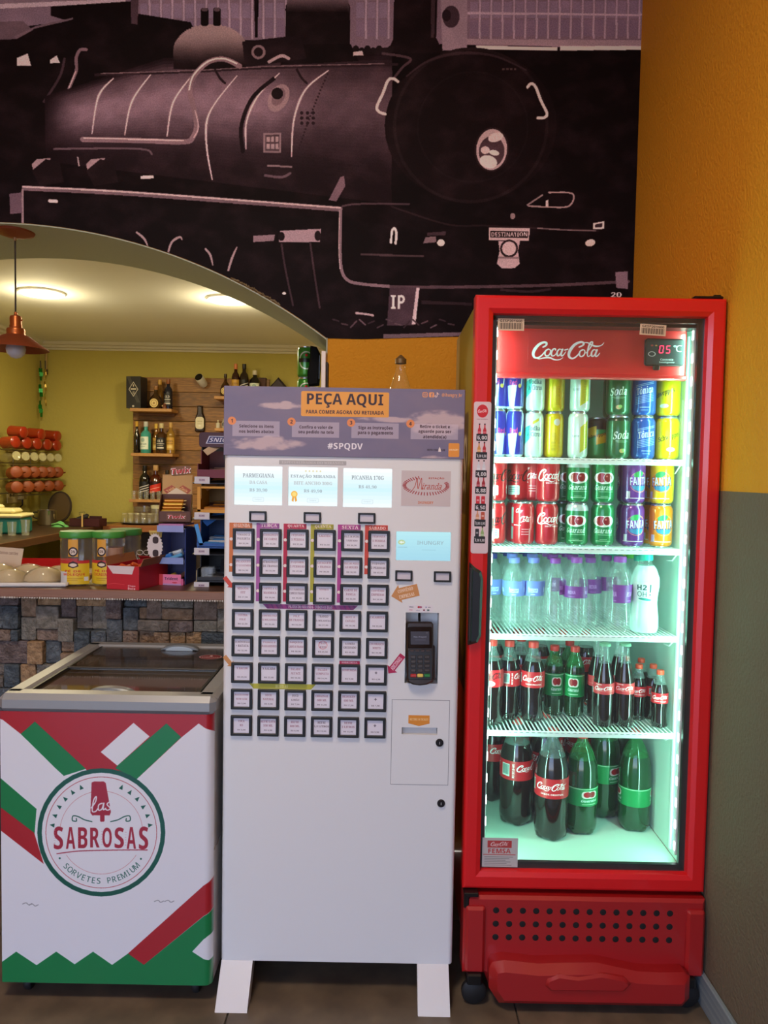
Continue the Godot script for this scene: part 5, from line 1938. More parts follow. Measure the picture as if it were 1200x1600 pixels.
	for y: float in [1.451, 1.205, 0.962, 0.690]:
		var sh := part("shelf", MB.new().box(Vector3(0.5505, y - 0.008, -2.112), Vector3(0.534, 0.016, 0.006), 0.002).box(Vector3(0.5505, y - 0.004, -2.59), Vector3(0.534, 0.005, 0.005)).box(Vector3(0.5505, y - 0.006, -2.34), Vector3(0.534, 0.004, 0.004)), wire, t)
		var wm := MB.new()
		for i in 45:
			wm.box(Vector3(0.2885 + i * 0.0119, y - 0.0015, -2.352), Vector3(0.003, 0.003, 0.478))
		part("wires", wm, wire, sh).set_meta("kind", "stuff")
		var dm := MB.new()
		for i in 26:
			dm.box(Vector3(0.34 + i * 0.0165, y - 0.004, -2.1088), Vector3(0.009, 0.0014, 0.0008))
		part("rail_marks", dm, mat(c8(120, 130, 130), 0.6), sh).set_meta("kind", "stuff")
		for x: float in [0.29, 0.811]:
			part("bracket", MB.new().tube([Vector3(x, y - 0.008, -2.115), Vector3(x, y - 0.036, -2.16), Vector3(x, y - 0.04, -2.2)], 0.0022, 6), wire, sh)
	for x: float in [0.2765, 0.8245]:
		part("shelf_post", bx(Vector3(x, 1.07, -2.134), Vector3(0.006, 1.44, 0.012), 0.001), wire, t)
	part("wall_label", MB.new().box(Vector3(0.8255, 1.565, -2.22), Vector3(0.001, 0.11, 0.12)), mat(c8(190, 206, 190), 0.5), t)
	var wl := MB.new()
	wl.uvr = cell(3)
	wl.t = Transform3D(Basis(Vector3(0, 0, 1), Vector3.UP, Vector3(-1, 0, 0)), Vector3(0.8248, 1.565, -2.22))
	wl.box(Vector3.ZERO, Vector3(0.12, 0.11, 0.0006))
	part("label_print", wl, mm(), t)
	# stickers on the glass
	part("barcode_sticker", sheet(0.2835, 1.777, 0.352, 1.808, -2.0205, 0.0006, cell(0)), mm(), t)
	mb = MB.new().at(0.687, 1.785, -2.0202, 0, 0, -0.05)
	mb.uvr = cell(1)
	mb.box(Vector3.ZERO, Vector3(0.068, 0.028, 0.0006))
	part("barcode_sticker", mb, mm(), t)
	part("paper_notice", sheet(0.276, 0.347, 0.372, 0.427, -2.0205, 0.0006, cell(2)), mm(), t)
	part("price_strip", MB.new().extrude(rrect(0.2465, 1.393, 0.045, 0.394, 0.006), -2.0, -1.9992), mat(c8(222, 200, 204), 0.4), t)
	part("price_print", sheet(0.2255, 1.198, 0.2675, 1.588, -1.9993, 0.0005), tmat(price_strip_print(), 0.4), t)
	# handle: a long black scoop on the left bar
	mb = MB.new()
	mb.extrude(PackedVector2Array([Vector2(0.222, 0.955), Vector2(0.246, 0.962), Vector2(0.255, 0.98), Vector2(0.257, 1.13), Vector2(0.252, 1.15), Vector2(0.238, 1.158), Vector2(0.222, 1.172)]), -2.01, -1.984, 0.007)
	var hd := part("handle", mb, mat(c8(22, 21, 23), 0.4), t)
	part("grip_edge", MB.new().tube([Vector3(0.225, 0.97, -1.981), Vector3(0.225, 1.16, -1.981)], 0.004, 8), mat(c8(30, 29, 31), 0.35), hd)
	# hinges
	part("hinge", MB.new().box(Vector3(0.826, 1.869, -2.03), Vector3(0.075, 0.007, 0.04), 0.002).box(Vector3(0.85, 1.874, -2.025), Vector3(0.02, 0.006, 0.02), 0.002), black, t)
	part("hinge", MB.new().box(Vector3(0.245, 0.289, -2.0), Vector3(0.038, 0.012, 0.04), 0.002).box(Vector3(0.234, 0.27, -1.99), Vector3(0.016, 0.042, 0.014), 0.004), black, t)
	# base: a moulded plinth with vent holes and a bottle in relief
	var base := MB.new()
	base.extrude(PackedVector2Array([Vector2(0.226, 0.072), Vector2(0.285, 0.072), Vector2(0.306, 0.02), Vector2(0.80, 0.02), Vector2(0.828, 0.072), Vector2(0.868, 0.072), Vector2(0.868, 0.284), Vector2(0.226, 0.284)]), -2.06, -1.985, 0.008)
	var bp := part("plinth", base, coat(c8(164, 14, 18), 0.5), t)
	part("side_bulge", MB.new().extrude(rrect(0.257, 0.17, 0.052, 0.18, 0.008), -1.99, -1.972, 0.007), coat(c8(164, 14, 18), 0.5), bp)
	part("side_bulge", MB.new().extrude(rrect(0.84, 0.17, 0.048, 0.18, 0.008), -1.99, -1.972, 0.007), coat(c8(164, 14, 18), 0.5), bp)
	var bottle := PackedVector2Array()
	for q: Array in [[0.292, 0.112], [0.30, 0.128], [0.33, 0.134], [0.42, 0.126], [0.50, 0.13], [0.57, 0.132], [0.62, 0.122], [0.68, 0.11], [0.74, 0.108], [0.80, 0.11], [0.818, 0.1], [0.818, 0.04], [0.80, 0.018], [0.32, 0.018], [0.292, 0.06]]:
		bottle.append(Vector2(q[0], q[1]))
	part("bottle_relief", MB.new().extrude(bottle, -1.99, -1.93, 0.02, true), coat(c8(160, 14, 18), 0.5), bp)
	part("lettering_relief", MB.new().extrude(PackedVector2Array([Vector2(0.44, 0.1), Vector2(0.47, 0.112), Vector2(0.52, 0.106), Vector2(0.58, 0.116), Vector2(0.64, 0.106), Vector2(0.66, 0.09), Vector2(0.64, 0.068), Vector2(0.45, 0.066), Vector2(0.434, 0.08)]), -1.94, -1.924, 0.007, true), coat(c8(160, 14, 18), 0.5), bp)
	for r in 3:
		for c in 14:
			var x := 0.312 + c * 0.0355
			var y := 0.247 - r * 0.0365
			if r == 2 and c > 2 and c < 12:
				y = 0.174
			part("vent_hole", MB.new().at(x, y, -1.986, 0, PI / 2).lathe([Vector2(0.0085, 0), Vector2(0.0085, 0.0012), Vector2(0.0078, 0.0016), Vector2(0, 0.0016)], 14), mat(c8(10, 6, 7), 0.8), bp)
	for x: float in [0.256, 0.82]:
		for z: float in [-1.975, -2.58]:
			var wh := part("caster", MB.new().at(x, 0.0335, z, PI / 2, 0, PI / 2).lathe([Vector2(0, -0.012), Vector2(0.026, -0.012), Vector2(0.033, -0.006), Vector2(0.033, 0.006), Vector2(0.026, 0.012), Vector2(0, 0.012)], 22), mat(c8(18, 18, 20), 0.6), t)
			part("fork", bx(Vector3(x, 0.07, z), Vector3(0.04, 0.03, 0.03), 0.004), black, wh)
	rebase(t, Vector3(0.5505, 0, -2.34))


func build_freezer() -> void:
	var t := thing("ice_cream_freezer", "low chest freezer with red, green and white ice-cream advert", "freezer")
	var grey := mat(c8(150, 152, 154), 0.38, 0.25)
	# cabinet: walls round an open tub
	var x0 := -0.985
	var x1 := -0.436
	var zf := -1.95
	var zb := -2.57
	var side := MB.new()
	# rounded upright edges: the plan is a rounded rectangle, extruded upwards
	side.t = Transform3D(Basis(Vector3(1, 0, 0), Vector3(0, 0, -1), Vector3.UP), Vector3(0, 0, 0))
	side.extrude(rrect((x0 + x1) / 2, 2.26, x1 - x0, 0.62, 0.022, 6), 0.05, 0.40, 0.0, true)
	part("cabinet", side, mat(c8(206, 204, 200), 0.35), t)
	var wall := MB.new()
	wall.box(Vector3((x0 + x1) / 2, 0.585, zf - 0.0225), Vector3(x1 - x0 - 0.03, 0.372, 0.041))
	wall.box(Vector3((x0 + x1) / 2, 0.585, zb + 0.02), Vector3(x1 - x0 - 0.03, 0.372, 0.04))
	wall.box(Vector3(x0 + 0.02, 0.585, (zf + zb) / 2), Vector3(0.036, 0.372, 0.58))
	wall.box(Vector3(x1 - 0.02, 0.585, (zf + zb) / 2), Vector3(0.036, 0.372, 0.58))
	part("tub_wall", wall, mat(c8(206, 204, 200), 0.35), t)
	# printed vinyl wrapped over the front and round its right edge
	var vinyl := MB.new()
	var flat := coat(Color.WHITE, 0.3)
	flat.albedo_texture = freezer_print()
	vinyl.quad(Vector3(x0 + 0.0005, 0.05, zf + 0.0012), Vector3(x1 - 0.02, 0.05, zf + 0.0012), Vector3(x1 - 0.02, 0.772, zf + 0.0012), Vector3(x0 + 0.0005, 0.772, zf + 0.0012))
	for i in range(0, vinyl.u.size()):
		vinyl.u[i] = Vector2(vinyl.u[i].x * 0.9636, vinyl.u[i].y)
	for i in 8:
		var a0 := PI / 2 * i / 8.0
		var a1 := PI / 2 * (i + 1) / 8.0
		var c := Vector3(x1 - 0.02, 0, zf - 0.02)
		var r := 0.0212
		var p := c + Vector3(sin(a0) * r, 0, cos(a0) * r)
		var q := c + Vector3(sin(a1) * r, 0, cos(a1) * r)
		var na := Vector3(sin(a0), 0, cos(a0))
		var nb := Vector3(sin(a1), 0, cos(a1))
		var ua := 0.9636 + 0.0364 * i / 8.0
		var ub := 0.9636 + 0.0364 * (i + 1) / 8.0
		var lo := Vector3.UP * 0.05
		var hi := Vector3.UP * 0.772
		vinyl.tri(p + lo, q + lo, q + hi, na, nb, nb, Vector2(ua, 1), Vector2(ub, 1), Vector2(ub, 0))
		vinyl.tri(p + lo, q + hi, p + hi, na, nb, na, Vector2(ua, 1), Vector2(ub, 0), Vector2(ua, 0))
	part("advert_vinyl", vinyl, flat, t)
	# rounded grey rim
	var rim := MB.new()
	rim.box(Vector3((x0 + x1) / 2, 0.792, zf - 0.0265), Vector3(x1 - x0 + 0.012, 0.05, 0.065), 0.014)
	rim.box(Vector3((x0 + x1) / 2, 0.792, zb + 0.0265), Vector3(x1 - x0 + 0.012, 0.05, 0.065), 0.014)
	rim.box(Vector3(x0 + 0.0225, 0.792, (zf + zb) / 2), Vector3(0.056, 0.05, 0.59), 0.012)
	rim.box(Vector3(x1 - 0.0225, 0.792, (zf + zb) / 2), Vector3(0.056, 0.05, 0.59), 0.012)
	part("rim", rim, grey, t)
	part("track", MB.new().box(Vector3(x0 + 0.052, 0.806, (zf + zb) / 2), Vector3(0.006, 0.012, 0.52)).box(Vector3(x1 - 0.052, 0.806, (zf + zb) / 2), Vector3(0.006, 0.012, 0.52)), mat(c8(26, 24, 24), 0.5), t)
	# inside: pale floor of the tub and cartons of ice cream
	part("tub_floor", bx(Vector3((x0 + x1) / 2, 0.41, (zf + zb) / 2), Vector3(0.49, 0.02, 0.54)), mat(c8(170, 160, 140), 0.6), t)
	# two sliding lids of smoky glass, each with a grey scoop handle
	var glass := pane(c8(66, 52, 34), 0.62, 0.05)
	var alu := mat(c8(186, 186, 180), 0.3, 0.6)
	for k in 2:
		var z0: float = [-1.985, -2.245][k]
		var z1: float = [-2.262, -2.535][k]
		var y: float = [0.804, 0.811][k]
		var mb := MB.new()
		mb.quad(Vector3(x0 + 0.05, y, z0), Vector3(x1 - 0.05, y, z0), Vector3(x1 - 0.05, y, z1), Vector3(x0 + 0.05, y, z1))
		var lid := part("sliding_lid", mb, glass, t)
		part("lid_frame", MB.new().box(Vector3((x0 + x1) / 2, y, z1), Vector3(x1 - x0 - 0.1, 0.008, 0.008), 0.002), alu, lid)
		part("lid_frame", MB.new().box(Vector3((x0 + x1) / 2, y, z0), Vector3(x1 - x0 - 0.1, 0.006, 0.006), 0.002), mat(c8(60, 56, 52), 0.4), lid)
		var hz: float = [-2.01, -2.49][k]
		var hx: float = [-0.72, -0.665][k]
		var pro := PackedVector2Array()
		for i in 17:
			var a := PI * i / 16.0
			pro.append(Vector2(cos(a) * 0.062, sin(a) * 0.019))
		var h := MB.new().at(hx, y, hz)
		h.extrude(pro, -0.012, 0.014, 0.004, true)
		var hnd := part("lid_handle", h, mat(c8(120, 126, 130), 0.3, 0.2), lid)
		var pi_ := PackedVector2Array()
		for p in pro:
			pi_.append(p * 0.72)
		part("handle_face", MB.new().at(hx, y, hz).extrude(pi_, 0.013, 0.0155, 0.001, true), mat(c8(168, 182, 190), 0.35), hnd)
	var bd := MB.new().at(-0.545, 0.8112, -2.40)
	bd.uvr = cell(25)
	bd.t.basis = Basis.from_euler(Vector3(-PI / 2, 0, 0))
	bd.extrude(oval(0, 0, 0.036, 0.028, 28), 0, 0.0008)
	part("badge_sticker", bd, mm(), t)
	for x: float in [x0 + 0.05, x1 - 0.05]:
		for z: float in [zf - 0.05, zb + 0.05]:
			part("caster", MB.new().at(x, 0.024, z, 0, 0, PI / 2).lathe([Vector2(0, -0.01), Vector2(0.02, -0.01), Vector2(0.024, -0.005), Vector2(0.024, 0.005), Vector2(0.02, 0.01), Vector2(0, 0.01)], 16), mat(c8(24, 24, 26), 0.6), t)
			part("caster_fork", bx(Vector3(x, 0.044, z), Vector3(0.03, 0.014, 0.03)), mat(c8(30, 30, 32), 0.5), t)
	rebase(t, Vector3((x0 + x1) / 2, 0, (zf + zb) / 2))
	# tubs of ice cream seen dimly through the lids
	var cols := [c8(176, 60, 40), c8(206, 160, 60), c8(120, 70, 40), c8(200, 190, 170)]
	for k in 4:
		var box := thing("ice_cream_box", ["red", "yellow", "brown", "cream"][k] + " ice-cream box lying under the freezer's glass lids", "box", Vector3(-0.87 + k * 0.108, 0.42, -2.1 - 0.04 * (k % 2)), 0.0, "ice-cream boxes")
		part("carton", bx(Vector3(0, 0.13, 0), Vector3(0.1, 0.26, 0.2), 0.006), mat(cols[k], 0.6), box)
		part("flap", bx(Vector3(0, 0.263, 0.03), Vector3(0.09, 0.006, 0.13), 0.001), mat((cols[k] as Color).lightened(0.25), 0.6), box)


# ---------- what stands in the fridge ----------
var can_protos := {}


func can(kind: String, size: String, label: String, at: Vector3, turn: float, group := "") -> void:
	var key := kind + size
	if can_protos.has(key):
		dup(can_protos[key], label, at, turn, group)
		return
	var r: float = {"slim": 0.0265, "tall": 0.0275, "std": 0.0325}[size]
	var h: float = {"slim": 0.133, "tall": 0.129, "std": 0.1205}[size]
	var t := thing("drink_can", label, "can", at, turn, group)
	var m := tmat(can_print(kind), 0.28, 0.25)
	m.clearcoat_enabled = true
	m.clearcoat = 0.5
	m.clearcoat_roughness = 0.12
	part("body", MB.new().lathe([Vector2(r * 0.8, 0.003), Vector2(r * 0.94, 0.007), Vector2(r, 0.014), Vector2(r, h - 0.016), Vector2(r * 0.93, h - 0.009), Vector2(r * 0.84, h - 0.004)], 26), m, t)
	var alu := mat(c8(196, 200, 202), 0.25, 0.85)
	part("lid", MB.new().lathe([Vector2(r * 0.84, h - 0.004), Vector2(r * 0.86, h), Vector2(r * 0.8, h), Vector2(r * 0.76, h - 0.004), Vector2(0, h - 0.004)], 26), alu, t)
	part("base_rim", MB.new().lathe([Vector2(0, 0.004), Vector2(r * 0.66, 0.003), Vector2(r * 0.74, 0.0), Vector2(r * 0.8, 0.003)], 26), alu, t)
	part("tab", bx(Vector3(0, h - 0.0025, 0.004), Vector3(0.011, 0.0015, 0.02), 0.0006), alu, t)
	can_protos[key] = t


const SHAPES := {
	"cola": [[0.5, 0], [0.78, 0.008], [0.93, 0.045], [0.93, 0.1], [0.86, 0.22], [0.9, 0.34], [1.0, 0.44], [1.0, 0.62], [0.93, 0.68], [0.66, 0.79], [0.42, 0.88], [0.38, 0.93]],
	"soda": [[0.55, 0], [0.88, 0.015], [1.0, 0.07], [1.0, 0.62], [0.97, 0.69], [0.78, 0.79], [0.46, 0.88], [0.4, 0.93]],
	"water": [[0.55, 0], [0.9, 0.015], [1.0, 0.07], [0.98, 0.2], [0.87, 0.38], [0.9, 0.47], [1.0, 0.6], [0.99, 0.7], [0.76, 0.82], [0.44, 0.89], [0.42, 0.93]],
	"glass": [[0.6, 0], [0.95, 0.01], [1.0, 0.04], [1.0, 0.5], [0.94, 0.58], [0.6, 0.75], [0.45, 0.84], [0.41, 0.95], [0.46, 0.955], [0.46, 0.972]],
	"big": [[0.45, 0.0], [0.72, 0.004], [0.95, 0.04], [1.0, 0.1], [0.97, 0.2], [1.0, 0.3], [1.0, 0.58], [0.94, 0.68], [0.66, 0.81], [0.34, 0.9], [0.28, 0.94]],
}
var bottle_protos := {}
var mat_cola: StandardMaterial3D
var mat_clear: StandardMaterial3D


# a drink bottle: dark or clear body up to the liquid level, clear neck above, wrapped label and cap
func bottle(called: String, shape: String, h: float, r: float, drink: String, print_kind: String, lab0: float, lab1: float, cap: Color, label: String, at: Vector3, turn: float, group := "") -> void:
	var key := called + shape + drink + print_kind + str(h) + cap.to_html()
	if bottle_protos.has(key):
		dup(bottle_protos[key], label, at, turn, group)
		return
	if mat_cola == null:
		mat_cola = coat(c8(22, 11, 10), 0.1)
		mat_clear = pane(c8(206, 228, 224), 0.095, 0.06)
	var t := thing(called, label, "bottle", at, turn, group)
	var prof: Array[Vector2] = []
	for q: Array in SHAPES[shape]:
		prof.append(Vector2(q[0] * r, q[1] * h))
	var level: float = {"cola": 0.76, "guarana": 0.72, "water": 0.0, "milky": 0.86, "green": 0.74}[drink] * h
	var low: Array[Vector2] = []
	var top: Array[Vector2] = []
	for i in prof.size():
		if prof[i].y <= level:
			low.append(prof[i])
		else:
			if top.is_empty() and i > 0:
				var f := (level - prof[i - 1].y) / (prof[i].y - prof[i - 1].y)
				var mid := prof[i - 1].lerp(prof[i], f)
				if level > 0.0:
					low.append(mid)
				top.append(mid if level > 0.0 else prof[0])
			top.append(prof[i])
	var body_m: StandardMaterial3D = {"cola": mat_cola, "guarana": coat(c8(8, 44, 20), 0.1), "water": mat_clear, "milky": coat(c8(206, 240, 232), 0.2), "green": coat(c8(10, 60, 30), 0.1)}[drink]
	var neck_m: StandardMaterial3D = pane(c8(30, 120, 60), 0.5, 0.06) if drink in ["guarana", "green"] else mat_clear
	if level > 0.0:
		var bm := MB.new().lathe(low, 24)
		bm.lathe([low[low.size() - 1], Vector2(0, low[low.size() - 1].y)], 24)
		if shape in ["big", "cola"]:
			for i in 5:
				var a := TAU * i / 5.0 + 0.3
				bm.at(sin(a) * r * 0.62, 0, cos(a) * r * 0.62)
				bm.lathe([Vector2(0, 0), Vector2(r * 0.2, 0.0), Vector2(r * 0.34, r * 0.12), Vector2(r * 0.38, r * 0.34), Vector2(r * 0.3, r * 0.7)], 10)
		part("body", bm, body_m, t)
	part("neck" if level > 0.0 else "body", MB.new().lathe(top, 24), neck_m, t)
	if print_kind:
		var band: Array[Vector2] = []
		for i in 7:
			var y := lerpf(lab0, lab1, i / 6.0) * h
			for k in prof.size() - 1:
				if y >= prof[k].y and y <= prof[k + 1].y:
					band.append(Vector2(lerpf(prof[k].x, prof[k + 1].x, (y - prof[k].y) / (prof[k + 1].y - prof[k].y)) + 0.0007, y))
					break
		if print_kind in ["fresh", "grapewater", "h2"]:
			var lb := MB.new()
			if print_kind == "h2":
				lb.uvr = cell(30)
				part("label", lb.lathe(band, 14, -0.8, 0.8), mm(), t)
			else:
				part("label", lb.lathe(band, 20, -1.5, 1.5), tmat(bottle_tex(print_kind), 0.4), t)
		else:
			part("label", MB.new().lathe(band, 24), tmat(bottle_tex(print_kind), 0.35), t)
	var cr := prof[prof.size() - 1].x * 1.12 + 0.0006
	var cy := prof[prof.size() - 1].y
	var cm := mat(cap, 0.4)
	if shape == "glass":
		part("crown_cap", MB.new().lathe([Vector2(cr * 1.1, cy - 0.002), Vector2(cr * 1.02, h - 0.002), Vector2(cr * 0.7, h), Vector2(0, h)], 21), cm, t)
	else:
		part("cap", MB.new().lathe([Vector2(cr * 0.98, cy - 0.001), Vector2(cr, cy + 0.001), Vector2(cr, h - 0.0015), Vector2(cr * 0.92, h), Vector2(0, h)], 22), cm, t)
	bottle_protos[key] = t


var bottle_texs := {}


func bottle_tex(k: String) -> ImageTexture:
	if not bottle_texs.has(k):
		bottle_texs[k] = bottle_print(k)
	return bottle_texs[k]


func build_fridge_stock() -> void:
	var s1 := 1.4515
	var s2 := 1.2055
	var s3 := 0.9625
	var s4 := 0.6905
	var s5 := 0.3355
	var up := 0.1215
	var z := -2.185
	# top shelf, two cans high
	can("energy", "slim", "lower blue-silver energy can in the leftmost stack on the top shelf", Vector3(0.3125, s1, z), 0.5)
	can("energy", "slim", "upper blue-silver energy can in the leftmost stack on the top shelf", Vector3(0.3125, s1 + 0.1335, z), -0.3)
	can("energy", "slim", "lower blue-silver energy can left of the white and teal cans", Vector3(0.3605, s1, z + 0.005), -0.1)
	can("energy", "slim", "upper blue-silver energy can left of the white and teal cans", Vector3(0.3585, s1 + 0.1335, z + 0.004), -0.18)
	can("vodka", "tall", "lower white can with teal stripe right of the energy cans", Vector3(0.415, s1, z), -0.1)
	can("vodka", "tall", "upper white can with teal stripe right of the energy cans", Vector3(0.4165, s1 + 0.1295, z), -0.16)
	can("yellow", "tall", "lower plain yellow can between white can stacks on top shelf", Vector3(0.474, s1, z - 0.01), 0.0)
	can("yellow", "tall", "upper plain yellow can between white can stacks on top shelf", Vector3(0.4745, s1 + 0.1295, z - 0.01), 0.3)
	can("citrus", "tall", "lower white and lime can beside the dark gap on top shelf", Vector3(0.5385, s1, z + 0.008), 0.1)
	can("citrus", "tall", "upper white and lime can beside the dark gap on top shelf", Vector3(0.5415, s1 + 0.1295, z + 0.008), -0.12)
	can("ginger", "std", "single black-topped green can with yellow band in the top shelf's gap", Vector3(0.612, s1, -2.25), -0.3)
	can("soda", "std", "lower dark green soda can on the top shelf", Vector3(0.654, s1, z), 0.1)
	can("soda", "std", "upper dark green soda can on the top shelf", Vector3(0.651, s1 + up, z), -0.2)
	can("tonic", "std", "lower bright blue tonic can on the top shelf", Vector3(0.7255, s1, z), 0.0)
	can("tonic", "std", "upper bright blue tonic can on the top shelf", Vector3(0.7245, s1 + up, z), -0.25)
	can("tonicyellow", "std", "lower yellow tonic can at the top shelf's right end", Vector3(0.7935, s1, z), -0.2)
	can("tonicyellow", "std", "upper yellow tonic can at the top shelf's right end", Vector3(0.7935, s1 + up, z), -0.9)
	for i in 2:
		can("energy", "slim", "%s blue-silver energy can in the second row behind its stack" % ["lower", "upper"][i], Vector3(0.345, s1 + 0.1335 * i, -2.25), 0.4, "energy cans in the second row")
		can("soda", "std", "%s dark green soda can in the second row of the top shelf" % ["lower", "upper"][i], Vector3(0.664, s1 + up * i, -2.262), 0.6, "soda cans in the second row")
	# second shelf
	can("colazero", "std", "lower red can with black script at the second shelf's left edge", Vector3(0.3105, s2, z), -0.2)
	can("colazero", "std", "upper red can with black script at the second shelf's left edge", Vector3(0.3105, s2 + up, z), -0.35)
	can("colazero", "std", "red can with black script set back on the second shelf's upper tier", Vector3(0.386, s2 + up, -2.25), -0.5)
	can("cola", "std", "red can hidden at the back below the set-back black-script can", Vector3(0.386, s2, -2.255), 1.3)
	can("colaside", "std", "red can turned sideways with two-line white script, second shelf lower tier", Vector3(0.3915, s2, z), -0.12)
	can("cola", "std", "lower red can with white script beside the green guaraná cans", Vector3(0.459, s2, z), 0.06)
	can("cola", "std", "upper red can with white script beside the green guaraná cans", Vector3(0.4605, s2 + up, z), 0.0)
	can("colaside", "std", "upper red can half hidden behind the white-script can, second shelf", Vector3(0.4325, s2 + up, -2.25), -0.5)
	can("guaranatop", "std", "lower green guaraná can with silver shoulder", Vector3(0.5445, s2, z), -0.3)
	can("guaranatop", "std", "upper green guaraná can with silver shoulder", Vector3(0.5445, s2 + up, z), -0.2)
	can("guarana", "std", "lower all-green guaraná can", Vector3(0.618, s2, z), -0.15)
	can("guarana", "std", "upper all-green guaraná can", Vector3(0.6155, s2 + up, z), -0.1)
	can("grape", "std", "lower purple grape soda can", Vector3(0.703, s2, z), -0.15)
	can("grape", "std", "upper purple grape soda can", Vector3(0.702, s2 + up, z), 0.05)
	can("orange", "std", "lower orange soda can at the second shelf's right end", Vector3(0.7835, s2, z), -0.25)
	can("orangeyellow", "std", "yellow-orange soda can on top of the orange one, second shelf's right end", Vector3(0.7835, s2 + up, z), -0.6)
	for i in 2:
		can("grape", "std", "%s purple grape soda can in the second row behind its stack" % ["lower", "upper"][i], Vector3(0.715, s2 + up * i, -2.265), 0.8, "grape cans in the second row")
		can("orange", "std", "%s orange soda can in the second row behind its stack" % ["lower", "upper"][i], Vector3(0.788, s2 + up * i, -2.26), -0.4, "orange cans in the second row")
		can("guarana", "std", "%s green guaraná can in the second row between red and silver-shoulder cans" % ["lower", "upper"][i], Vector3(0.519, s2 + up * i, -2.27), 0.5, "guaraná cans in the second row")
	# third shelf: clear water bottles in rows
	var blue := c8(126, 128, 214)
	var navy := c8(40, 50, 130)
	var plum := c8(150, 66, 164)
	var teal := c8(30, 176, 156)
	bottle("water_bottle", "water", 0.204, 0.0325, "water", "fresh", 0.47, 0.68, blue, "leftmost blue-capped water bottle in the front row of the third shelf", Vector3(0.372, s3, -2.195), -0.15)
	bottle("water_bottle", "water", 0.204, 0.0325, "water", "fresh", 0.47, 0.68, blue, "second blue-capped water bottle in the front row of the third shelf", Vector3(0.43, s3, -2.205), -0.2)
	bottle("water_bottle", "soda", 0.204, 0.0325, "water", "grapewater", 0.5, 0.7, plum, "purple-capped water bottle just right of the two blue-capped ones", Vector3(0.491, s3, -2.2), 1.7)
	bottle("water_bottle", "soda", 0.209, 0.0335, "water", "grapewater", 0.46, 0.62, plum, "front purple-capped water bottle with purple label turned half left", Vector3(0.5475, s3, -2.18), -0.6)
	bottle("water_bottle", "soda", 0.204, 0.0325, "water", "grapewater", 0.5, 0.66, plum, "purple-labelled water bottle set back right of the half-turned one", Vector3(0.602, s3, -2.235), 0.0)
	bottle("water_bottle", "soda", 0.204, 0.0325, "water", "grapewater", 0.5, 0.66, plum, "purple-labelled water bottle deepest between its taller neighbours", Vector3(0.664, s3, -2.29), 0.2)
	bottle("water_bottle", "water", 0.214, 0.0365, "water", "grapewater", 0.4, 0.64, plum, "large purple-capped water bottle left of the milky white one", Vector3(0.669, s3, -2.175), 0.7)
	bottle("water_bottle", "water", 0.222, 0.0395, "milky", "h2", 0.42, 0.66, teal, "milky white bottle with teal cap and dark lettering", Vector3(0.7405, s3, -2.17), -0.3)
	for row in 3:
		for c in 8:
			var x: float = [0.318, 0.378, 0.438, 0.498, 0.558, 0.628, 0.692, 0.755][c]
			var zz := -2.27 - 0.075 * row
			if c == 5 and row == 0:
				continue
			var col: Color = navy if c == 0 or (c < 3 and row > 0) else blue if c < 3 else plum if c < 5 or (c == 5 and row < 2) else teal if not (c == 7 and row > 0) else c8(80, 190, 60) if row == 1 else c8(206, 190, 30)
			var word := "dark blue" if col == navy else "light blue" if col == blue else "purple" if col == plum else "teal" if col == teal else "green" if row == 1 else "yellow"
			bottle("water_bottle", "water", 0.208, 0.0325, "water", "fresh" if c == 0 and row == 0 else "", 0.42, 0.64, col, "%s-capped water bottle, %s row behind the front, %s from the fridge's left wall" % [word, ["first", "second", "third"][row], ["first", "second", "third", "fourth", "fifth", "sixth", "seventh", "eighth"][c]], Vector3(x, s3, zz), 0.2, "water bottles with %s caps in the back rows" % word)
	# fourth shelf: half-litre bottles
	var rc := c8(206, 50, 44)
	bottle("cola_bottle", "cola", 0.243, 0.0335, "cola", "colazero", 0.46, 0.66, rc, "cola bottle cut off by the fridge's left frame, fourth shelf", Vector3(0.3115, s4, -2.175), -0.1)
	bottle("cola_bottle", "cola", 0.229, 0.0325, "cola", "side", 0.44, 0.64, rc, "cola bottle with barcode side of its red label forwards, fourth shelf", Vector3(0.370, s4, -2.225), 0.2)
	bottle("cola_bottle", "cola", 0.229, 0.0335, "cola", "cola", 0.44, 0.64, rc, "cola bottle with white script label facing forwards, fourth shelf", Vector3(0.438, s4, -2.215), -0.2)
	bottle("cola_bottle", "cola", 0.229, 0.0325, "cola", "side", 0.44, 0.64, rc, "cola bottle standing behind the two front ones, fourth shelf", Vector3(0.418, s4, -2.30), 0.9)
	bottle("guarana_bottle", "soda", 0.207, 0.029, "guarana", "guarana", 0.3, 0.62, rc, "green guaraná bottle next to the red-labelled cola, fourth shelf", Vector3(0.512, s4, -2.27), 0.1)
	bottle("guarana_bottle", "soda", 0.207, 0.0325, "guarana", "guarana", 0.3, 0.62, rc, "green guaraná bottle next to the glass bottles, fourth shelf", Vector3(0.571, s4, -2.26), -0.35)
	bottle("guarana_bottle", "soda", 0.207, 0.0325, "guarana", "guarana", 0.3, 0.62, rc, "green guaraná bottle half hidden in the second row, fourth shelf", Vector3(0.575, s4, -2.345), 0.3)
	bottle("glass_cola_bottle", "glass", 0.238, 0.0285, "cola", "glass", 0.4, 0.53, c8(120, 170, 140), "left front glass cola bottle with crown cap", Vector3(0.634, s4, -2.175), -0.3)
	bottle("glass_cola_bottle", "glass", 0.238, 0.0285, "cola", "glass", 0.4, 0.53, c8(120, 170, 140), "right front glass cola bottle with crown cap", Vector3(0.6935, s4, -2.18), -0.2)
	bottle("glass_cola_bottle", "glass", 0.238, 0.0285, "cola", "glass", 0.4, 0.53, c8(120, 170, 140), "glass cola bottle behind the left front glass bottle", Vector3(0.638, s4, -2.255), 0.4)
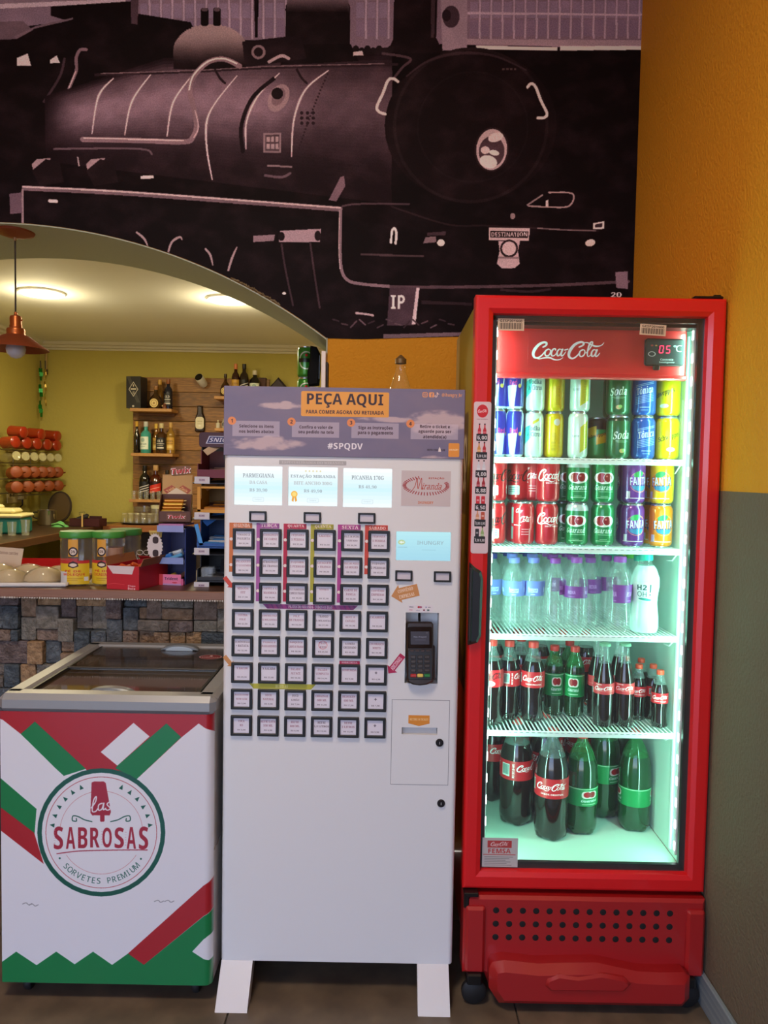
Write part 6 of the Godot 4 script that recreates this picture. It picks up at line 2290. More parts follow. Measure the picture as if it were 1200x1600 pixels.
	bottle("glass_cola_bottle", "glass", 0.238, 0.0285, "cola", "glass", 0.4, 0.53, c8(120, 170, 140), "glass cola bottle behind and between the front glass bottles", Vector3(0.703, s4, -2.262), 0.1)
	var oc := c8(226, 72, 44)
	bottle("small_cola_bottle", "cola", 0.163, 0.0235, "cola", "cola", 0.44, 0.62, oc, "small cola bottle just right of the glass bottles", Vector3(0.7535, s4, -2.235), -0.3)
	bottle("small_cola_bottle", "cola", 0.163, 0.0235, "cola", "cola", 0.44, 0.62, oc, "small cola bottle at the back of its group", Vector3(0.785, s4, -2.31), 0.5)
	bottle("small_cola_bottle", "cola", 0.163, 0.0235, "cola", "cola", 0.44, 0.62, oc, "small cola bottle in the middle of the right-hand group", Vector3(0.797, s4, -2.24), 0.8)
	bottle("small_cola_bottle", "cola", 0.163, 0.0275, "cola", "cola", 0.44, 0.62, oc, "frontmost small cola bottle by the fridge's right wall", Vector3(0.793, s4, -2.17), -0.3)
	bottle("small_cola_bottle", "cola", 0.163, 0.0235, "cola", "cola", 0.44, 0.62, oc, "small cola bottle farthest back behind the glass bottles", Vector3(0.745, s4, -2.33), 0.2)
	# fridge floor: big bottles
	bottle("large_cola_bottle", "big", 0.31, 0.05, "cola", "side", 0.44, 0.62, rc, "large cola bottle farthest back at the fridge floor's left", Vector3(0.366, s5, -2.5), -0.4)
	bottle("large_cola_bottle", "big", 0.325, 0.051, "cola", "side", 0.44, 0.62, rc, "large cola bottle with barcode on label on the fridge floor", Vector3(0.418, s5, -2.33), -0.3)
	bottle("large_cola_bottle", "big", 0.322, 0.049, "cola", "cola", 0.4, 0.58, rc, "frontmost large cola bottle with script label on the fridge floor", Vector3(0.506, s5, -2.235), -0.25)
	bottle("large_guarana_bottle", "big", 0.302, 0.048, "green", "guarana", 0.3, 0.48, rc, "large green bottle with red cap right of the frontmost cola", Vector3(0.605, s5, -2.275), 0.3)
	bottle("large_guarana_bottle", "big", 0.33, 0.048, "green", "guarana", 0.34, 0.52, rc, "large green bottle with bright green label set back on fridge floor", Vector3(0.706, s5, -2.39), 0.6)
	bottle("large_guarana_bottle", "big", 0.33, 0.048, "green", "guarana", 0.36, 0.56, rc, "large green bottle with label hidden deep on the fridge floor", Vector3(0.77, s5, -2.478), 1.2)
	bottle("large_guarana_bottle", "big", 0.304, 0.048, "green", "guarana", 0.26, 0.44, rc, "large green bottle nearest the fridge's right wall", Vector3(0.774, s5, -2.30), 1.4)
	bottle("large_cola_bottle", "big", 0.325, 0.051, "cola", "side", 0.44, 0.62, rc, "large cola bottle in the back row behind the script label bottle", Vector3(0.52, s5, -2.40), 0.8)
	for i in 5:
		bottle("cola_bottle", "cola", 0.229, 0.0325, "cola", "side", 0.44, 0.64, rc, "cola bottle in the fourth shelf's back row, %s from the left" % ["first", "second", "third", "fourth", "fifth"][i], Vector3(0.352 + i * 0.072, s4, -2.41), 0.4 * i, "cola bottles in the back row")
	for i in 3:
		bottle("large_cola_bottle", "big", 0.325, 0.051, "cola", "side", 0.44, 0.62, rc, "large cola bottle along the fridge's back wall, %s from the left" % ["first", "second", "third"][i], Vector3(0.46 + i * 0.106, s5, -2.545), 0.7 * i, "large cola bottles at the back wall")


# ---------- the bar counter ----------
func basket_of(mb: MB, w: float, h: float, d: float, wall: float) -> MB:
	mb.box(Vector3(0, wall / 2, 0), Vector3(w, wall, d))
	mb.box(Vector3(0, h / 2, d / 2 - wall / 2), Vector3(w, h, wall))
	mb.box(Vector3(0, h / 2, -d / 2 + wall / 2), Vector3(w, h, wall))
	mb.box(Vector3(w / 2 - wall / 2, h / 2, 0), Vector3(wall, h, d - 2 * wall))
	mb.box(Vector3(-w / 2 + wall / 2, h / 2, 0), Vector3(wall, h, d - 2 * wall))
	return mb


func face(c: int, w: float, h: float, at: Vector3, yaw := 0.0, pitch := 0.0, roll := 0.0) -> MB:
	var mb := MB.new().at(at.x, at.y, at.z, yaw, pitch, roll)
	mb.uvr = cell(c)
	return mb.box(Vector3.ZERO, Vector3(w, h, 0.0008))


func build_counter_things() -> void:
	var y := 0.9755
	# foam tray of wrapped pastries
	var t := thing("pastry_tray", "white foam tray holding wrapped pastries at the counter's left", "tray", Vector3(-1.33, y, -2.80), 0.12)
	var mb := MB.new()
	mb.extrude(rrect(0, 0, 0.36, 0.19, 0.03, 5), 0.0, 0.006, 0.002)
	for i in 4:
		var a: Array = [[0, 0.096, 0.37, 0.01], [0, -0.096, 0.37, 0.01], [0.182, 0, 0.01, 0.19], [-0.182, 0, 0.01, 0.19]][i]
		mb.box(Vector3(a[0], a[1], 0.008), Vector3(a[2], a[3], 0.014), 0.004)
	var tray := part("dish", mb, mat(c8(226, 222, 216), 0.6), t)
	tray.rotation.x = -PI / 2
	var spots := [[-0.10, 0.02, 0.5, 1.0], [0.01, 0.03, 0.35, 0.95], [0.09, -0.02, 0.6, 0.9], [0.12, 0.05, 0.3, 0.85], [-0.02, -0.05, 0.45, 0.8]]
	var words := ["leftmost wrapped pastry on the foam tray, spotted with dark filling", "wrapped pastry in the middle back of the foam tray", "wrapped pastry at the right front of the foam tray", "wrapped pastry at the right back of the foam tray", "wrapped pastry at the middle front of the foam tray"]
	for i in 5:
		var s: Array = spots[i]
		var p := thing("wrapped_pastry", words[i], "pastry", Vector3(-1.33 + s[0], y + 0.007, -2.80 - s[1]), s[2], "wrapped pastries")
		var half := MB.new()
		half.t = Transform3D(Basis().scaled(Vector3(1.0, 0.6 * s[3], 0.56)), Vector3.ZERO)
		half.lathe([Vector2(0.0, 0.0), Vector2(0.055, 0.004), Vector2(0.068, 0.018), Vector2(0.062, 0.05), Vector2(0.042, 0.08), Vector2(0.018, 0.098), Vector2(0, 0.102)], 20)
		part("pastry", half, relief(mat(c8(224, 200, 146), 0.6).duplicate(), 0.05, 0.06, 0.3, 80 + i), p)
		var film := MB.new()
		film.t = Transform3D(Basis().scaled(Vector3(1.05, 0.63 * s[3], 0.6)), Vector3.ZERO)
		film.lathe([Vector2(0.078, 0.0), Vector2(0.07, 0.02), Vector2(0.062, 0.054), Vector2(0.044, 0.084), Vector2(0.02, 0.1), Vector2(0, 0.105)], 13)
		part("film", film, pane(c8(240, 238, 230), 0.12, 0.1), p)
	# red folded menu and upright card behind the tray
	t = thing("red_folder", "red menu folder lying behind the pastry tray", "folder", Vector3(-1.35, y, -2.98), 0.06)
	part("cover", MB.new().at(0, 0.034, 0, 0, -0.85).box(Vector3.ZERO, Vector3(0.28, 0.1, 0.004), 0.001), mat(c8(180, 30, 30), 0.75, 0.0, 0.2), t)
	part("spine", bx(Vector3(0, 0.008, 0.05), Vector3(0.28, 0.016, 0.012), 0.004), mat(c8(150, 24, 26), 0.4), t)
	t = thing("notice_card", "tilted cream card with a written line at the counter's left edge", "card", Vector3(-1.44, y, -2.90), 0.0)
	part("card", MB.new().at(0.0, 0.06, 0.0, 0, -0.25, -0.06).box(Vector3.ZERO, Vector3(0.12, 0.12, 0.0015)), mat(c8(206, 186, 160), 0.7), t)
	part("writing", face(26, 0.118, 0.118, Vector3(0.0, 0.06, 0.0012), 0, -0.25, -0.06), mm(), t)
	part("stand", MB.new().at(0, 0.045, -0.03, 0, 0.35).box(Vector3.ZERO, Vector3(0.05, 0.095, 0.0015)), mat(c8(180, 160, 136), 0.7), t)
	# sweet jars
	var clear := pane(c8(226, 232, 236), 0.05, 0.05)
	for i in 3:
		var p: Vector3 = [Vector3(-1.128, y, -2.81), Vector3(-1.022, y, -2.83), Vector3(-1.0, y, -2.955)][i]
		t = thing("sweet_jar", ["clear sweet jar with green lid beside the pastry tray", "clear sweet jar with green lid beside the red box", "clear jar half hidden behind the labelled jars and red box"][i], "jar", p, [0.1, -0.1, 0.5][i], "sweet jars")
		var r: float = [0.061, 0.058, 0.056][i]
		var jar := MB.new()
		jar.lathe([Vector2(0, 0.002), Vector2(r * 0.9, 0.0), Vector2(r, 0.008), Vector2(r, 0.142), Vector2(r * 0.98, 0.15), Vector2(r, 0.156), Vector2(r * 0.97, 0.162), Vector2(r * 0.98, 0.178)], 26)
		part("glass", jar, clear, t)
		part("lid", MB.new().lathe([Vector2(r * 1.02, 0.172), Vector2(r * 1.05, 0.176), Vector2(r * 1.05, 0.190), Vector2(r * 1.0, 0.195), Vector2(0, 0.196)], 26), mat(c8(70, 150, 60) if i < 2 else c8(60, 130, 60), 0.4), t)
		if i < 2:
			var lb := MB.new()
			lb.uvr = cell(12 + i)
			lb.lathe([Vector2(r + 0.001, 0.006), Vector2(r + 0.001, 0.092)], 18, -0.95, 0.95)
			part("label", lb, mm(), t)
			lb = MB.new()
			lb.uvr = cell(14)
			lb.lathe([Vector2(r + 0.001, 0.106), Vector2(r + 0.001, 0.168)], 8, -0.28, 0.28)
			part("seal", lb, mm(), t)
		for k in (4 if i != 1 else 6):
			var sw := MB.new().at(cos(k * 1.7) * 0.028, 0.012 + floorf(k / 4.0) * 0.03 + 0.015, sin(k * 1.7) * 0.028, k * 0.7, 0.2)
			sw.box(Vector3.ZERO, Vector3(0.04, 0.024, 0.03), 0.004)
			part("sweet", sw, mat(c8(170 + k * 8, 120 + k * 6, 78), 0.6), t)
		if i == 1:
			part("inner_tub", MB.new().at(0.012, 0.06, -0.01).lathe([Vector2(0, 0), Vector2(0.034, 0.0), Vector2(0.036, 0.06), Vector2(0.037, 0.075)], 18), mat(c8(176, 128, 96), 0.6), t)
	# red box of lollipops, lid flaps torn open
	t = thing("lollipop_box", "open red cardboard box of sweets at the counter's front edge", "box", Vector3(-0.9, y, -2.79), -0.2)
	var red := mat(c8(176, 22, 36), 0.5)
	part("box", basket_of(MB.new(), 0.125, 0.084, 0.21, 0.003), red, t)
	part("front_print", face(21, 0.124, 0.083, Vector3(0, 0.042, 0.1054)), mm(), t)
	part("flap", MB.new().at(-0.07, 0.098, 0.0, 0, 0, 0.35).box(Vector3.ZERO, Vector3(0.002, 0.032, 0.2)), mat(c8(150, 96, 60), 0.7), t)
	part("flap", MB.new().at(0.07, 0.096, 0.0, 0, 0, -0.4).box(Vector3.ZERO, Vector3(0.002, 0.03, 0.2)), mat(c8(150, 96, 60), 0.7), t)
	part("flap", MB.new().at(0, 0.086, -0.12, 0, 0.9).box(Vector3.ZERO, Vector3(0.12, 0.03, 0.002)), red, t)
	var rng := RandomNumberGenerator.new()
	rng.seed = 4
	var wraps := MB.new()
	for k in 26:
		wraps.at(rng.randf_range(-0.045, 0.045), rng.randf_range(0.05, 0.078), rng.randf_range(-0.085, 0.085), rng.randf() * 6.0, rng.randf(), rng.randf())
		wraps.box(Vector3.ZERO, Vector3(0.026, 0.014, 0.02), 0.004)
	part("sweets", wraps, mat(c8(206, 84, 30), 0.35), t).set_meta("kind", "stuff")
	t = thing("wire_clip", "pale bent wire standing up from the red sweets box", "wire", Vector3(-0.905, y + 0.088, -2.86))
	for k in 2:
		var loop := []
		for i in 13:
			var a := TAU * i / 12.0
			loop.append(Vector3(-0.012 + k * 0.026 + cos(a) * 0.012, 0.026 + sin(a) * 0.009, 0.0))
		part("loop", MB.new().tube(loop, 0.0013, 5), mat(c8(200, 196, 190), 0.4, 0.5), t)
	part("stem", MB.new().tube([Vector3(-0.02, 0.0, 0), Vector3(-0.026, 0.014, 0), Vector3(-0.022, 0.024, 0)], 0.0013, 5), mat(c8(200, 196, 190), 0.4, 0.5), t)
	# chewing gum tower
	t = thing("gum_display", "blue and pink cardboard gum display tower with sagging shelves", "display", Vector3(-0.785, y, -2.88), -0.08)
	var blue := mat(c8(96, 120, 190), 0.5)
	part("back_panel", bx(Vector3(0, 0.105, -0.07), Vector3(0.1, 0.21, 0.003)), mat(c8(70, 70, 110), 0.5), t)
	part("side_panel", bx(Vector3(-0.049, 0.105, -0.01), Vector3(0.003, 0.21, 0.12)), mat(c8(120, 130, 190), 0.5), t)
	part("side_panel", MB.new().extrude(PackedVector2Array([Vector2(0.05, 0.0), Vector2(0.053, 0.0), Vector2(0.053, 0.21), Vector2(0.05, 0.21)]), -0.07, 0.05), mat(c8(40, 60, 130), 0.5), t)
	for k in 3:
		var yy: float = [0.196, 0.078, 0.0][k]
		var sh := part("tray", MB.new().box(Vector3(0, yy + 0.003, 0), Vector3(0.098, 0.004, 0.13)).box(Vector3(0, yy + 0.012, 0.065), Vector3(0.1, 0.024, 0.003)), [mat(c8(150, 160, 215), 0.5), mat(c8(140, 156, 210), 0.5), mat(c8(206, 90, 140), 0.5)][k], t)
		if k == 0:
			part("pink_card", bx(Vector3(0, yy + 0.026, -0.0), Vector3(0.094, 0.008, 0.12), 0.001), mat(c8(196, 130, 180), 0.5), sh)
		if k == 2:
			part("gum_print", face(19, 0.088, 0.04, Vector3(-0.002, 0.02, 0.068)), mm(), sh)
	var packs := [c8(60, 130, 210), c8(206, 216, 226), c8(30, 70, 170), c8(100, 170, 220), c8(210, 170, 60), c8(214, 150, 110)]
	for k in 6:
		var g := thing("gum_pack", ["light blue gum pack lying in the tower's middle tray", "white gum pack leaning in the tower's middle tray", "dark blue gum pack standing in the tower's middle tray", "pale blue gum pack at the middle tray's right", "yellow gum pack in the tower's bottom pink tray", "orange gum pack in the tower's bottom pink tray"][k], "gum pack", Vector3(-0.79 + [-0.024, 0.004, 0.026, 0.012, -0.01, 0.022][k], y + (0.086 if k < 4 else 0.012), -2.875 + [0.03, 0.0, -0.02, 0.035, 0.03, 0.0][k]), 0.3 * k)
		part("pack", MB.new().at(0, 0.012 + (0.012 if k in [1, 2] else 0.0), 0, 0, 0.3 + 0.1 * k, 0.35).box(Vector3.ZERO, Vector3(0.05, 0.022, 0.014), 0.003), mat(packs[k], 0.4), g)
		part("flap", MB.new().at(0, 0.012 + (0.012 if k in [1, 2] else 0.0), 0, 0, 0.3 + 0.1 * k, 0.35).box(Vector3(0.026, 0, 0), Vector3(0.006, 0.0225, 0.0145), 0.002), mat((packs[k] as Color).darkened(0.3), 0.4), g)
	# white toothed cardboard wheel fixed on the tower's left side
	var gear := PackedVector2Array()
	for i in 44:
		var a := TAU * i / 44.0
		var r := 0.05 if i % 2 == 0 else 0.0435
		gear.append(Vector2(cos(a) * r * 0.62, sin(a) * r))
	t = thing("toothed_card_wheel", "white toothed cardboard wheel on the gum tower's left edge", "cutout", Vector3(-0.845, y + 0.142, -2.812), -0.1)
	part("wheel", MB.new().extrude(gear, 0, 0.003), mat(c8(216, 208, 206), 0.6), t)
	for s: float in [-1.0, 1.0]:
		part("window", MB.new().at(0.003, 0.024 * s, 0.0031).extrude(rrect(0, 0, 0.022, 0.026, 0.009, 4), 0, 0.0005), mat(c8(58, 46, 50), 0.7), t)
	# yellow fringe hanging at the tower's top left
	t = thing("paper_fringe", "yellow paper fringe beside the gum tower's top tray", "fringe", Vector3(-0.848, y + 0.19, -2.83))
	var fr := MB.new()
	for k in 12:
		fr.at(-0.022 + k * 0.004, 0.0, 0.0, 0, 0, 0.5 - k * 0.06)
		fr.box(Vector3(0, -0.006, 0), Vector3(0.0022, 0.022, 0.001))
	part("strands", fr, mat(c8(206, 176, 90), 0.6), t)
	part("band", bx(Vector3(0, 0.006, 0), Vector3(0.05, 0.006, 0.002)), mat(c8(206, 176, 90), 0.6), t)
	# open chocolate bar carton on top of the tower
	t = thing("chocolate_carton", "open brown chocolate bar carton with raised lid on the gum tower", "carton", Vector3(-0.79, y + 0.232, -2.89), 0.2)
	var brown := mat(c8(96, 54, 32), 0.5)
	var cm := MB.new()
	cm.box(Vector3(0, 0.0015, 0), Vector3(0.115, 0.003, 0.13))
	cm.box(Vector3(0, 0.02, 0.0635), Vector3(0.115, 0.04, 0.003))
	cm.box(Vector3(0, 0.05, -0.0635), Vector3(0.115, 0.1, 0.003))
	for x: float in [-0.0575, 0.0545]:
		cm.t = Transform3D(Basis(Vector3(0, 0, -1), Vector3.UP, Vector3(1, 0, 0)), Vector3(x, 0, 0))
		cm.extrude(PackedVector2Array([Vector2(-0.065, 0), Vector2(0.065, 0), Vector2(0.065, 0.1), Vector2(0.03, 0.098), Vector2(-0.065, 0.046)]), 0.0, 0.003)
	part("carton", cm, brown, t)
	part("front_print", face(17, 0.07, 0.026, Vector3(0.006, 0.02, 0.0656)), mm(), t)
	part("side_print", face(17, 0.07, 0.036, Vector3(0.058, 0.032, -0.01), PI / 2, 0, 0.35), mm(), t)
	part("lid", MB.new().at(0, 0.135, -0.075, 0, -0.25).box(Vector3.ZERO, Vector3(0.112, 0.08, 0.003)), mat(c8(186, 140, 80), 0.5), t)
	part("lid_print", face(16, 0.108, 0.074, Vector3(0, 0.134, -0.0725), 0, -0.25), mm(), t)
	var lt := MB.new().at(0.012, 0.19, -0.086, 0, -0.25, 0.12)
	lt.uvr = Rect2(1 / 8.0 + 0.006, 2 / 8.0 + 0.02, 0.113, 0.08)
	lt.extrude(rrect(0, 0, 0.078, 0.034, 0.01), 0, 0.003)
	part("lid_lettering", lt, mm(), t)
	for k in 6:
		var b := thing("chocolate_bar", ["lowest gold-wrapped chocolate bar in the brown carton", "second gold-wrapped chocolate bar up in the brown carton", "third gold-wrapped chocolate bar up in the brown carton", "fourth gold-wrapped chocolate bar up in the brown carton", "fifth gold-wrapped chocolate bar up in the brown carton", "topmost gold-wrapped chocolate bar in the brown carton"][k], "chocolate bar", Vector3(-0.79, y + 0.24 + k * 0.0125, -2.852 - k * 0.012), 0.2, "bars in the brown carton")
		part("wrapper", bx(Vector3(-0.012, 0.006, 0), Vector3(0.076, 0.012, 0.032), 0.004), mat([c8(226, 170, 60), c8(200, 130, 40)][k % 2], 0.22, 0.5), b)
		part("fin", bx(Vector3(0.029, 0.006, 0), Vector3(0.008, 0.002, 0.03)), mat(c8(226, 190, 110), 0.3, 0.4), b)
	# black wire rack of sweets boxes, tall, partly behind the kiosk
	t = thing("sweets_rack", "tall black rack of slanted sweets boxes beside the kiosk", "rack", Vector3(-0.62, y, -2.93))
	var black := mat(c8(18, 17, 20), 0.5)
	for x: float in [-0.085, 0.13]:
		part("side", MB.new().extrude(PackedVector2Array([Vector2(x, 0), Vector2(x + 0.004, 0), Vector2(x + 0.004, 0.55), Vector2(x, 0.55)]), -0.08, 0.0), black, t)
	part("back", bx(Vector3(0.024, 0.27, -0.08), Vector3(0.21, 0.54, 0.004)), black, t)
	var ys := [0.385, 0.255, 0.125, 0.0]
	for k in 4:
		var yy: float = ys[k]
		var sh := part("shelf", MB.new().at(0.024, yy + 0.006, 0.03, 0, 0.12).box(Vector3.ZERO, Vector3(0.214, 0.004, 0.22)), black, t)
		part("price_tag", MB.new().at(-0.048, yy + 0.004, 0.1405).box(Vector3.ZERO, Vector3(0.056, 0.026, 0.003), 0.001), mat(c8(206, 204, 210), 0.3), sh)
		part("tag_print", face(4, 0.046, 0.02, Vector3(-0.048, yy + 0.004, 0.1425)), mm(), sh)
	var boxes := [[c8(110, 24, 40), "maroon chocolate box with torn-open flap on the rack's top tier"], [c8(214, 150, 36), "yellow-rimmed chocolate box on the rack's second tier"], [c8(30, 84, 160), "blue chocolate box with blue wrappers on the rack's third tier"], [c8(30, 28, 32), "black mint box on the rack's lowest tier"]]
	for k in 4:
		var yy: float = ys[k]
		var b := thing("sweets_box", boxes[k][1], "box", Vector3(-0.594, y + yy + 0.014, -2.885))
		var bm := mat(boxes[k][0], 0.5)
		part("front_lip", bx(Vector3(0, 0.014 if k != 1 else 0.007, 0.083), Vector3(0.19, 0.03 if k == 0 else 0.012, 0.003)), bm, b)
		if k == 1:
			part("rim_edge", MB.new().box(Vector3(-0.088, 0.05, 0.083), Vector3(0.012, 0.09, 0.003)).box(Vector3(0.02, 0.094, 0.083), Vector3(0.2, 0.008, 0.003)), bm, b)
		if k == 2:
			part("rim_edge", MB.new().at(-0.088, 0.05, 0.083, 0, 0, 0.25).box(Vector3.ZERO, Vector3(0.014, 0.08, 0.003)), mat(c8(70, 150, 220), 0.5), b)
		part("side_wall", MB.new().extrude(PackedVector2Array([Vector2(-0.095, 0.0), Vector2(-0.092, 0.0), Vector2(-0.092, 0.1), Vector2(-0.095, 0.1)]), -0.1, 0.03), bm, b)
		part("side_wall", MB.new().extrude(PackedVector2Array([Vector2(-0.0945, 0.0), Vector2(-0.0915, 0.0), Vector2(-0.0915, 0.05), Vector2(-0.0945, 0.05)]), 0.03, 0.082), bm, b)
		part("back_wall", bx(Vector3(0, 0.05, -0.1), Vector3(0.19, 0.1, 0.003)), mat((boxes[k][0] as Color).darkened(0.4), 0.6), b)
		part("bottom", bx(Vector3(0, 0.003, -0.01), Vector3(0.186, 0.004, 0.18)), bm, b)
		if k == 0 or k == 1 or k == 2:
			part("torn_flap", MB.new().at(-0.045, 0.112, 0.03, 0.5, -0.5, 0.6).box(Vector3.ZERO, Vector3(0.09, 0.026, 0.002)), mat([c8(196, 170, 140), c8(150, 96, 50), c8(60, 120, 200)][k], 0.6), b)
		if k == 3:
			part("mint_print", face(20, 0.11, 0.06, Vector3(0.03, 0.05, 0.0), 0, -0.5), mm(), b)
			part("clear_bin", MB.new().at(-0.06, 0.03, 0.05).box(Vector3.ZERO, Vector3(0.045, 0.05, 0.05), 0.004), pane(c8(220, 226, 226), 0.2), b)
		var col: Array = [[c8(150, 120, 110), c8(120, 84, 80)], [c8(190, 120, 40), c8(80, 44, 30)], [c8(70, 140, 210), c8(214, 216, 220)], [c8(90, 92, 96), c8(40, 40, 44)]][k]
		for q in 5:
			var w := thing("sweet_bar", "%s sweet bar %s in the rack's %s box" % [["grey-brown", "orange-brown", "blue and white", "dark silver"][k], ["nearest the front lip", "second from the front lip", "in the middle", "second from the back", "at the back"][q], ["maroon", "yellow-rimmed", "blue", "black mint"][k]], "sweet bar", Vector3(-0.594 + 0.01 * (q % 3 - 1), y + yy + 0.0215 + 0.004 * q, -2.825 - q * 0.03), 0.1 * (q % 3 - 1))
			part("wrapper", bx(Vector3(0.0, 0.008, 0), Vector3(0.13, 0.014, 0.026), 0.004), mat(col[q % 2], 0.3, 0.3), w)
			part("stripe", bx(Vector3(0.02, 0.0155, 0), Vector3(0.05, 0.0008, 0.018)), mat(col[(q + 1) % 2], 0.4), w)
	t = thing("rack_header", "maroon lettered header board on top of the sweets rack", "sign", Vector3(-0.594, y + 0.512, -2.85), 0.0)
	part("board", MB.new().extrude(rrect(0, 0.026, 0.2, 0.056, 0.012), 0, 0.004, 0.001), mat(c8(66, 22, 34), 0.5), t)
	part("lettering", face(18, 0.13, 0.052, Vector3(-0.012, 0.026, 0.0046)), mm(), t)
	part("stalk", bx(Vector3(0, -0.02, -0.004), Vector3(0.02, 0.05, 0.004)), mat(c8(18, 17, 20), 0.5), t)


# ---------- on top of the kiosk and in the arch ----------
func build_top_things() -> void:
	# small dark shelf fixed to the arch's right jamb
	var t := thing("jamb_shelf", "narrow dark shelf fixed to the arch's right jamb behind the kiosk", "shelf", Vector3(-0.30, 1.64, -3.05))
	part("board", bx(Vector3(0, 0, 0), Vector3(0.15, 0.016, 0.2), 0.002), mat(c8(60, 44, 34), 0.6), t)
	part("bracket", bx(Vector3(0.05, -0.04, 0.06), Vector3(0.01, 0.07, 0.05)), mat(c8(40, 36, 34), 0.5), t)
	for i in 2:
		can("beer", "std", ["lower green beer can above the kiosk's top edge", "upper green beer can above the kiosk's top edge"][i], Vector3(-0.325, 1.6485 + i * 0.1215, -3.05), 0.2)
	t = thing("black_speaker", "black rounded portable speaker beside the green beer cans", "speaker", Vector3(-0.283, 1.6775, -2.985))
	part("base", bx(Vector3(0, 0.04, 0.0), Vector3(0.034, 0.08, 0.04), 0.002), mat(c8(200, 190, 182), 0.6), t)
	part("housing", MB.new().extrude(PackedVector2Array([Vector2(-0.02, 0.082), Vector2(0.018, 0.088), Vector2(0.022, 0.15), Vector2(0.02, 0.21), Vector2(0.008, 0.232), Vector2(-0.016, 0.236), Vector2(-0.02, 0.16), Vector2(-0.026, 0.14), Vector2(-0.026, 0.1)]), -0.02, 0.02, 0.006), mat(c8(16, 15, 16), 0.6, 0.0, 0.2), t)
	part("rim_light", MB.new().tube([Vector3(0.019, 0.11, 0.017), Vector3(0.02, 0.2, 0.017)], 0.0022, 6), mat(c8(90, 100, 110), 0.2, 0.5), t)
	t.position.y = 1.6485
	t = thing("white_board", "narrow white upright board against the arch jamb behind the kiosk", "board", Vector3(-0.222, 1.441, -2.27))
	part("panel", bx(Vector3(0.035, 0.155, 0.0), Vector3(0.0125, 0.31, 0.06), 0.001), mat(c8(224, 212, 206), 0.5), t)
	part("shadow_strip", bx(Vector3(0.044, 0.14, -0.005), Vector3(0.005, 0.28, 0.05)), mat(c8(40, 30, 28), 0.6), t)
	# clear glass bottle standing behind the header
	t = thing("clear_bottle", "empty clear glass bottle with metal cap behind the kiosk header", "bottle", Vector3(0.036, 1.441, -2.22))
	part("glass", MB.new().lathe([Vector2(0, 0.002), Vector2(0.03, 0), Vector2(0.032, 0.01), Vector2(0.032, 0.2), Vector2(0.022, 0.23), Vector2(0.0145, 0.25), Vector2(0.014, 0.272), Vector2(0.016, 0.275), Vector2(0.016, 0.28)], 24), pane(c8(226, 206, 150), 0.08, 0.04), t)
	part("cap", MB.new().lathe([Vector2(0.0165, 0.274), Vector2(0.016, 0.287), Vector2(0.012, 0.29), Vector2(0.004, 0.298), Vector2(0, 0.3)], 18), mat(c8(120, 96, 60), 0.4, 0.5), t)


# ---------- kitchen behind the arch ----------
func liquor(called: String, label: String, at: Vector3, h: float, r: float, kind: String, glass_c: Color, cap: Color, lab: int, turn := 0.0) -> void:
	var t := thing(called, label, "bottle", at, turn)
	var p: Array = {
		"round": [[0.5, 0], [0.9, 0.02], [1.0, 0.14], [1.0, 0.34], [0.8, 0.5], [0.4, 0.64], [0.26, 0.7], [0.24, 0.86]],
		"tall": [[0.85, 0], [1.0, 0.015], [1.0, 0.58], [0.85, 0.68], [0.42, 0.76], [0.36, 0.9]],
		"square": [[0.9, 0], [1.0, 0.02], [1.0, 0.62], [0.6, 0.7], [0.38, 0.73], [0.36, 0.9]],
		"slender": [[0.8, 0], [1.0, 0.03], [1.0, 0.5], [0.6, 0.68], [0.4, 0.76], [0.38, 0.9]],
	}[kind]
	var prof: Array[Vector2] = []
	for q: Array in p:
		prof.append(Vector2(q[0] * r, q[1] * h))
	part("glass", MB.new().lathe(prof, 18), coat(glass_c, 0.1), t)
	var n := prof[prof.size() - 1]
	part("stopper", MB.new().lathe([Vector2(n.x * 1.1, h * 0.84), Vector2(n.x * 1.25, h * 0.86), Vector2(n.x * 1.2, h), Vector2(0, h)], 14), mat(cap, 0.4), t)
	if lab >= 0:
		var lb := MB.new()
		lb.uvr = cell(lab)
		if kind == "round":
			lb.at(0, h * 0.24, r * 0.99)
			lb.extrude(oval(0, 0, r * 0.62, r * 0.66, 22), 0.0, 0.003)
		else:
			lb.lathe([Vector2(r + 0.001, h * 0.12), Vector2(r + 0.001, h * 0.52)], 14, -1.1, 1.1)
		part("label", lb, mm(), t)


func glass_mesh(h: float, r: float) -> MB:
	return MB.new().lathe([Vector2(0, 0.004), Vector2(r * 0.78, 0.0), Vector2(r * 0.82, 0.006), Vector2(r, h), Vector2(r * 0.93, h), Vector2(r * 0.76, 0.012), Vector2(0, 0.012)], 16)


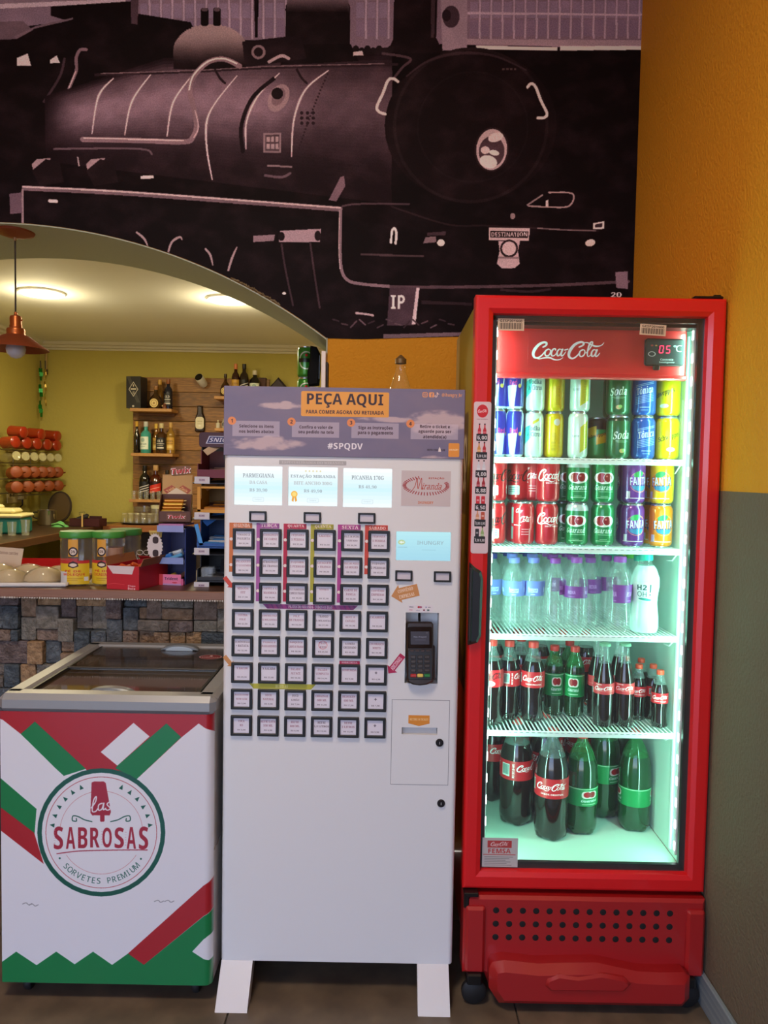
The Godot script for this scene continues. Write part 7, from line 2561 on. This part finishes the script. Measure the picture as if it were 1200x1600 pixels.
func build_kitchen_things() -> void:
	var rng := RandomNumberGenerator.new()
	rng.seed = 9
	# plank panel on the back wall
	var t := thing("plank_panel", "wall panel of warm brown horizontal planks behind the bottle shelves", "panel", Vector3(-1.585, 0.95, -6.582))
	var pm: Array[StandardMaterial3D] = []
	for i in 4:
		pm.append(tmat(wood(c8(92 + i * 8, 60 + i * 6, 20 + i * 2), c8(150 + i * 7, 102 + i * 5, 38 + i * 3), 90 + i), 0.5))
	for i in 10:
		var mb := MB.new()
		mb.uvr = Rect2(rng.randf() * 0.3, 0, 0.7, 1)
		mb.box(Vector3(0.0, 0.062 + i * 0.1235, 0), Vector3(1.16, 0.1205, 0.024 + 0.004 * (i % 3)), 0.002)
		part("plank", mb, pm[(i * 3) % 4], t)
	# five small shelves
	var spots := [[-1.95, 1.878, "upper left bottle shelf with the black gift box"], [-1.94, 1.509, "middle left bottle shelf with the pale green bottle"], [-1.955, 1.127, "lower left bottle shelf above the drinking glasses"], [-1.255, 1.989, "upper right bottle shelf partly hidden by the kiosk header"], [-1.25, 1.727, "lower right bottle shelf with small white bottles"]]
	for s: Array in spots:
		t = thing("bottle_shelf", s[2], "shelf", Vector3(s[0], s[1], -6.46))
		part("board", bx(Vector3(0, 0.0125, 0.0), Vector3(0.345, 0.025, 0.21), 0.002), tmat(wood(c8(160, 112, 58), c8(196, 146, 84), 96), 0.5), t)
		part("support", bx(Vector3(0, -0.012, -0.08), Vector3(0.3, 0.024, 0.02)), mat(c8(120, 76, 34), 0.6), t)
	var z := -6.44
	var y1 := 1.9035
	t = thing("gift_box", "black whisky gift box with diamond emblem on the upper left shelf", "box", Vector3(-2.09, y1, z), -0.12)
	part("box", bx(Vector3(0, 0.131, 0), Vector3(0.125, 0.262, 0.13), 0.002), mat(c8(28, 28, 32), 0.4), t)
	part("print", face(5, 0.124, 0.26, Vector3(0, 0.131, 0.0656)), mm(), t)
	liquor("liqueur_bottle", "squat brown liqueur bottle with round gold label, upper left shelf", Vector3(-1.925, y1, z + 0.02), 0.188, 0.056, "round", c8(58, 36, 14), c8(160, 110, 60), 6)
	liquor("gold_bottle", "tall amber bottle behind the squat liqueur bottle", Vector3(-1.915, y1, z - 0.055), 0.25, 0.034, "slender", c8(110, 74, 24), c8(206, 160, 70), -1)
	liquor("navy_bottle", "dark blue bottle at the upper left shelf's right end", Vector3(-1.828, y1, z), 0.25, 0.036, "tall", c8(14, 18, 40), c8(140, 80, 40), 7)
	t = thing("figurine", "tiny brown figurine before the dark blue bottle", "figurine", Vector3(-1.84, y1, z + 0.065))
	part("body", MB.new().lathe([Vector2(0, 0), Vector2(0.016, 0), Vector2(0.018, 0.012), Vector2(0.01, 0.024), Vector2(0.013, 0.034), Vector2(0.008, 0.043), Vector2(0, 0.045)], 12), mat(c8(110, 60, 36), 0.5), t)
	part("arm", MB.new().at(-0.016, 0.014, 0.004).lathe([Vector2(0, 0), Vector2(0.007, 0.004), Vector2(0.006, 0.014), Vector2(0, 0.018)], 8), mat(c8(196, 160, 110), 0.5), t)
	var y2 := 1.5345
	liquor("syrup_bottle", "thin dark bottle with yellow neck at the middle left shelf's left end", Vector3(-2.09, y2, z), 0.265, 0.026, "slender", c8(30, 24, 20), c8(206, 160, 50), -1)
	liquor("spirit_bottle", "slim bottle with pale label behind the pale green bottle", Vector3(-2.045, y2, z - 0.06), 0.262, 0.034, "tall", c8(40, 50, 36), c8(130, 80, 60), 8)
	liquor("gin_bottle", "pale green-blue bottle with cream label on the middle left shelf", Vector3(-2.005, y2, z + 0.03), 0.262, 0.043, "square", c8(60, 150, 136), c8(190, 190, 180), 8, -0.35)
	liquor("amber_bottle", "slim amber bottle between the green and black-labelled ones", Vector3(-1.937, y2, z - 0.03), 0.25, 0.03, "slender", c8(120, 72, 18), c8(214, 176, 70), 10)
	liquor("black_label_bottle", "square bottle with black label on the middle left shelf", Vector3(-1.878, y2, z + 0.02), 0.25, 0.044, "square", c8(60, 34, 12), c8(200, 186, 140), 7)
	liquor("tequila_bottle", "golden bottle with thick stopper at the middle left shelf's right end", Vector3(-1.806, y2, z), 0.26, 0.036, "tall", c8(140, 104, 40), c8(190, 150, 84), 10)
	var y3 := 1.1525
	liquor("black_bottle", "black round-shouldered bottle on the lower left shelf", Vector3(-2.03, y3, z - 0.02), 0.28, 0.045, "tall", c8(18, 15, 14), c8(24, 20, 18), 11)
	liquor("red_label_bottle", "square whisky bottle with slanted red label on the lower left shelf", Vector3(-1.937, y3, z - 0.02), 0.285, 0.05, "square", c8(70, 26, 12), c8(190, 150, 100), 9, 0.1)
	liquor("small_label_bottle", "bottle with black and white label half hidden by the chocolate carton", Vector3(-1.84, y3, z - 0.02), 0.245, 0.038, "square", c8(50, 34, 16), c8(40, 34, 28), 7)
	var gm := pane(c8(226, 222, 190), 0.06, 0.05)
	for i in 5:
		t = thing("shot_glass", ["leftmost small glass on the lower left shelf's front edge", "second small glass on the lower left shelf's front edge", "middle small glass on the lower left shelf's front edge", "fourth small glass on the lower left shelf's front edge", "rightmost small glass on the lower left shelf's front edge"][i], "glass", Vector3(-2.09 + i * 0.052, y3, z + 0.075), 0.0, "small glasses on the lower left shelf")
		part("glass", glass_mesh(0.07, 0.022), gm, t)
		part("foot", MB.new().lathe([Vector2(0, 0.0005), Vector2(0.018, 0.0005), Vector2(0.018, 0.009), Vector2(0, 0.009)], 14), pane(c8(236, 230, 200), 0.16, 0.05), t)
	var y4 := 2.0145
	liquor("round_label_bottle", "brown bottle with round cream label cut off by the kiosk header", Vector3(-1.352, y4, z), 0.19, 0.044, "round", c8(62, 34, 14), c8(50, 34, 24), 6)
	liquor("rose_bottle", "bottle with orange label and pale orange neck above the kiosk header", Vector3(-1.267, y4, z), 0.275, 0.034, "tall", c8(50, 18, 14), c8(206, 120, 66), 10)
	liquor("striped_bottle", "black bottle with white slanted stripes above the kiosk header", Vector3(-1.196, y4, z), 0.275, 0.038, "tall", c8(30, 14, 12), c8(22, 18, 18), 11)
	liquor("white_cap_bottle", "dark bottle with white neck above the kiosk header", Vector3(-1.107, y4, z), 0.222, 0.044, "tall", c8(16, 14, 14), c8(206, 196, 170), 8)
	liquor("mini_bottle", "tiny white bottle at the lower right shelf's left end", Vector3(-1.411, 1.7525, z), 0.07, 0.018, "square", c8(190, 180, 150), c8(206, 190, 150), -1)
	liquor("pale_bottle", "pale patterned bottle cut off by the kiosk header, lower right shelf", Vector3(-1.352, 1.7525, z), 0.135, 0.03, "round", c8(170, 160, 140), c8(60, 50, 44), 7)
	# security camera
	t = thing("security_camera", "white cylindrical security camera with black face on the plank panel", "camera", Vector3(-1.56, 2.155, -6.57))
	var cb := MB.new().at(-0.006, -0.004, 0.075, -0.25, PI / 2 - 0.5)
	cb.lathe([Vector2(0, -0.055), Vector2(0.03, -0.055), Vector2(0.034, -0.045), Vector2(0.036, 0.05), Vector2(0.034, 0.055)], 22)
	part("body", cb, mat(c8(214, 210, 200), 0.4), t)
	cb = MB.new().at(-0.006, -0.004, 0.075, -0.25, PI / 2 - 0.5)
	cb.lathe([Vector2(0.034, 0.054), Vector2(0.026, 0.053), Vector2(0, 0.053)], 22)
	part("lens", cb, mat(c8(14, 13, 14), 0.15), t)
	part("bracket", MB.new().tube([Vector3(0.01, -0.03, 0.0), Vector3(0.008, -0.026, 0.02), Vector3(0.0, -0.016, 0.05)], 0.012, 8), mat(c8(200, 196, 186), 0.5), t)
	# bottle-shaped beer plaque
	var half := [[0, 0], [0.034, 0.0], [0.0425, 0.012], [0.0425, 0.11], [0.036, 0.135], [0.025, 0.16], [0.022, 0.215], [0.024, 0.219], [0.0, 0.222]]
	var out := PackedVector2Array()
	for q: Array in half:
		out.append(Vector2(q[0], q[1]))
	for i in range(half.size() - 2, 0, -1):
		out.append(Vector2(-half[i][0], half[i][1]))
	t = thing("bottle_plaque", "dark bottle-shaped wall plaque with cream label on the plank panel", "plaque", Vector3(-1.59, 1.727, -6.572))
	part("plaque", MB.new().extrude(out, 0, 0.03, 0.01), coat(c8(30, 20, 14), 0.25), t)
	var pl := MB.new()
	pl.uvr = cell(24)
	pl.extrude(rrect(0, 0.075, 0.072, 0.104, 0.026), 0.0295, 0.0315)
	part("label", pl, mm(), t)
	t = thing("corner_shelf_end", "small dark wooden block at the plank panel's top right end", "block", Vector3(-1.06, 2.1, -6.55))
	part("block", bx(Vector3(0, 0.042, 0), Vector3(0.06, 0.084, 0.05), 0.002), mat(c8(84, 44, 22), 0.6), t)
	part("cap", bx(Vector3(0, 0.086, 0), Vector3(0.064, 0.006, 0.054)), mat(c8(60, 30, 16), 0.6), t)
	t = thing("gable_ornament", "dark peaked ornament against the kitchen wall above the kiosk", "ornament", Vector3(-0.926, 2.05, -6.56))
	part("body", MB.new().extrude(PackedVector2Array([Vector2(-0.075, 0), Vector2(0.075, 0), Vector2(0.075, 0.05), Vector2(0, 0.136), Vector2(-0.075, 0.05)]), -0.03, 0.04, 0.004), mat(c8(46, 30, 34), 0.6), t)
	part("roof", MB.new().tube([Vector3(-0.085, 0.045, 0.005), Vector3(0, 0.142, 0.005), Vector3(0.085, 0.045, 0.005)], 0.008, 6), mat(c8(36, 24, 28), 0.6), t)
	# counters along the back and left walls
	var dark := tmat(wood(c8(40, 27, 16), c8(66, 44, 24), 101), 0.45)
	t = thing("back_counter", "brown wooden counter along the kitchen's back wall under the shelves", "counter", Vector3(-0.85, 0, -6.35))
	part("top", bx(Vector3(0, 0.935, 0), Vector3(2.8, 0.03, 0.49), 0.003), tmat(wood(c8(120, 72, 34), c8(150, 94, 48), 102), 0.45), t)
	part("edge", bx(Vector3(0, 0.925, 0.25), Vector3(2.8, 0.05, 0.012), 0.003), tmat(wood(c8(130, 76, 34), c8(156, 98, 50), 103), 0.45), t)
	part("front", bx(Vector3(0, 0.455, 0.12), Vector3(2.76, 0.91, 0.02)), mat(c8(44, 32, 24), 0.7), t)
	t = thing("side_counter", "dark wooden counter along the kitchen's left wall", "counter", Vector3(-2.615, 0, -4.9))
	part("top", bx(Vector3(0, 0.9375, 0), Vector3(0.7, 0.025, 3.2), 0.003), dark, t)
	part("edge", bx(Vector3(0.354, 0.925, 0), Vector3(0.014, 0.05, 3.2), 0.003), tmat(wood(c8(70, 46, 26), c8(96, 62, 36), 104), 0.45), t)
	part("post", bx(Vector3(0.29, 0.455, 0.3), Vector3(0.1, 0.9, 0.1), 0.002), mat(c8(110, 92, 50), 0.7), t)
	part("shelf", bx(Vector3(0.0, 0.4, -0.4), Vector3(0.66, 0.02, 2.2)), mat(c8(36, 28, 22), 0.7), t)
	t = thing("dark_cabinet", "dark blue-grey cabinet below the back counter by the jars", "cabinet", Vector3(-1.68, 0, -6.06))
	part("body", bx(Vector3(0, 0.44, 0), Vector3(0.17, 0.88, 0.1), 0.004), mat(c8(38, 46, 52), 0.5), t)
	part("door_line", bx(Vector3(0.03, 0.44, 0.0505), Vector3(0.004, 0.8, 0.002)), mat(c8(20, 24, 28), 0.5), t)
	# tray of upturned glasses
	t = thing("oval_tray", "dark oval tray under the upturned glasses on the back counter", "tray", Vector3(-2.0, 0.9505, -6.28))
	var tm := MB.new()
	tm.t = Transform3D(Basis().scaled(Vector3(1.0, 1.0, 0.6)), Vector3.ZERO)
	tm.lathe([Vector2(0, 0.002), Vector2(0.14, 0.0), Vector2(0.17, 0.01), Vector2(0.172, 0.014), Vector2(0.165, 0.014), Vector2(0.138, 0.005), Vector2(0, 0.006)], 30)
	part("dish", tm, mat(c8(40, 34, 28), 0.4), t)
	part("handle", MB.new().tube([Vector3(0.165, 0.012, -0.03), Vector3(0.195, 0.018, 0), Vector3(0.165, 0.012, 0.03)], 0.005, 6), mat(c8(40, 34, 28), 0.4), t)
	for i in 10:
		var p := Vector3(-2.125 + (i % 5) * 0.052 + (0.024 if i > 4 else 0.0), 0.9575, -6.245 - (0.06 if i > 4 else 0.0))
		t = thing("tumbler", "%s upturned glass in the %s row on the oval tray" % [["leftmost", "second", "middle", "fourth", "rightmost"][i % 5], "front" if i < 5 else "back"], "glass", p, 0.0, "upturned glasses on the oval tray")
		var g := MB.new()
		g.t = Transform3D(Basis().scaled(Vector3(1, -1, 1)), Vector3(0, 0.085, 0))
		g.lathe([Vector2(0, 0.004), Vector2(0.02, 0.0), Vector2(0.022, 0.006), Vector2(0.026, 0.085)], 14)
		part("glass", g, gm, t)
		part("base", MB.new().at(0, 0.075, 0).lathe([Vector2(0, 0), Vector2(0.02, 0), Vector2(0.02, 0.009), Vector2(0, 0.009)], 12), pane(c8(236, 232, 200), 0.16, 0.05), t)
	t = thing("glass_jug", "wide clear glass jug behind the upturned glasses", "jug", Vector3(-2.03, 0.9505, -6.42))
	part("glass", MB.new().lathe([Vector2(0, 0.004), Vector2(0.05, 0), Vector2(0.075, 0.03), Vector2(0.08, 0.1), Vector2(0.084, 0.142), Vector2(0.08, 0.142), Vector2(0.074, 0.1)], 20), gm, t)
	part("handle", MB.new().tube([Vector3(0.078, 0.125, 0), Vector3(0.118, 0.12, 0), Vector3(0.12, 0.07, 0), Vector3(0.078, 0.05, 0)], 0.007, 6), gm, t)
	t = thing("tall_tumbler", "tall clear glass with patterned rim right of the tray", "glass", Vector3(-1.888, 0.9655, -6.30))
	part("glass", glass_mesh(0.145, 0.04), gm, t)
	part("rim_pattern", MB.new().lathe([Vector2(0.0385, 0.115), Vector2(0.0405, 0.142)], 18), mat(c8(190, 184, 150), 0.4), t)
	# left counter: teal tub, glasses, pot, leaning tray, basket
	t = thing("teal_tub", "teal plastic tub with cream lid at the left counter", "tub", Vector3(-2.60, 0.951, -5.22), 0.1)
	part("tub", bx(Vector3(0, 0.055, 0), Vector3(0.3, 0.11, 0.22), 0.012), mat(c8(16, 104, 96), 0.4), t)
	part("lid", MB.new().box(Vector3(0, 0.122, 0), Vector3(0.32, 0.026, 0.24), 0.01).box(Vector3(-0.02, 0.15, 0), Vector3(0.24, 0.04, 0.17), 0.018), mat(c8(206, 196, 140), 0.5), t)
	part("knob", MB.new().at(-0.03, 0.17, 0).lathe([Vector2(0.03, 0), Vector2(0.034, 0.012), Vector2(0.02, 0.024), Vector2(0, 0.026)], 14), mat(c8(214, 206, 156), 0.5), t)
	for i in 3:
		t = thing("counter_glass", ["left of three clear glasses before the teal tub", "middle of three clear glasses before the teal tub", "right of three clear glasses before the teal tub"][i], "glass", Vector3(-2.52 + i * 0.066, 0.951, -4.98 - 0.05 * i))
		part("glass", glass_mesh(0.09 + (0.012 if i == 2 else 0.0), 0.03), gm, t)
		part("foot", MB.new().lathe([Vector2(0, 0.0005), Vector2(0.024, 0.0005), Vector2(0.024, 0.01), Vector2(0, 0.01)], 14), pane(c8(236, 232, 200), 0.16, 0.05), t)
	t = thing("steel_pot", "shiny steel pot before the leaning dark tray", "pot", Vector3(-2.66, 0.951, -6.02))
	part("body", MB.new().lathe([Vector2(0, 0.002), Vector2(0.062, 0), Vector2(0.068, 0.008), Vector2(0.068, 0.112), Vector2(0.072, 0.118), Vector2(0.066, 0.118), Vector2(0.064, 0.02), Vector2(0, 0.02)], 24), mat(c8(190, 178, 150), 0.2, 0.9), t)
	part("handle", MB.new().tube([Vector3(-0.066, 0.1, 0), Vector3(-0.1, 0.1, 0.01), Vector3(-0.104, 0.06, 0.01), Vector3(-0.068, 0.045, 0)], 0.006, 6), mat(c8(40, 34, 30), 0.4), t)
	t = thing("leaning_tray", "dark oval tray leaning on the wall under the mug rack", "tray", Vector3(-2.72, 0.951, -6.40))
	var lt := MB.new().at(0, 0.125, 0, 0, -0.16)
	lt.extrude(oval(0, 0, 0.1, 0.13, 32), -0.006, 0.006, 0.003, true)
	part("dish", lt, mat(c8(52, 40, 32), 0.35), t)
	lt = MB.new().at(0, 0.125, 0.0, 0, -0.16)
	lt.extrude(oval(0, 0, 0.086, 0.116, 32), 0.005, 0.008, 0.001, true)
	part("centre", lt, mat(c8(84, 64, 34), 0.4), t)
	t = thing("burgundy_basket", "burgundy box basket of dark bits on the left counter's end", "basket", Vector3(-2.32, 0.951, -5.98), -0.08)
	part("basket", basket_of(MB.new(), 0.24, 0.06, 0.13, 0.005), mat(c8(62, 18, 22), 0.5), t)
	part("cloth", MB.new().at(-0.05, 0.062, 0, 0.3, 0.2, 0.4).box(Vector3.ZERO, Vector3(0.1, 0.03, 0.07), 0.01), mat(c8(24, 22, 24), 0.7), t)
	part("divider", bx(Vector3(0.06, 0.06, 0), Vector3(0.1, 0.04, 0.004)), mat(c8(50, 14, 18), 0.5), t)
	t = thing("candle_stick", "thin cream stick standing at the burgundy basket's front", "stick", Vector3(-2.33, 0.951, -5.885))
	part("stick", MB.new().lathe([Vector2(0, 0), Vector2(0.007, 0), Vector2(0.006, 0.1), Vector2(0, 0.102)], 10), mat(c8(196, 160, 96), 0.5), t)
	part("wire_loop", MB.new().tube([Vector3(-0.02, 0.09, 0), Vector3(-0.022, 0.112, 0), Vector3(0.02, 0.115, 0), Vector3(0.024, 0.09, 0)], 0.002, 5), mat(c8(60, 50, 40), 0.4), t)
	t = thing("green_cloth", "pale green crumpled cloth on the left counter", "cloth", Vector3(-2.49, 0.951, -5.86))
	var gc := MB.new()
	gc.t = Transform3D(Basis().scaled(Vector3(1.0, 1.0, 0.7)), Vector3.ZERO)
	gc.lathe([Vector2(0.068, 0.0), Vector2(0.056, 0.012), Vector2(0.04, 0.018), Vector2(0.026, 0.034), Vector2(0.01, 0.042), Vector2(0, 0.044)], 9)
	part("cloth", gc, mat(c8(96, 170, 96), 0.8), t)
	part("fold", MB.new().tube([Vector3(-0.05, 0.018, 0.03), Vector3(0, 0.03, 0.036), Vector3(0.05, 0.012, 0.04)], 0.006, 6), mat(c8(120, 186, 110), 0.8), t)
	t = thing("pot_cover", "small round steel lid lying between pot and basket", "lid", Vector3(-2.49, 0.951, -6.10))
	part("dome", MB.new().lathe([Vector2(0.036, 0), Vector2(0.03, 0.012), Vector2(0.012, 0.022), Vector2(0, 0.024)], 16), mat(c8(176, 160, 120), 0.25, 0.8), t)
	part("knob", MB.new().at(0, 0.022, 0).lathe([Vector2(0.006, 0), Vector2(0.011, 0.01), Vector2(0.008, 0.018), Vector2(0, 0.02)], 12), mat(c8(200, 190, 160), 0.25, 0.8), t)
	# wall outlet
	t = thing("wall_outlet", "cream double wall outlet with a plugged adapter under the mug rack", "outlet", Vector3(-2.973, 1.165, -6.14), PI / 2)
	part("plate", bx(Vector3(0, 0, 0.006), Vector3(0.27, 0.1, 0.012), 0.004), mat(c8(196, 176, 120), 0.5), t)
	part("adapter", bx(Vector3(0.07, 0.0, 0.03), Vector3(0.07, 0.05, 0.045), 0.006), mat(c8(206, 190, 140), 0.5), t)
	for q: float in [-0.09, -0.04]:
		part("socket", MB.new().at(q, 0.012, 0.012, 0, PI / 2).lathe([Vector2(0.014, 0), Vector2(0.014, 0.001), Vector2(0, 0.001)], 12), mat(c8(50, 40, 30), 0.6), t)
	part("cord", MB.new().tube([Vector3(0.07, -0.02, 0.03), Vector3(0.07, -0.07, 0.03), Vector3(0.03, -0.1, 0.016), Vector3(0.03, -0.2, 0.012)], 0.006, 6), mat(c8(40, 34, 28), 0.5), t)
	build_mug_rack()
	build_lamp()
	# foil ribbons in the corner
	for i in 2:
		t = thing("foil_ribbon", ["green foil ribbon hanging in the kitchen corner", "gold foil ribbon hanging beside the green one"][i], "ribbon", Vector3(-2.93 + i * 0.04, 2.25, -6.52))
		var rb := MB.new()
		for k in 12:
			rb.at(sin(k * 1.3) * 0.006, -0.03 - k * (0.034 if i == 0 else 0.026), 0, k * 0.7)
			rb.box(Vector3.ZERO, Vector3(0.03 if i == 0 else 0.014, 0.036 if i == 0 else 0.028, 0.0012))
		part("strip", rb, mat(c8(24, 120, 40) if i == 0 else c8(170, 140, 50), 0.25, 0.5), t)
		part("knot", MB.new().tube([Vector3(0, 0.05, 0), Vector3(0.002, -0.02, 0)], 0.005, 6), mat(c8(70, 60, 40), 0.5), t)
	t = thing("conduit", "short pale pipe stub in the kitchen corner above the ribbons", "pipe", Vector3(-2.90, 2.20, -6.56))
	part("pipe", MB.new().lathe([Vector2(0.012, 0), Vector2(0.012, 0.2)], 12), mat(c8(160, 136, 80), 0.6), t)
	part("sleeve", MB.new().lathe([Vector2(0.0135, -0.01), Vector2(0.0145, 0.0), Vector2(0.0145, 0.03), Vector2(0.0125, 0.034)], 12), mat(c8(60, 44, 30), 0.6), t)


func build_mug_rack() -> void:
	var t := thing("mug_rack", "steel wire rack of mugs and glasses on the kitchen's left wall", "rack", Vector3(-2.95, 1.2, -6.1))
	var steel := mat(c8(150, 140, 110), 0.3, 0.8)
	for z: float in [-0.30, 0.0, 0.3]:
		part("upright", MB.new().tube([Vector3(-0.012, -0.02, z), Vector3(-0.012, 0.5, z)], 0.005, 6), steel, t)
	for k in 4:
		var y: float = [0.335, 0.232, 0.108, -0.002][k]
		part("bar", MB.new().tube([Vector3(0.02, y, -0.36), Vector3(0.02, y, 0.36)], 0.005, 6), steel, t)
		part("bar", MB.new().tube([Vector3(0.13, y - 0.015, -0.36), Vector3(0.13, y - 0.015, 0.36)], 0.005, 6), steel, t)
		part("arm", MB.new().tube([Vector3(-0.012, y, 0.0), Vector3(0.13, y - 0.015, 0.0)], 0.005, 6), steel, t)
	var copper := coat(c8(150, 38, 14), 0.3)
	var clay := mat(c8(132, 60, 22), 0.5)
	var gm := pane(c8(226, 220, 170), 0.1, 0.06)
	var rows := [[3, 0.468, "red mug %s on the rack's top tier"], [5, 0.385, "red mug %s on the rack's second tier"], [6, 0.275, "clear goblet %s on the rack's third tier"], [6, 0.16, "terracotta mug %s on the rack's fourth tier"], [5, 0.05, "terracotta mug %s on the rack's lowest tier"]]
	var ords := ["nearest the camera", "second from the camera", "third from the camera", "fourth from the camera", "fifth from the camera", "farthest into the corner"]
	var protos := {}
	for k in 5:
		var r: Array = rows[k]
		for i: int in r[0]:
			var z := lerpf(-5.72, -6.44, (i + (0.4 if k == 0 else 0.0)) / (r[0] - 0.6 if k == 0 else r[0] - 1.0))
			var at := Vector3(-2.80 + (0.03 if k > 2 else 0.0), 1.2 + r[1], z)
			var words: String = r[2] % ords[i if i < r[0] - 1 else 5]
			var key := "red" if k < 2 else "clear" if k == 2 else "clay"
			if protos.has(key):
				var d := dup(protos[key], words, at, [-0.3, -0.42, -0.6, -0.85, -0.8][k], ["red mugs on the rack", "red mugs on the rack", "goblets on the rack", "terracotta mugs on the rack", "terracotta mugs on the rack"][k])
				d.rotation.z = [-0.06, 0.05, 0.12, 0.1, 0.06][k]
				continue
			var m := thing("goblet" if key == "clear" else "mug", words, "glass" if key == "clear" else "mug", at, [-0.3, -0.42, -0.6, -0.85, -0.8][k], "goblets on the rack" if key == "clear" else "red mugs on the rack" if key == "red" else "terracotta mugs on the rack")
			var mb := MB.new().at(0, 0, 0, 0, 0, PI / 2)
			if key == "clear":
				mb.lathe([Vector2(0.03, -0.085), Vector2(0.008, -0.08), Vector2(0.007, -0.02), Vector2(0.028, 0.0), Vector2(0.036, 0.05), Vector2(0.032, 0.09)], 16)
				part("bowl", mb, gm, m)
				part("foot", MB.new().at(0, 0, 0, 0, 0, PI / 2).lathe([Vector2(0, -0.088), Vector2(0.033, -0.088), Vector2(0.033, -0.083), Vector2(0, -0.081)], 16), pane(c8(236, 230, 180), 0.25, 0.06), m)
			else:
				mb.lathe([Vector2(0, -0.065), Vector2(0.036, -0.065), Vector2(0.044, -0.058), Vector2(0.045, 0.06), Vector2(0.041, 0.06), Vector2(0.038, -0.05), Vector2(0, -0.05)], 20)
				part("cup", mb, copper if key == "red" else clay, m)
				part("handle", MB.new().tube([Vector3(0.035, 0.0, -0.042), Vector3(0.03, 0.0, -0.068), Vector3(-0.025, 0.0, -0.068), Vector3(-0.03, 0.0, -0.042)], 0.005, 6), copper if key == "red" else clay, m)
			m.rotation.z = [-0.06, 0.05, 0.12, 0.1, 0.06][k]
			protos[key] = m


func build_lamp() -> void:
	var t := thing("pendant_lamp", "copper pendant lamp with frosted bulb hanging from the arch", "lamp", Vector3(-1.388, 1.81, -2.885))
	var copper := mat(c8(176, 96, 48), 0.35, 0.7)
	var rust := mat(c8(140, 66, 32), 0.55, 0.3)
	var top := 2.2705 - 1.81
	part("canopy", MB.new().lathe([Vector2(0, top - 0.022), Vector2(0.03, top - 0.02), Vector2(0.066, top - 0.008), Vector2(0.07, top)], 28), rust, t)
	part("cord_grip", MB.new().lathe([Vector2(0, top - 0.034), Vector2(0.005, top - 0.034), Vector2(0.005, top - 0.02)], 10), mat(c8(196, 160, 120), 0.3, 0.5), t)
	part("cord", MB.new().tube([Vector3(0, top - 0.03, 0), Vector3(0, 0.16, 0)], 0.0032, 8), mat(c8(34, 26, 20), 0.6), t)
	part("socket", MB.new().lathe([Vector2(0.005, 0.166), Vector2(0.006, 0.156), Vector2(0.019, 0.15), Vector2(0.021, 0.143), Vector2(0.021, 0.118), Vector2(0.0225, 0.115), Vector2(0.0225, 0.108), Vector2(0.031, 0.104), Vector2(0.033, 0.097), Vector2(0.032, 0.088), Vector2(0.034, 0.08)], 24), copper, t)
	part("switch", bx(Vector3(0.022, 0.136, 0), Vector3(0.008, 0.006, 0.006), 0.002), copper, t)
	part("shade", MB.new().lathe([Vector2(0.034, 0.082), Vector2(0.05, 0.076), Vector2(0.085, 0.05), Vector2(0.115, 0.03), Vector2(0.116, 0.028), Vector2(0.084, 0.047), Vector2(0.049, 0.073), Vector2(0.03, 0.078)], 36), rust, t)
	part("bulb", MB.new().lathe([Vector2(0, -0.006), Vector2(0.018, -0.001), Vector2(0.031, 0.012), Vector2(0.035, 0.03), Vector2(0.031, 0.046), Vector2(0.021, 0.06), Vector2(0.017, 0.072), Vector2(0.017, 0.085)], 24), mat(c8(206, 206, 212), 0.25), t)
